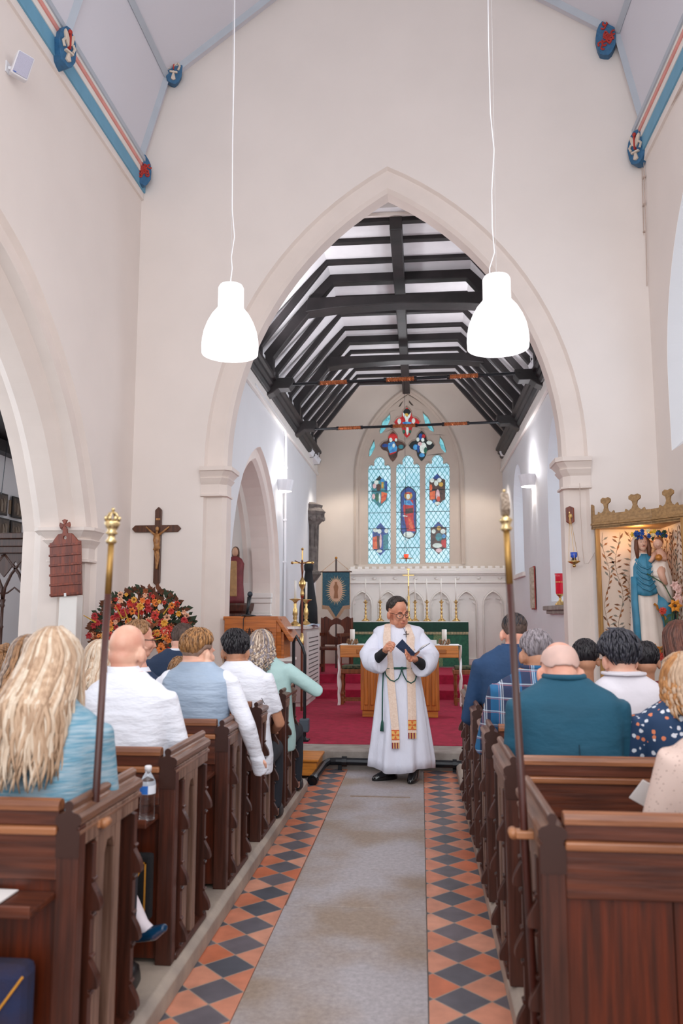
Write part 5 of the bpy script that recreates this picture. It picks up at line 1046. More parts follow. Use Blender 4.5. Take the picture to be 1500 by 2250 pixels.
for k in range(16):
    v, a, r = dome(k); e = Vector((.55*math.cos(a), -.05, 1.29+.50*math.sin(a))); MB().tube([e*.85+Vector((0, 0, .2)), e], .003, 4).build('twig', gd, fa); MB().ell(e, .012, 7, 5).build('berry', M_('rosehip', '#4A1F22', .5), fa, smooth=True)
# parclose screen in the aisle
scw = wood('screen_oak', '#4E2E22', '#341C14', .4, 2)
t = thing('parclose_screen', 'dark oak tracery screen in the left aisle arch', 'screen', (0, 9.0, 0))
zt_ = 2.50
MB().box(-6.5, -4.06, -.09, .09, zt_-.07, zt_).box(-6.5, -4.06, -.06, .06, zt_-.16, zt_-.07).box(-6.5, -4.06, -.05, .05, zt_-.24, zt_-.16).build('cornice_beam', scw, t, bevel=.008)
MB().box(-6.5, -4.06, -.05, .05, 0, 1.02).build('base_panel', scw, t); MB().box(-6.5, -4.06, -.07, .07, 1.02, 1.1).build('middle_rail', scw, t, bevel=.006)
xs_ = [-4.06-.28-i*.275 for i in range(7)]
bw_ = .275
for i, x in enumerate(xs_):
    MB().lathe([(.02, 1.1), (.03, 1.13), (.018, 1.17), (.018, 1.38), (.026, 1.40), (.018, 1.42), (.018, 1.62), (.03, 1.65), (.022, 1.67), (.035, 1.72)], (x, 0, 0), 10).build('shaft', scw, t, smooth=True)
    for dx in (-1, 1):
        c = [(x, 1.70), (x+dx*.02, 1.86), (x+dx*.09, 2.02), (x+dx*.2, 2.16), (x+dx*.275, 2.25)]
        MB().tube([(q[0], 0, q[1]) for q in c], .02, 6).build('arch_rib', scw, t, smooth=True)
    a0 = x; hx = x-bw_/2
    MB().tube([(x-.005, 0, 1.78), (x-.06, 0, 1.80), (hx, 0, 1.86), (x-bw_+.06, 0, 1.80), (x-bw_+.005, 0, 1.78)], .011, 6).build('cusped_bar', scw, t, smooth=True)
    MB().prism([(x+.0, 2.28), (x-bw_, 2.28), (x-bw_, 1.98), (x-bw_+.05, 2.04), (hx, 2.17), (x-.05, 2.04), (x, 1.98)], XZ, -.012, .012, holes=[[(x-.03+.012*math.cos(k), 2.24+.01*math.sin(k)) for k in range(6)]]).build('spandrel', scw, t)
# pictures on chapel wall
pd = [(5, 1107, 'dark framed picture partly cut by the left edge, upper row'), (40, 1116, 'dark framed picture of two figures in the upper row near the chapel corner'), (8, 1162, 'dark framed picture at the left edge just above the screen, lower row'), (36, 1168, 'dark framed picture in the lower row near the chapel corner')]
for px_, py_, lb in pd:
    p = at(px_, py_, X=-6.44); t = thing('framed_picture', lb, 'picture', (-6.44, p.y, p.z), 0, 'pictures on the chapel wall')
    MB().box(-.03, .0, -.17, .17, -.17, .17).build('frame', M_('black_frame', '#221D1C', .5), t, bevel=.005); MB().box(0, .004, -.14, .14, -.14, .14).build('painting', M_('dark_painting', '#2E2A28', .5, col2='#6A5A4C', scale=6), t)
    m = MB(); m.tube([(.006, -.04, -.12), (.006, -.03, 0), (.006, -.045, .07)], [.03, .03, .015], 8, flat=.2); m.tube([(.006, .05, -.12), (.006, .04, .02), (.006, .03, .09)], [.025, .03, .015], 8, flat=.2); m.build('painted_figures', M_('pale_paint', '#B0A090', .6), t)
    MB().box(-.06, -.03, -.2, .1, -.12, .1).build('backing_board', M_('backing_card', '#A08A70', .7), t)
t = thing('hanging_wire', 'thin dark wire hanging in the side chapel above the pictures', 'wire'); p = at(3, 1085, Y=11.0); MB().tube([(p.x, 11.0, p.z), (p.x+.08, 11.0, 4.6)], .006, 5).build('wire', blackm, t)
# ======================= PEOPLE =======================
def RM(o, vox, it=6, fac=.5):
    r = o.modifiers.new('r', 'REMESH'); r.mode = 'VOXEL'; r.voxel_size = vox; r.use_smooth_shade = True
    s = o.modifiers.new('sm', 'SMOOTH'); s.iterations = it; s.factor = fac; return o
def skin_mat(name, c, c2): return M_(name, c, .5, col2=c2, scale=9, bump=.06, bscale=60)
skin1 = skin_mat('skin_fair', '#E3B49C', '#D79A84'); skin2 = skin_mat('skin_pink', '#E0AA94', '#CE8E78'); skin3 = skin_mat('skin_olive', '#C48E70', '#A87458')
def hairm(name, c, c2): return M_(name, c, .5, col2=c2, scale=5, stretch=(14, 14, 2.2), bump=.35, bscale=8)
H_blond = hairm('hair_blonde', '#C6A88C', '#A6876C'); H_blond2 = hairm('hair_light_blonde', '#DACAB6', '#C3AC94'); H_dark = hairm('hair_black', '#231F24', '#15131A'); H_brown = hairm('hair_brown', '#4A3226', '#2E2019')
H_grey = hairm('hair_grey', '#9A9298', '#6A6064'); H_sandy = hairm('hair_sandy', '#A57A52', '#6E4E34'); H_ash = hairm('hair_ash_wavy', '#B09A88', '#6A564A'); H_dgrey = hairm('hair_dark_grey', '#3A3A44', '#22222A'); H_aub = hairm('hair_auburn', '#7A4A38', '#56322A'); H_stub = M_('shaved_stubble', '#C79A88', .6, col2='#B08878', scale=4)
H_buzz = M_('buzz_cut', '#5E4A42', .7, col2='#45362F', scale=60)
def head_mb(mb, Mx, k=1.0, face=True):
    def e(c, r, s=20, g=14): mb.ell(Mx @ Vector(tuple(q*k for q in c)), tuple(q*k for q in r), s, g, 0, Mx.to_3x3())
    e((0, -.012, .032), (.074, .094, .086)); e((0, .030, -.028), (.060, .060, .080)); e((0, .045, -.088), (.042, .042, .032)); e((0, -.03, -.03), (.062, .066, .07))
    for s in (-1, 1):
        e((s*.084, -.006, -.022), (.015, .023, .036), 12, 8); e((s*.036, .070, -.03), (.022, .022, .026), 10, 8)
        mb.tube([Mx @ Vector((s*.012*k, .092*k, .016*k)), Mx @ Vector((s*.05*k, .080*k, .018*k))], .008*k, 6)
    mb.tube([Mx @ Vector((0, .086*k, .01*k)), Mx @ Vector((0, .104*k, -.022*k)), Mx @ Vector((0, .112*k, -.036*k)), Mx @ Vector((0, .092*k, -.045*k))], [.009*k, .012*k, .016*k, .013*k], 8)
    mb.tube([Mx @ Vector((-.022*k, .086*k, -.068*k)), Mx @ Vector((0, .093*k, -.066*k)), Mx @ Vector((.022*k, .086*k, -.068*k))], .008*k, 6)
def hair_shell(Mx, k, mat, parent, th=.010, back=118, side=86, front=42, name='hair', locks=160, seed=1, lr=.0035, wob=.06, start=0):
    rnd = random.Random(seed); n = 40; g = 14; cx, cy, cz = 0, -.012, .03; R = (.077+th, .097+th, .089+th)
    def lim(ph):   # ph=0 back, pi front
        a = abs(ph); 
        bk_ = back+22; sd_ = side+5
        if a < .9: return bk_
        if a < 1.45: return bk_+(sd_-bk_)*((a-.9)/.55)
        if a < 2.0: return sd_
        return side+(front-side)*min(1, (a-2.0)/.5)
    def P(ph, th_, up=0):
        x = math.sin(ph)*math.sin(th_); y = -math.cos(ph)*math.sin(th_); z = math.cos(th_)
        f = 1+up
        return Mx @ Vector(((cx+R[0]*x*f)*k, (cy+R[1]*y*f)*k, (cz+R[2]*z*f*(1.0 if th_ < 1.6 else 1.15))*k))
    rings = []
    for i in range(g+1):
        u_ = max(i, .05)/g; tp_ = -(th-.0015)/.085*max(0, (u_-.62)/.38)**1.6
        rings.append([P(-PI+2*PI*j/n, math.radians(start+(lim(-PI+2*PI*j/n)+5*noise.noise(Vector((j*.9, seed, 2)))-start)*u_), tp_+wob*.35*(1-u_)*noise.noise(Vector((j*.6, i*.5, seed*7)))) for j in range(n)])
    inner = [P(-PI+2*PI*j/n, math.radians(lim(-PI+2*PI*j/n)-2), -.16) for j in range(n)]
    mb = MB(); mb.loft(rings+[inner], cap=False)
    for q in range(locks):
        ph = rnd.uniform(-PI, PI); L = math.radians(lim(ph)); t0 = rnd.uniform(0.02, .75)*L; dl = rnd.uniform(.3, .5); t0 = max(t0, math.radians(start)+.02); t1 = min(t0+dl, L-.03); t0 = min(t0, t1-.1)
        sw_ = rnd.uniform(-.18, .18); up = rnd.uniform(.0, wob)
        mb.tube([P(ph+sw_*u*.8, t0+(t1-t0)*u, (.01+up)*math.sin(PI*min(u*.8+.15, 1))-(th-.001)/.085*max(0, ((t0+(t1-t0)*u)/L-.62)/.38)**1.6) for u in (0, .25, .5, .75, 1)], [lr*k*.6, lr*k*1.3, lr*k*1.4, lr*k, lr*k*.2], 5)
    return mb.build(name, mat, parent, smooth=True)
def long_hair(Mx, k, mat, parent, length, n=150, seed=1, spread=1.15, wave=.012, width=.011, maxph=2.0, mats=None, curl=6.0, flare=.0, taper=.25, drape=.10):
    rnd = random.Random(seed); mb = MB(); R = (.088, .106, .098)
    def P(ph, th_, f=1.0): return Vector((math.sin(ph)*math.sin(th_)*R[0]*f*k, (-.012-math.cos(ph)*math.sin(th_)*R[1]*f)*k, (.03+math.cos(th_)*R[2]*f)*k))
    inv = Matrix.Translation(Mx.to_translation()).inverted()
    for q in range(n):
        ph = (rnd.random()*2-1)*maxph; f = 1.0+rnd.random()*.10; pts = []
        for u in range(7): pts.append(Mx @ P(ph*(.35+.65*u/6), .12+1.45*u/6, f*(.97+.05*u/6)))
        base = pts[-1].copy(); cen = Mx.to_translation(); out = Vector((base.x-cen.x, (base.y-cen.y), 0)); L = length*rnd.uniform(.78, 1.05)-(cen.z+.118*k-base.z)
        px_ = rnd.random()*6.28; m_ = 11
        for u in range(1, m_+1):
            t_ = u/m_; w_ = wave*math.sin(curl*t_*PI+px_+ph)*min(1, t_*2); s_ = 1+(spread-1)*math.sin(min(t_*1.3, 1)*PI/2)+flare*t_ - (.35*max(0, t_-.75) if taper else 0)
            pts.append(Vector((cen.x+out.x*s_+w_, cen.y+out.y*(1+.05*t_)+w_*.6-drape*min(1, (L*t_)/.16)**1.3*max(0, min(1, 1+out.y/-.0001*0))*(1 if out.y < .03 else .3), base.z-L*t_)))
        rr = [width*k*(.5 if i == 0 else 1) for i in range(7)]+[width*k*(1-.2*u/m_)*(1 if u < m_-2 else (taper+.3 if u < m_ else taper)) for u in range(1, m_+1)]
        mb.tube(pts, rr, 6, flat=.6, mi=q % len(mats) if mats else 0)
    return mb.build('hair', mats or mat, parent, smooth=True)
_pn = [0]
def person(label, bx, hip_y, hx, crown_py, skin, cloth, head_y=None, sw=.2, yaw=0, hyaw=0, hpitch=.1, hs=1.0, shz=None, sh_py=None, sleeve=None, arms='lap', group=None, collar=None, neckr=.056, bulk=1.0, child=False, trousers=None, short_sleeve=False, lean=.0, eo=.045):
    """seated person: bx = pixel column of the torso, hx / crown_py = pixel of the head's crown; all at real depths"""
    _pn[0] += 1; hy = head_y or hip_y+.06
    cr = at(hx, crown_py, Y=hy); hc = Vector((cr.x, hy, cr.z-.118*hs)); sx = at(bx, 1450, Y=hip_y).x; seat = .485
    t = thing('person', label, 'person', (sx, hip_y, seat), yaw, group); Minv = (T(sx, hip_y, seat) @ rot(0, 0, yaw)).inverted()
    h = Minv @ hc; zs = (Minv @ at(bx, sh_py, Y=hip_y)).z if sh_py else h.z-.25*hs     # shoulder top
    nb_ = Vector((h.x*.75, h.y*.6+.0, zs+.04))
    Hm = T(*h) @ rot(0, 0, hyaw-yaw) @ rot(-hpitch, 0, 0)
    def off(z): q = z/zs; return Vector((nb_.x*.8*q*q, (nb_.y-.02)*q*q+lean*math.sin(q*PI)*.5, 0))
    def ring(z, rx, ry, n=28, sq=2.4):
        o = off(z); out = []
        for j in range(n):
            a = 2*PI*j/n; c, s = math.cos(a), math.sin(a); out.append(Vector((o.x+rx*math.copysign(abs(c)**(2/sq), c), o.y+ry*math.copysign(abs(s)**(2/sq), s), z)))
        return out
    B = bulk
    def torso(mb, k=1.0, dz=0):
        mb.loft([ring(0, .185*B*k, .13*k), ring(.12, .19*B*k, .14*k), ring(zs*.4, .172*B*k, .125*k), ring(zs*.66, max(.175*B, sw*.86)*k, .13*k), ring(zs*.82, sw*.93*k, .13*k), ring(zs*.92, sw*.95*k, .115*k), ring(zs*.975, sw*.82*k, .10*k, sq=2), ring(zs+.02, sw*.52*k, .085*k, sq=2), ring(zs+.045, sw*.30+.03*k, .07*k, sq=2)]+([ring(zs+.07, .07*k, .066*k, sq=2)] if dz else []))
    sh = []
    for s in (-1, 1):
        o = off(zs*.9); S0 = Vector((o.x+s*(sw*.84), o.y, zs*.90)); E = Vector((o.x*.6+s*(sw+eo), o.y*.5+.08, zs*.45)); Wr = Vector((s*.12, .33, zs*.32))
        if arms == 'rest' and s == 1: E = Vector((s*(sw+.075), .0, zs*.56)); Wr = Vector((s*(sw+.11), .08, zs*.34))
        if arms == 'elbow' and s == 1: E = Vector((s*(sw+.17), .02, zs*.66)); Wr = Vector((s*(sw+.02), .26, zs*.70))
        if arms == 'raised' and s == -1: E = Vector((s*(sw+.06), .1, zs*.5)); Wr = Vector((s*.05, .2, zs*.95))
        sh.append((S0, E, Wr))
    def armt(mb, a, r, upto=1.0):
        S0, E, Wr = a; pts = [S0+(S0-E)*.05, S0, S0.lerp(E, .35), S0.lerp(E, .7), E, E.lerp(Wr, .4), E.lerp(Wr, .8), Wr]; rr = [r*.9, r*1.08, r*1.0, r*.92, r*.88, r*.8, r*.72, r*.66]
        if upto < 1: m_ = 4; pts, rr = pts[:m_]+[S0.lerp(E, .74)], rr[:m_]+[r*.95]
        mb.tube(pts, rr, 14)
    # one continuous body
    mb = MB(); head_mb(mb, Hm, hs)
    nk = Hm @ Vector((0, -.028*hs, -.07*hs)); mb.tube([nb_+Vector((0, -.01, -.12)), nb_, nk.lerp(nb_, .4), nk, nk+Vector((0, 0, .04))], [neckr*1.25*hs, neckr*1.1*hs, neckr*hs, neckr*hs, neckr*.95*hs], 16)
    torso(mb, .86)
    for i, s in enumerate((-1, 1)):
        armt(mb, sh[i], .042); S0, E, Wr = sh[i]; d = (Wr-E).normalized(); side = Vector((0, 0, 1)).cross(d).normalized()*s
        mb.ell(Wr+d*.045, (.036, .045, .022), 12, 8)
        for f in range(4):
            b0 = Wr+d*.07+side*(f-1.5)*.019; mb.tube([b0, b0+d*.035+Vector((0, 0, .004)), b0+d*(.06 if f in (1, 2) else .05)+Vector((0, 0, -.012))], [.0095, .009, .0075], 7)
        b0 = Wr+d*.03-side*.03; mb.tube([b0, b0-side*.02+d*.03, b0-side*.015+d*.06], [.012, .011, .009], 7)
        mb.tube([(s*.09, 0, .07), (s*.12, .42, .10), ], [.075, .055], 12); mb.tube([(s*.12, .42, .10), (s*.13, .40, -.12), (s*.13, .38, -.33)], [.052, .045, .035], 12); mb.tube([(s*.13, .36, -.35), (s*.14, .52, -.36)], [.035, .028], 8)
    RM(mb.build('body', skin, t), .0085, 4)
    # clothing
    cm = MB(); torso(cm, 1.0)
    r0 = .060*(1 if not child else .75)
    if sleeve is None:
        for i in (0, 1): armt(cm, sh[i], r0, .5 if short_sleeve else 1)
        RM(cm.build('top', cloth, t), .011, 7)
    else:
        RM(cm.build('waistcoat', cloth, t), .011, 6)
        for i in (0, 1): m2 = MB(); armt(m2, sh[i], r0*.98); m2.tube([sh[i][2], sh[i][2]+(sh[i][2]-sh[i][1]).normalized()*.12], [r0*.7, r0*.8], 12) if arms == 'rest' and i else None; m2.ell(sh[i][0]+Vector((-.02*(1 if i else -1), 0, .0)), (.06, .07, .07), 12, 8); RM(m2.build('sleeve', sleeve, t), .010, 5)
    if collar:
        cmb = MB(); n = 24; c0 = nb_+Vector((0, -.004, .0)); ax = (nk-nb_).normalized()
        R0 = [c0+Vector((.074*hs*math.cos(2*PI*j/n)*1.05, .072*hs*math.sin(2*PI*j/n), -.018)) for j in range(n)]; R1 = [c0+ax*.035+Vector((.064*hs*math.cos(2*PI*j/n), .062*hs*math.sin(2*PI*j/n), .0)) for j in range(n)]; R2 = [p_+Vector((.006*math.cos(2*PI*j/n), .006*math.sin(2*PI*j/n), .001)) for j, p_ in enumerate(R1)]; R3 = [c0+Vector((.088*hs*math.cos(2*PI*j/n), .084*hs*math.sin(2*PI*j/n), -.014)) for j in range(n)]
        cmb.loft([R0, R1, R2, R3], cap=False); cmb.build('collar', collar, t, smooth=True)
    tr_ = trousers or M_('dark_trousers', '#20242E', .8); lg = MB()
    for s in (-1, 1): lg.tube([(s*.09, -.02, .08), (s*.11, .2, .10), (s*.12, .43, .10)], [.092, .085, .068], 12); lg.tube([(s*.12, .43, .11), (s*.13, .41, -.12), (s*.13, .39, -.32)], [.066, .06, .05], 12)
    RM(lg.build('trousers', tr_, t), .014, 4)
    for s in (-1, 1): MB().loft([[Vector((s*.135+rx*math.cos(a*.524), .47+ry*math.sin(a*.524), z)) for a in range(12)] for rx, ry, z in ((.042, .12, -.383), (.046, .125, -.37), (.04, .11, -.33), (.03, .06, -.30))]).build('shoe', blackp, t, smooth=True)
    return t, Hm, hs, nb_, sh
shirt_w = M_('white_shirt', '#E9ECF6', .75, var=.05, scale=3, bump=.6, bscale=4.5, stretch=(1, 1, 2.6), bd=.05); navy = M_('navy_suit', '#1E3250', .8, var=.15, scale=8, bump=.15, bscale=60); navy2 = M_('blue_navy_jacket', '#1D3F66', .8, var=.2, scale=5, bump=.5, bscale=5, bd=.04)
teal_j = M_('teal_jacket', '#17526A', .8, var=.2, scale=4, bump=.5, bscale=4, stretch=(1, 1, 1.8), bd=.045); wcoat = M_('silver_blue_satin', '#9FB2C8', .38, var=.15, scale=4, bump=.6, bscale=4, stretch=(.8, .8, 2.6), bd=.05); mint = M_('mint_coat', '#B2D4D2', .75, var=.08, scale=5, bump=.5, bscale=6, bd=.04); cream_c = M_('cream_coat', '#E4E0E8', .8, var=.05, bump=.4, bscale=4, bd=.04)
maroon = M_('maroon_sweater', '#7A1C26', .9, var=.2, bump=.3, bscale=30); blackc = M_('black_top', '#17191F', .85)
def heather():
    return M_('heather_blue_knit', '#9DB2BE', .9, col2='#5F93AA', scale=10, stretch=(1.2, 1.2, 11), bump=.4, bscale=20)
def plaid():
    m, t, b = nt('blue_plaid'); tc = N(t, 'TexCoord'); s = N(t, 'SeparateXYZ'); t.links.new(tc.outputs['Object'], s.inputs[0])
    def mt(op, a, c=None):
        n = N(t, 'Math', operation=op)
        for i, q in enumerate((a, c)):
            if q is None: continue
            if isinstance(q, (int, float)): n.inputs[i].default_value = q
            else: t.links.new(q, n.inputs[i])
        return n.outputs[0]
    def lines(o, per, offs_, w_): f = mt('FRACT', mt('DIVIDE', mt('ADD', o, 10.0+offs_), per)); return mt('LESS_THAN', mt('ABSOLUTE', mt('SUBTRACT', f, .5)), w_)
    cur = N(t, 'Mix', data_type='RGBA', i_6=hexc('#1F5E8A'), i_7=hexc('#233050')); t.links.new(mt('MULTIPLY', lines(s.outputs[0], .11, 0, .26), 1.0), cur.inputs[0]); c = cur.outputs[2]
    for o, per, of, w_, col in ((0, .085, 0, .03, '#D8E2EC'), (0, .085, .010, .018, '#B87A80'), (0, .085, -.010, .022, '#E4ECF2'), (2, .075, 0, .035, '#D4E0EA'), (2, .075, .008, .025, '#B87A80')):
        n = N(t, 'Mix', data_type='RGBA', i_7=hexc(col)); t.links.new(mt('MULTIPLY', lines(s.outputs[o], per, of, w_), .55), n.inputs[0]); t.links.new(c, n.inputs[6]); c = n.outputs[2]
    t.links.new(c, b.inputs['Base Color']); b.inputs['Roughness'].default_value = .85; return m
def spots(name, base, c1, sc, thr, c2=None):
    m, t, b = nt(name); tc = N(t, 'TexCoord'); v = N(t, 'TexVoronoi', i_Scale=float(sc)); t.links.new(tc.outputs['Object'], v.inputs['Vector'])
    nz = N(t, 'TexNoise', i_Scale=float(sc)*2.2); t.links.new(tc.outputs['Object'], nz.inputs['Vector'])
    ad = N(t, 'Math', operation='MULTIPLY_ADD', i_1=.35); t.links.new(nz.outputs[0], ad.inputs[0]); t.links.new(v.outputs['Distance'], ad.inputs[2])
    lt = N(t, 'Math', operation='LESS_THAN', i_1=thr+.17); t.links.new(ad.outputs[0], lt.inputs[0])
    col = N(t, 'Mix', data_type='RGBA', i_6=hexc(c1), i_7=hexc(c2 or c1)); sp = N(t, 'SeparateColor'); t.links.new(v.outputs['Color'], sp.inputs[0]); g = N(t, 'Math', operation='GREATER_THAN', i_1=.72); t.links.new(sp.outputs[0], g.inputs[0]); t.links.new(g.outputs[0], col.inputs[0])
    mx = N(t, 'Mix', data_type='RGBA', i_6=hexc(base)); t.links.new(lt.outputs[0], mx.inputs[0]); t.links.new(col.outputs[2], mx.inputs[7]); t.links.new(mx.outputs[2], b.inputs['Base Color']); b.inputs['Roughness'].default_value = .85; return m
# --- left side ---
t, Hm, k, nb_, sh = person('woman with long wavy blonde hair in a heather blue top, nearest on the left', 114, 2.74, 122, 1388, skin1, heather(), eo=-.01, sw=.205, sh_py=1560, hpitch=.15, short_sleeve=True, bulk=1.0)
hair_shell(Hm, k, H_blond, t, .012, 120, 95, 50, locks=60, seed=3, name='hair_crown')
long_hair(Hm, k, H_blond, t, .49, 330, 5, 1.22, .010, .0095, 2.1, [H_blond, H_blond2, hairm('hair_honey', '#A98A6E', '#8E7056'), H_blond2, H_blond], 3.0, drape=.13)
t, Hm, k, nb_, sh = person('person with a messy hair bun cut off by the left edge', 4, 4.62, 4, 1434, skin2, M_('dusty_pink_top', '#B49490', .85, var=.2, scale=20), sw=.18, hpitch=.15)
hair_shell(Hm, k, H_sandy, t, .012, 118, 90, 45, locks=150, seed=9)
m = MB(); c = Hm @ Vector((0, -.03, .135))
for q in range(16): a = q*.8; m.tube([c+Vector((.045*math.cos(a+u*.5), .04*math.sin(a+u*.5), .012*math.sin(u*1.3+q)+.006*(q % 4))) for u in range(6)], [.006, .012, .014, .014, .012, .005], 7)
m.build('hair_bun', H_sandy, t, smooth=True)
t, Hm, k, nb_, sh = person('woman with straight ash brown hair mostly hidden behind the long haired blonde woman', 72, 3.78, 68, 1403, skin2, blackc, sw=.19, hpitch=.2)
hair_shell(Hm, k, H_ash, t, .012, 120, 95, 48, locks=40, seed=4, name='hair_crown'); long_hair(Hm, k, H_ash, t, .36, 90, 6, 1.15, .006, .011, 2.1, [H_ash, H_sandy])
t, Hm, k, nb_, sh = person('bald man in a white shirt on the left', 288, 3.68, 283, 1373, skin1, shirt_w, sw=.212, sh_py=1497, hyaw=-.25, hpitch=.12, collar=shirt_w, hs=1.03, bulk=1.0)
t, Hm, k, nb_, sh = person('blonde woman with a bob behind the left staff, in a black top', 214, 4.62, 224, 1412, skin2, blackc, sw=.17, hpitch=.15)
hair_shell(Hm, k, H_blond2, t, .014, 120, 95, 48, locks=40, seed=5, name='hair_crown'); long_hair(Hm, k, H_blond2, t, .30, 90, 8, 1.15, .006, .012, 2.2, [H_blond2, H_blond])
t, Hm, k, nb_, sh = person('brown haired man with glasses in a navy suit turned right beyond the bald man', 318, 5.46, 307, 1366, skin2, navy, sw=.22, hyaw=-1.05, hpitch=.1, collar=shirt_w, hs=1.05)
hair_shell(Hm, k, H_sandy, t, .008, 112, 80, 50, locks=200, seed=12)
MB().tube([Hm @ Vector(p) for p in ((.078, -.0, .0), (.07, .09, .004), (.03, .11, .0), (.0, .112, .004), (-.03, .11, 0), (-.07, .09, .004), (-.078, 0, 0))], .0028, 5).build('glasses', blackp, t)
t, Hm, k, nb_, sh = person('dark haired man in a navy suit in front of the autumn flowers', 372, 6.42, 404, 1372, skin2, navy, sw=.24, hyaw=-.3, hpitch=.25, collar=shirt_w, hs=1.08, sh_py=1437)
hair_shell(Hm, k, H_buzz, t, .006, 108, 84, 48, locks=220, seed=15, lr=.002, wob=.02)
t, Hm, k, nb_, sh = person('small fair haired child beside the man in the grey blue waistcoat', 392, 5.0, 396, 1446, skin1, shirt_w, sw=.13, hs=.82, child=True, hpitch=.1, bulk=.75)
hair_shell(Hm, k, H_sandy, t, .008, 112, 88, 45, locks=160, seed=18)
t, Hm, k, nb_, sh = person('man with combed sandy hair in a silver blue waistcoat and white sleeves', 436, 4.62, 437, 1387, skin1, wcoat, sw=.222, sh_py=1470, sleeve=shirt_w, arms='rest', hyaw=-.55, hpitch=.1, collar=shirt_w, hs=1.04, bulk=1.05)
hair_shell(Hm, k, hairm('hair_golden_brown', '#B98652', '#5E4028'), t, .016, 96, 78, 50, locks=340, seed=21, lr=.0032, wob=.05); hair_shell(Hm, k, M_('faded_hair', '#94796A', .7, col2='#7A6256', scale=50), t, .002, 114, 92, 50, locks=0, seed=2, wob=0, name='faded_sides')
t, Hm, k, nb_, sh = person('woman with short black hair in a white blouse printed with dark flowers', 543, 5.48, 517, 1391, skin3, shirt_w, short_sleeve=True, sw=.20, sh_py=1466, hyaw=.35, hpitch=.15, hs=1.04)
hair_shell(Hm, k, H_dark, t, .020, 112, 84, 40, locks=420, seed=24, lr=.004, wob=.10)
fl = M_('blouse_print', '#232A3E', .8)
def dec(pts, r=.0035, nm='printed_flower'): MB().tube(pts, r, 5, flat=.5).build(nm, fl, t)
bkY = -.146
for pts in ([(-.02, bkY, .50), (.01, bkY-.002, .42), (.06, bkY-.003, .33)], [(-.01, bkY, .46), (.06, bkY-.002, .40), (.14, bkY+.015, .36)], [(-.09, bkY, .46), (-.07, bkY, .52), (-.04, bkY, .53)], [(.13, bkY+.01, .51), (.15, bkY+.02, .47)]): dec(pts)
for c in ((-.06, .49), (0, .50), (.015, .47), (-.015, .475)): MB().ell((c[0], bkY, c[1]), (.018, .004, .013), 8, 6).build('printed_flower', fl, t)
MB().tube([Hm @ Vector((-.085+.0*a, -.01+.014*math.cos(a), -.068+.016*math.sin(a))) for a in range(7)], .0018, 5).build('hoop_earring', gold, t)
t, Hm, k, nb_, sh = person('woman with wavy ash blonde hair in a mint coat leaning on the left front pew', 600, 6.40, 575, 1388, skin2, mint, sw=.185, sh_py=1452, arms='elbow', hpitch=.2, hs=1.03)
hair_shell(Hm, k, H_ash, t, .014, 118, 95, 48, locks=80, seed=30, name='hair_crown'); long_hair(Hm, k, H_ash, t, .30, 130, 31, 1.12, .016, .010, 2.1, [H_ash, H_grey, H_blond2], 7)
# --- right side ---
t, Hm, k, nb_, sh = person('dark haired man in a blue navy jacket in the fourth pew on the right', 1124, 5.50, 1129, 1350, skin2, navy2, sw=.255, sh_py=1432, hpitch=.25, hs=1.05, bulk=1.1)
hair_shell(Hm, k, H_buzz, t, .005, 108, 85, 50, locks=160, seed=33, lr=.002, wob=.02); hair_shell(Hm, k, H_dark, t, .007, 88, 70, 55, locks=80, seed=34, lr=.002, wob=.02, name='hair_top')
MB().tube([nb_+Vector((.08*math.cos(a), .075*math.sin(a)-.005, .0)) for a in [PI+i*.314 for i in range(11)]], .014, 7).build('jacket_collar', navy2, t, smooth=True)
t, Hm, k, nb_, sh = person('grey haired man in a blue plaid shirt in the third pew on the right', 1170, 4.55, 1176, 1388, skin3, plaid(), sw=.235, sh_py=1487, hpitch=.3, hyaw=.15, hs=1.05, bulk=1.2)
hair_shell(Hm, k, H_grey, t, .010, 112, 84, 48, locks=300, seed=36, lr=.0026, wob=.03)
MB().tube([nb_+Vector((.078*math.cos(a), .074*math.sin(a)-.005, .012)) for a in [PI+i*.314 for i in range(11)]], .013, 7).build('shirt_collar', bpy.data.materials['blue_plaid'], t, smooth=True)
t, Hm, k, nb_, sh = person('bald man with grey fringe in a dark teal jacket, second pew on the right', 1254, 3.64, 1228, 1412, skin2, teal_j, eo=-.0, sw=.245, sh_py=1513, hpitch=.45, head_y=3.74, hs=1.10, bulk=1.22, neckr=.064)
hair_shell(Hm, k, M_('grey_fringe', '#D6B2A6', .6, col2='#C8A89E', scale=14), t, .0008, 92, 82, 62, locks=0, seed=39, lr=.0014, wob=.01, name='hair_fringe', start=58)
MB().tube([nb_+Vector((.086*math.cos(a), .082*math.sin(a)-.004, .008)) for a in [PI+i*.314 for i in range(11)]], .014, 7).build('jacket_collar', teal_j, t, smooth=True)
MB().tube([Hm @ Vector((.085, -.005, .0)), Hm @ Vector((.08, .08, .005))], .0025, 5).build('glasses_arm', blackp, t); MB().tube([Hm @ Vector((-.085, -.005, .0)), Hm @ Vector((-.08, .08, .005))], .0025, 5).build('glasses_arm', blackp, t)
MB().tube([(.0, -.132, .02), (.0, -.137, .2), (.0, -.143, .38), (.0, -.118, .52)], .0022, 4).build('back_seam', M_('seam_dark', '#0E3444', .8), t)
t, Hm, k, nb_, sh = person('young dark haired boy in a white shirt just right of the bald man in teal', 1290, 5.48, 1284, 1409, skin3, shirt_w, sw=.16, neckr=.045, hpitch=.2, hs=.98, collar=shirt_w)
hair_shell(Hm, k, H_dark, t, .012, 106, 84, 45, locks=300, seed=42, lr=.003, wob=.05)
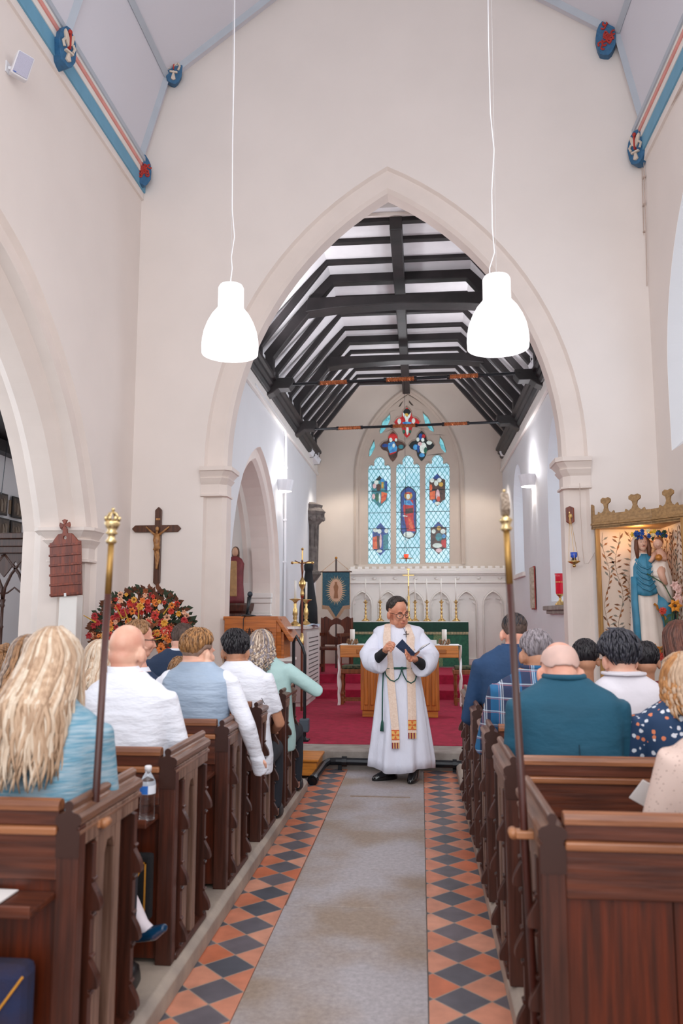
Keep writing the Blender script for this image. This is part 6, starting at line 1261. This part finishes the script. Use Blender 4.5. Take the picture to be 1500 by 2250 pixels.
t, Hm, k, nb_, sh = person('woman with thick dark grey bobbed hair and a cream coat on the right', 1387, 4.56, 1357, 1397, skin1, cream_c, sw=.20, sh_py=1492, hpitch=.15, hyaw=.25, hs=1.06, bulk=1.1)
hair_shell(Hm, k, H_dgrey, t, .026, 118, 96, 45, locks=520, seed=45, lr=.0045, wob=.10)
MB().prism([(nb_.x+.12*math.cos(a), nb_.y-.012+.118*math.sin(a)) for a in [i*.2618 for i in range(24)]], XY, nb_.z-.018, nb_.z-.004, holes=[[(nb_.x+.07*math.cos(a), nb_.y+.07*math.sin(a)) for a in [i*.2618 for i in range(24)]]]).build('coat_collar', cream_c, t, bevel=.004)
MB().tube([Hm @ Vector((-.088, -.0, .0)), Hm @ Vector((-.085, .09, .0))], .0022, 5).build('glasses_arm', M_('gold_wire', '#B08A50', .3, .8), t)
t, Hm, k, nb_, sh = person('dark haired boy seen just right of the woman in the cream coat', 1424, 5.46, 1416, 1414, skin3, M_('olive_top', '#5A4E44', .85), sw=.15, neckr=.045, hpitch=.15, hs=.97)
hair_shell(Hm, k, H_dark, t, .012, 108, 86, 45, locks=260, seed=48, lr=.003, wob=.05)
t, Hm, k, nb_, sh = person('girl with long straight auburn hair and a maroon sweater by the right edge', 1496, 6.36, 1487, 1368, skin1, maroon, sw=.19, hpitch=.15, hs=1.12)
hair_shell(Hm, k, H_aub, t, .012, 118, 95, 45, locks=40, seed=50, name='hair_crown'); long_hair(Hm, k, H_aub, t, .42, 160, 51, 1.05, .003, .010, 2.1, [H_aub, hairm('hair_auburn2', '#5E3A2E', '#46281F')])
t, Hm, k, nb_, sh = person('blonde woman in a dark blue dress with a white and orange flower print, right edge', 1496, 3.66, 1500, 1442, skin1, spots('floral_dress', '#1F3A5C', '#D9DCE4', 34, .32, '#D9805A'), sw=.215, sh_py=1553, hpitch=.25, hyaw=.3, hs=1.0)
hair_shell(Hm, k, H_blond, t, .016, 118, 95, 45, locks=60, seed=53, name='hair_crown'); long_hair(Hm, k, H_blond, t, .27, 120, 54, 1.12, .006, .011, 2.2, [H_blond, hairm('hair_ginger', '#C08850', '#96602E')])
t, Hm, k, nb_, sh = person('person in a beige spotted blouse cut off by the right edge', 1592, 2.76, 1584, 1400, skin1, spots('spotted_blouse', '#D6BDB2', '#7A5448', 85, .16), sw=.20, hpitch=.3, sh_py=1622)
hair_shell(Hm, k, H_blond2, t, .014, 118, 95, 45, locks=40, seed=56, name='hair_crown'); long_hair(Hm, k, H_blond2, t, .36, 110, 57, 1.15, .006, .011, 2.1, [H_blond2, H_blond])
p = at(1416, 1740, Y=2.95); o = MB().box(-.03, .05, -.004, .0, -.05, .04, 0, rot(.5, .5, 0)).build('service_sheet', M_('paper', '#E6E2E0', .7), loc=tuple(p)); tag(o, 'corner of a white service sheet held by the person in the spotted blouse', 'paper')
# crossed foot of the man in the white shirt's neighbour, seen beside the seventh hassock
t = thing('court_shoe', 'dark blue patent court shoe on a pale foot sticking out by the seventh hassock', 'shoe', (0, 0, 0)); p = at(318, 2040, Y=3.18)
RM(MB().tube([(p.x-.22, 3.30, p.z+.20), (p.x-.10, 3.24, p.z+.10), (p.x-.02, 3.2, p.z+.0), (p.x+.03, 3.18, p.z-.02)], [.05, .038, .032, .025], 14).build('foot', M_('pale_tights', '#E8DDE4', .6), t), .006, 3)
RM(MB().tube([(p.x-.10, 3.22, p.z-.03), (p.x-.03, 3.2, p.z-.035), (p.x+.04, 3.18, p.z-.015), (p.x+.085, 3.17, p.z+.012)], [.035, .032, .036, .018], 14, flat=.75).ell((p.x-.09, 3.22, p.z-.01), (.035, .035, .03), 10, 8).build('shoe_body', M_('patent_navy', '#0F3A5A', .15, coat=.6), t), .005, 3)
MB().tube([(p.x-.10, 3.22, p.z-.04), (p.x-.105, 3.22, p.z-.09)], [.02, .012], 8).build('heel', blackp, t)
# ======================= THE PRIEST =======================
VY = 7.84
def V(px_, py_, d=0): return at(px_, py_, Y=VY+d)
alb = M_('white_alb', '#E6E8F6', .8, var=.04, scale=3, bump=.6, bscale=2.6, stretch=(2.4, 2.4, .9), bd=.06)
t = thing('person', 'priest in white alb and cream stole standing in the aisle with a blue book', 'person', (V(884, 1712).x, VY, 0))
org = Vector((V(884, 1712).x, VY, 0)); L_ = lambda p_: p_-org
rowsv = [(1370, 853, 893, .06), (1373, 843, 904, .075), (1377, 828, 922, .10), (1384, 820, 931, .125), (1405, 819, 934, .15), (1435, 826, 930, .17), (1469, 834, 921, .165), (1500, 829, 926, .18), (1560, 822, 936, .22), (1620, 815, 945, .255), (1664, 810, 951, .28), (1684, 809, 951, .285)]
def ryv(py_):
    for a, b in zip(rowsv[:-1], rowsv[1:]):
        if a[0] <= py_ <= b[0]: f_ = (py_-a[0])/(b[0]-a[0]); return a[3]+(b[3]-a[3])*f_
    return rowsv[-1][3]
def front(px_, py_, e=.012):
    for a, b in zip(rowsv[:-1], rowsv[1:]):
        if a[0] <= py_ <= b[0] or b is rowsv[-1]:
            f_ = min(max((py_-a[0])/(b[0]-a[0]), 0), 1); l, r = a[1]+(b[1]-a[1])*f_, a[2]+(b[2]-a[2])*f_
            if a[0] <= py_ <= b[0]: break
    u = min(abs((px_-(l+r)/2)/((r-l)/2)), .97); d = -ryv(py_)*math.sqrt(1-u*u); return L_(V(px_, py_, d-e))
n = 96; rings = []
for py_, l, r, ry_ in rowsv:
    cx = V((l+r)/2, py_); rx_ = (V(r, py_).x-V(l, py_).x)/2; fold = max(0, (py_-1480)/200)
    ring = []
    for j in range(n):
        a = 2*PI*j/n; k = 1+fold*(.07*math.sin(a*9+.6)+.035*math.sin(a*16+1.7)); z = cx.z-org.z-(.02*math.sin(a*3+.5)*fold if py_ > 1660 else 0)
        ring.append(Vector((cx.x-org.x+rx_*k*math.cos(a), ry_*k*math.sin(a), z)))
    rings.append(ring)
o = MB().loft(rings).build('alb', alb, t, smooth=True)
def slv(pts, rs, nm, mt, vox=.012):
    m = MB(); m.tube([L_(V(*p_)) for p_ in pts], rs, 20); return RM(m.build(nm, mt, t), vox, 6)
slv([(843, 1382, 0), (834, 1394, -.01), (822, 1415, -.03), (811, 1438, -.08), (818, 1450, -.15), (830, 1453, -.21), (838, 1453, -.235)], [.042, .056, .078, .10, .112, .118, .114], 'sleeve', alb)
slv([(908, 1382, 0), (918, 1394, -.01), (931, 1415, -.03), (943, 1440, -.08), (936, 1454, -.15), (926, 1461, -.21), (921, 1462, -.235)], [.042, .056, .078, .10, .112, .118, .114], 'sleeve', alb)
# hanging lower corners of the wide sleeves
MB().loft([[L_(V(*q)) for q in ring] for ring in ([(826, 1455, -.30), (846, 1450, -.24), (840, 1440, -.12), (812, 1450, -.1)], [(822, 1470, -.26), (838, 1474, -.22), (835, 1466, -.13), (812, 1462, -.12)], [(828, 1476, -.22), (834, 1480, -.2), (832, 1476, -.16), (824, 1472, -.16)])]).build('sleeve_cuff', alb, t, smooth=True, sub=2)
MB().loft([[L_(V(*q)) for q in ring] for ring in ([(935, 1458, -.30), (915, 1458, -.24), (920, 1446, -.12), (945, 1452, -.1)], [(936, 1475, -.26), (919, 1480, -.22), (922, 1470, -.13), (944, 1466, -.12)], [(930, 1486, -.22), (923, 1490, -.2), (925, 1484, -.16), (934, 1480, -.16)])]).build('sleeve_cuff', alb, t, smooth=True, sub=2)
cassock = M_('black_cassock_sleeve', '#14161D', .8)
slv([(822, 1450, -.22), (834, 1442, -.30), (845, 1431, -.345)], [.055, .046, .04], 'cassock_sleeve', cassock, .007)
slv([(930, 1462, -.22), (922, 1456, -.29), (913, 1450, -.335)], [.055, .046, .040], 'cassock_sleeve', cassock, .007)
# body: head, neck, hands, legs in one continuous mesh
hc = V(874, 1345, -.08); Hm = T(*L_(hc)) @ rot(0, 0, PI+.55) @ rot(-.22, 0, 0) @ rot(0, .10, 0); k = 1.16
m = MB(); head_mb(m, Hm, k)
nb_ = L_(V(872, 1376, 0)); nk = Hm @ Vector((0, -.028*k, -.07*k)); m.tube([nb_+Vector((0, .02, -.10)), nb_, nk, nk+Vector((0, 0, .04))], [.07, .068, .064, .06], 16)
m.ell(Hm @ Vector((0, .038*k, -.098*k)), (.048*k, .046*k, .03*k), 14, 10, 0, Hm.to_3x3())
for s in (-1, 1): m.ell(Hm @ Vector((s*.040*k, .045*k, -.070*k)), (.026*k, .032*k, .034*k), 12, 8, 0, Hm.to_3x3())
for s, (hp, fwd, sd) in enumerate((((850, 1424, -.36), None, None), ((906, 1447, -.36), None, None))): pass
# arms inside the sleeves
for a in ([(840, 1390, 0), (820, 1432, -.06), (824, 1446, -.18), (845, 1431, -.335), (850, 1425, -.36)], [(912, 1390, 0), (936, 1434, -.06), (930, 1452, -.18), (913, 1450, -.325), (907, 1447, -.36)]): m.tube([L_(V(*q)) for q in a], [.05, .045, .04, .032, .028], 12)
m.tube([L_(V(872, 1376, 0)), L_(V(876, 1430, -.01)), L_(V(877, 1480, 0)), L_(V(878, 1530, 0))], [.06, .13, .13, .12], 16); m.tube([L_(V(840, 1394, 0)), L_(V(912, 1394, 0))], .045, 12)
for a in ([(866, 1520, 0), (864, 1610, -.02), (862, 1692, -.03)], [(892, 1520, 0), (900, 1610, -.02), (908, 1695, -.03)]): m.tube([L_(V(*q)) for q in a], [.09, .06, .045], 12)
RM(m.build('body', skin_mat('skin_ruddy', '#D99B7E', '#C67F64'), t), .0065, 3)
sk_h = M_('skin_ruddy', '#D99B7E')
def hand(nm, palm, fingers, thumb):
    h = MB(); p0, p1, p2 = [L_(V(*q)) for q in palm]; h.tube([p0, p1, p2], [.028, .038, .034], 14, flat=.72)
    for f in fingers+[thumb]: pts = [L_(V(*q)) for q in f]; h.tube(pts, [.0115, .0112, .0105, .0085][:len(pts)] if f is not thumb else [.014, .013, .012, .009][:len(pts)], 9)
    return RM(h.build(nm, sk_h, t), .0036, 2)
# his right hand (photo left): loosely closed, fingertips pinching the page edge
hand('hand', [(845, 1431, -.345), (849, 1425, -.37), (853, 1419, -.385)],
     [[(851, 1415, -.385), (858, 1411.5, -.41), (864, 1415.5, -.415), (866.5, 1420, -.40)], [(853, 1418, -.39), (860.5, 1416, -.415), (865, 1420.5, -.42), (864, 1425, -.405)], [(853, 1422.5, -.39), (860, 1421.5, -.418), (863, 1426.5, -.415), (860, 1429, -.40)], [(852, 1427, -.385), (857.5, 1427, -.41), (859, 1431, -.405), (856, 1432, -.392)]],
     [(848, 1418, -.37), (856, 1411, -.375), (864, 1413, -.38), (868, 1418, -.385)])
# his left hand (photo right): palm under the spine, fingers spread up the cover, thumb over the inside
hand('hand', [(914, 1450, -.335), (908, 1448, -.36), (902, 1446, -.38)],
     [[(901, 1441, -.39), (895, 1436, -.42), (891.5, 1430.5, -.43), (890, 1426.5, -.428)], [(900, 1445, -.392), (893.5, 1442, -.425), (890.5, 1436.5, -.437), (891, 1432.5, -.437)], [(901, 1449, -.388), (895, 1448, -.42), (893, 1443, -.434), (894.5, 1439.5, -.436)], [(904, 1452, -.38), (899, 1452.5, -.405), (898, 1448.5, -.42), (899.5, 1445.5, -.424)]],
     [(908, 1443, -.36), (914, 1437, -.375), (919, 1432.5, -.385), (921, 1430, -.385)])
# face details
def HL(x, y, z): return Hm @ Vector((x*k, y*k, z*k))
for s in (-1, 1):
    MB().ell(HL(s*.031, .0785, -.007), (.0125, .008, .0075), 10, 8).build('eye', M_('eye_white', '#D8D0CC', .3), t, smooth=True)
    MB().ell(HL(s*.031, .0862, -.0115), (.0052, .0035, .0045), 8, 6).build('iris', M_('iris_dark', '#2B2422', .3), t, smooth=True); MB().ell(HL(s*.031, .0790, -.001), (.0145, .0095, .0082), 12, 8).build('eyelid', sk_h, t, smooth=True)
    MB().tube([HL(s*.014, .096, .018), HL(s*.032, .094, .024), HL(s*.052, .080, .018)], [.003, .0042, .002], 6).build('eyebrow', H_brown, t, smooth=True)
    ring = [HL(s*.036+.0285*math.cos(a*.3927), .108-.022*(abs(s*.036+.0285*math.cos(a*.3927))/.06)**2, -.006+.0205*math.sin(a*.3927)) for a in range(17)]
    MB().tube(ring, .0026, 6).build('glasses_rim', M_('tortoise_frame', '#3A2018', .3, col2='#1C100C', scale=60), t)
    MB().tube([HL(s*.063, .087, .006), HL(s*.082, .05, .008), HL(s*.083, .0, .004)], .0024, 6).build('glasses_arm', M_('tortoise_frame', '#3A2018'), t)
MB().tube([HL(-.009, .108, .000), HL(0, .112, .004), HL(.009, .108, .000)], .0024, 6).build('glasses_bridge', M_('tortoise_frame', '#3A2018'), t)
MB().tube([HL(-.02, .0915, -.070), HL(-.008, .1005, -.067), HL(0, .1015, -.0685), HL(.008, .1005, -.067), HL(.02, .0915, -.070)], [.002, .004, .0042, .004, .002], 8).build('lips', M_('lips', '#B5665A', .5), t, smooth=True)
hair_shell(Hm, k, hairm('hair_dark_brown_grey', '#4A3F3A', '#2B2421'), t, .009, 100, 78, 40, locks=420, seed=61, lr=.0026, wob=.035)
# collar of the alb, stole, cord, cross
MB().loft([[nb_+Vector((r_*math.cos(2*PI*j/30)*1.0, r_*.92*math.sin(2*PI*j/30)+dy, z)) for j in range(30)] for r_, z, dy in ((.092, -.065, -.018), (.080, -.028, -.018), (.077, -.018, -.018), (.083, -.026, -.018), (.10, -.065, -.018))], cap=False).build('neck_band', alb, t, smooth=True)
st_m = M_('cream_stole', '#F0D9C8', .7, col2='#E4C8B4', scale=60, bump=.35, bscale=120); st_o = M_('stole_orange', '#D9622A', .7); st_g = M_('stole_gold', '#EBB766', .7); st_r = M_('stole_dark_red', '#8A2230', .7)
def strip(pts, nm, mt, e=.02, th=.006):
    rings = []
    for (l, r, y_) in pts:
        a, b = front(l, y_, e), front(r, y_, e); mid = front((l+r)/2, y_, e+.002); q = [a, mid, b, b+Vector((0, th, 0)), mid+Vector((0, th, 0)), a+Vector((0, th, 0))]; rings.append(q)
    return MB().loft(rings).build(nm, mt, t, smooth=False)
def interp(p0, p1, n_=6): return [tuple(p0[i]+(p1[i]-p0[i])*q/n_ for i in range(3)) for q in range(n_+1)]
Lp = interp((845, 858, 1371.5), (841, 858, 1400), 4)+interp((842, 860, 1425), (847, 865, 1470), 3)+interp((849, 866, 1490), (859, 876, 1596), 5)
Rp = interp((889, 900, 1371.5), (893, 911, 1400), 4)+interp((892, 910, 1425), (893, 911, 1470), 3)+interp((894, 912, 1490), (896, 914.5, 1574), 5)
for P_, nm in ((Lp, 'l'), (Rp, 'r')):
    strip(P_, 'stole', st_m); l, r, y0 = P_[-1]; dx = .25 if nm == 'l' else .03
    strip([(l+dx, r+dx, y0), (l+2*dx, r+2*dx, y0+8)], 'stole_end', st_m)
    strip([(l+2*dx, r+2*dx, y0+8), (l+2.5*dx, r+2.5*dx, y0+10)], 'stole_border', st_o, .023); strip([(l+2.5*dx, r+2.5*dx, y0+10), (l+5*dx, r+5*dx, y0+28)], 'stole_panel', st_g, .022); strip([(l+5*dx, r+5*dx, y0+28), (l+5.5*dx, r+5.5*dx, y0+30)], 'stole_border', st_o, .023)
    cx, cy = (l+r)/2+4*dx, y0+19
    for a in range(4):
        q = [(0, 0), (1.6, 5), (3, 8), (-3, 8), (-1.6, 5)]; ca, sa = math.cos(a*PI/2), math.sin(a*PI/2); pts = [front(cx+u*ca-v*sa, cy+u*sa+v*ca, .027) for u, v in q]
        MB().loft([pts, [p_+Vector((0, .003, 0)) for p_ in pts]]).build('stole_cross_arm', st_o, t)
    strip([(l+5.5*dx, r+5.5*dx, y0+30), (l+6*dx, r+6*dx, y0+36)], 'stole_end', st_m)
    for f in range(6): a = l+6*dx+(r-l)*f/6; strip([(a, a+(r-l)/7.5, y0+36), (a+.3, a+(r-l)/7.5+.3, y0+49)], 'stole_fringe', st_r if f % 2 == 0 else st_g, .021)
rope = M_('green_cord', '#1F5A4E', .7, var=.3, scale=60, bump=.4)
MB().tube([front(x_, 1468+.4*math.sin(x_), .012) for x_ in (836, 845, 856, 868, 880, 892, 903, 914, 919)], .010, 8).build('cincture', rope, t, smooth=True)
MB().tube([front(x_, y_, .03) for x_, y_ in ((843, 1470), (848, 1484), (857, 1494), (866, 1497), (875, 1491), (880, 1480), (882, 1470))], .0055, 7).tube([front(x_, y_, .03) for x_, y_ in ((882, 1470), (886, 1483), (893, 1496), (903, 1501), (911, 1496), (916, 1482), (917, 1471))], .0055, 7).build('cord_loops', rope, t, smooth=True)
MB().ell(front(883, 1468, .02), (.022, .014, .014), 10, 8).ell(front(843, 1471, .022), (.018, .016, .022), 10, 8).build('cord_knot', rope, t, smooth=True)
MB().tube([front(842, 1472, .02), front(840, 1520, .02), front(839.5, 1585, .02)], .0062, 7).build('hanging_cord', rope, t, smooth=True); MB().tube([front(839.5, 1583, .02), front(839.5, 1588, .02), front(838.5, 1607, .02)], [.008, .013, .018], 10).build('tassel', rope, t, smooth=True)
MB().tube([nb_+Vector((.05, -.085, .0)), front(887, 1382, .02), front(892, 1392, .022)], .0022, 5).tube([front(886, 1394, .026), front(898, 1393, .026)], .0035, 5).tube([front(892.5, 1386, .026), front(892.5, 1400, .026)], .0035, 5).build('neck_cross', M_('dark_pewter', '#4A3C38', .4, .6), t)
MB().tube([front(851.5, 1372, .02)+Vector((0, .004, .0)), nb_+Vector((-.082, -.02, -.004)), nb_+Vector((-.07, .06, .01)), nb_+Vector((0, .085, .015)), nb_+Vector((.07, .06, .01)), nb_+Vector((.082, -.02, -.004)), front(894.5, 1372, .02)+Vector((0, .004, 0))], .026, 10, flat=.35).build('stole_neck', st_m, t, smooth=True)
# shoes
for a, rzz in (((853, 1706, -.06), -1.0), ((909, 1708, -.10), -.2)):
    c = L_(V(*a)); c.z = 0; M2 = T(c.x, c.y, 0) @ rot(0, 0, rzz)
    m = MB(); m.loft([[M2 @ Vector((rx*math.cos(q*.3927), cy_+ry*math.sin(q*.3927), z)) for q in range(16)] for rx, ry, cy_, z in ((.046, .135, -.04, .003), (.05, .14, -.04, .02), (.047, .13, -.035, .045), (.042, .09, -.0, .075), (.042, .055, .035, .11), (.045, .05, .04, .14))])
    m.build('shoe', M_('black_shoe_leather', '#0F1014', .22, coat=.4), t, smooth=True)
    MB().tube([M2 @ Vector((0, -.0, .095)), M2 @ Vector((.0, -.05, .068))], .006, 5).build('laces', blackp, t)
    MB().tube([M2 @ Vector((0, .03, .1)), M2 @ Vector((0, .03, .25))], .055, 10).build('trouser_hem', cassock, t)
# open book held in both hands
bk = thing('book', 'open dark blue book held in the hands of the priest', 'book', tuple(V(905, 1430, -.40)))
bo = V(905, 1430, -.40); B_ = lambda x, y, d: V(x, y, d)-bo
cov = M_('blue_book_cover', '#2E3E5C', .5, var=.15, scale=20); pg = M_('paper', '#E6E2E0')
def plate(q, nm, mt, th): a = [B_(*p_) for p_ in q]; nrm = (a[1]-a[0]).cross(a[2]-a[1]).normalized()*th; return MB().loft([a, [p_+nrm for p_ in a]]).build(nm, mt, bk, bevel=.001)
plate([(883.5, 1404, -.46), (868.5, 1420, -.43), (893, 1440, -.40), (910, 1440.5, -.40), (911, 1434, -.42)], 'front_cover', cov, .004)
plate([(884.5, 1404.6, -.455), (911, 1433, -.415), (910, 1438, -.395), (871, 1420, -.42)], 'pages_left', pg, -.006)
plate([(911, 1436, -.42), (945, 1413.5, -.40), (929, 1420, -.30), (907, 1440, -.34)], 'back_cover', cov, .004)
plate([(912, 1433.5, -.42), (941, 1413.5, -.40), (927, 1419, -.31), (909, 1437, -.35)], 'pages_right', pg, -.006)
MB().tube([B_(908, 1432, -.42), B_(911, 1426, -.425), B_(913, 1430, -.42)], .002, 4).build('ribbon', M_('gold_ribbon', '#D9A060', .6), bk)
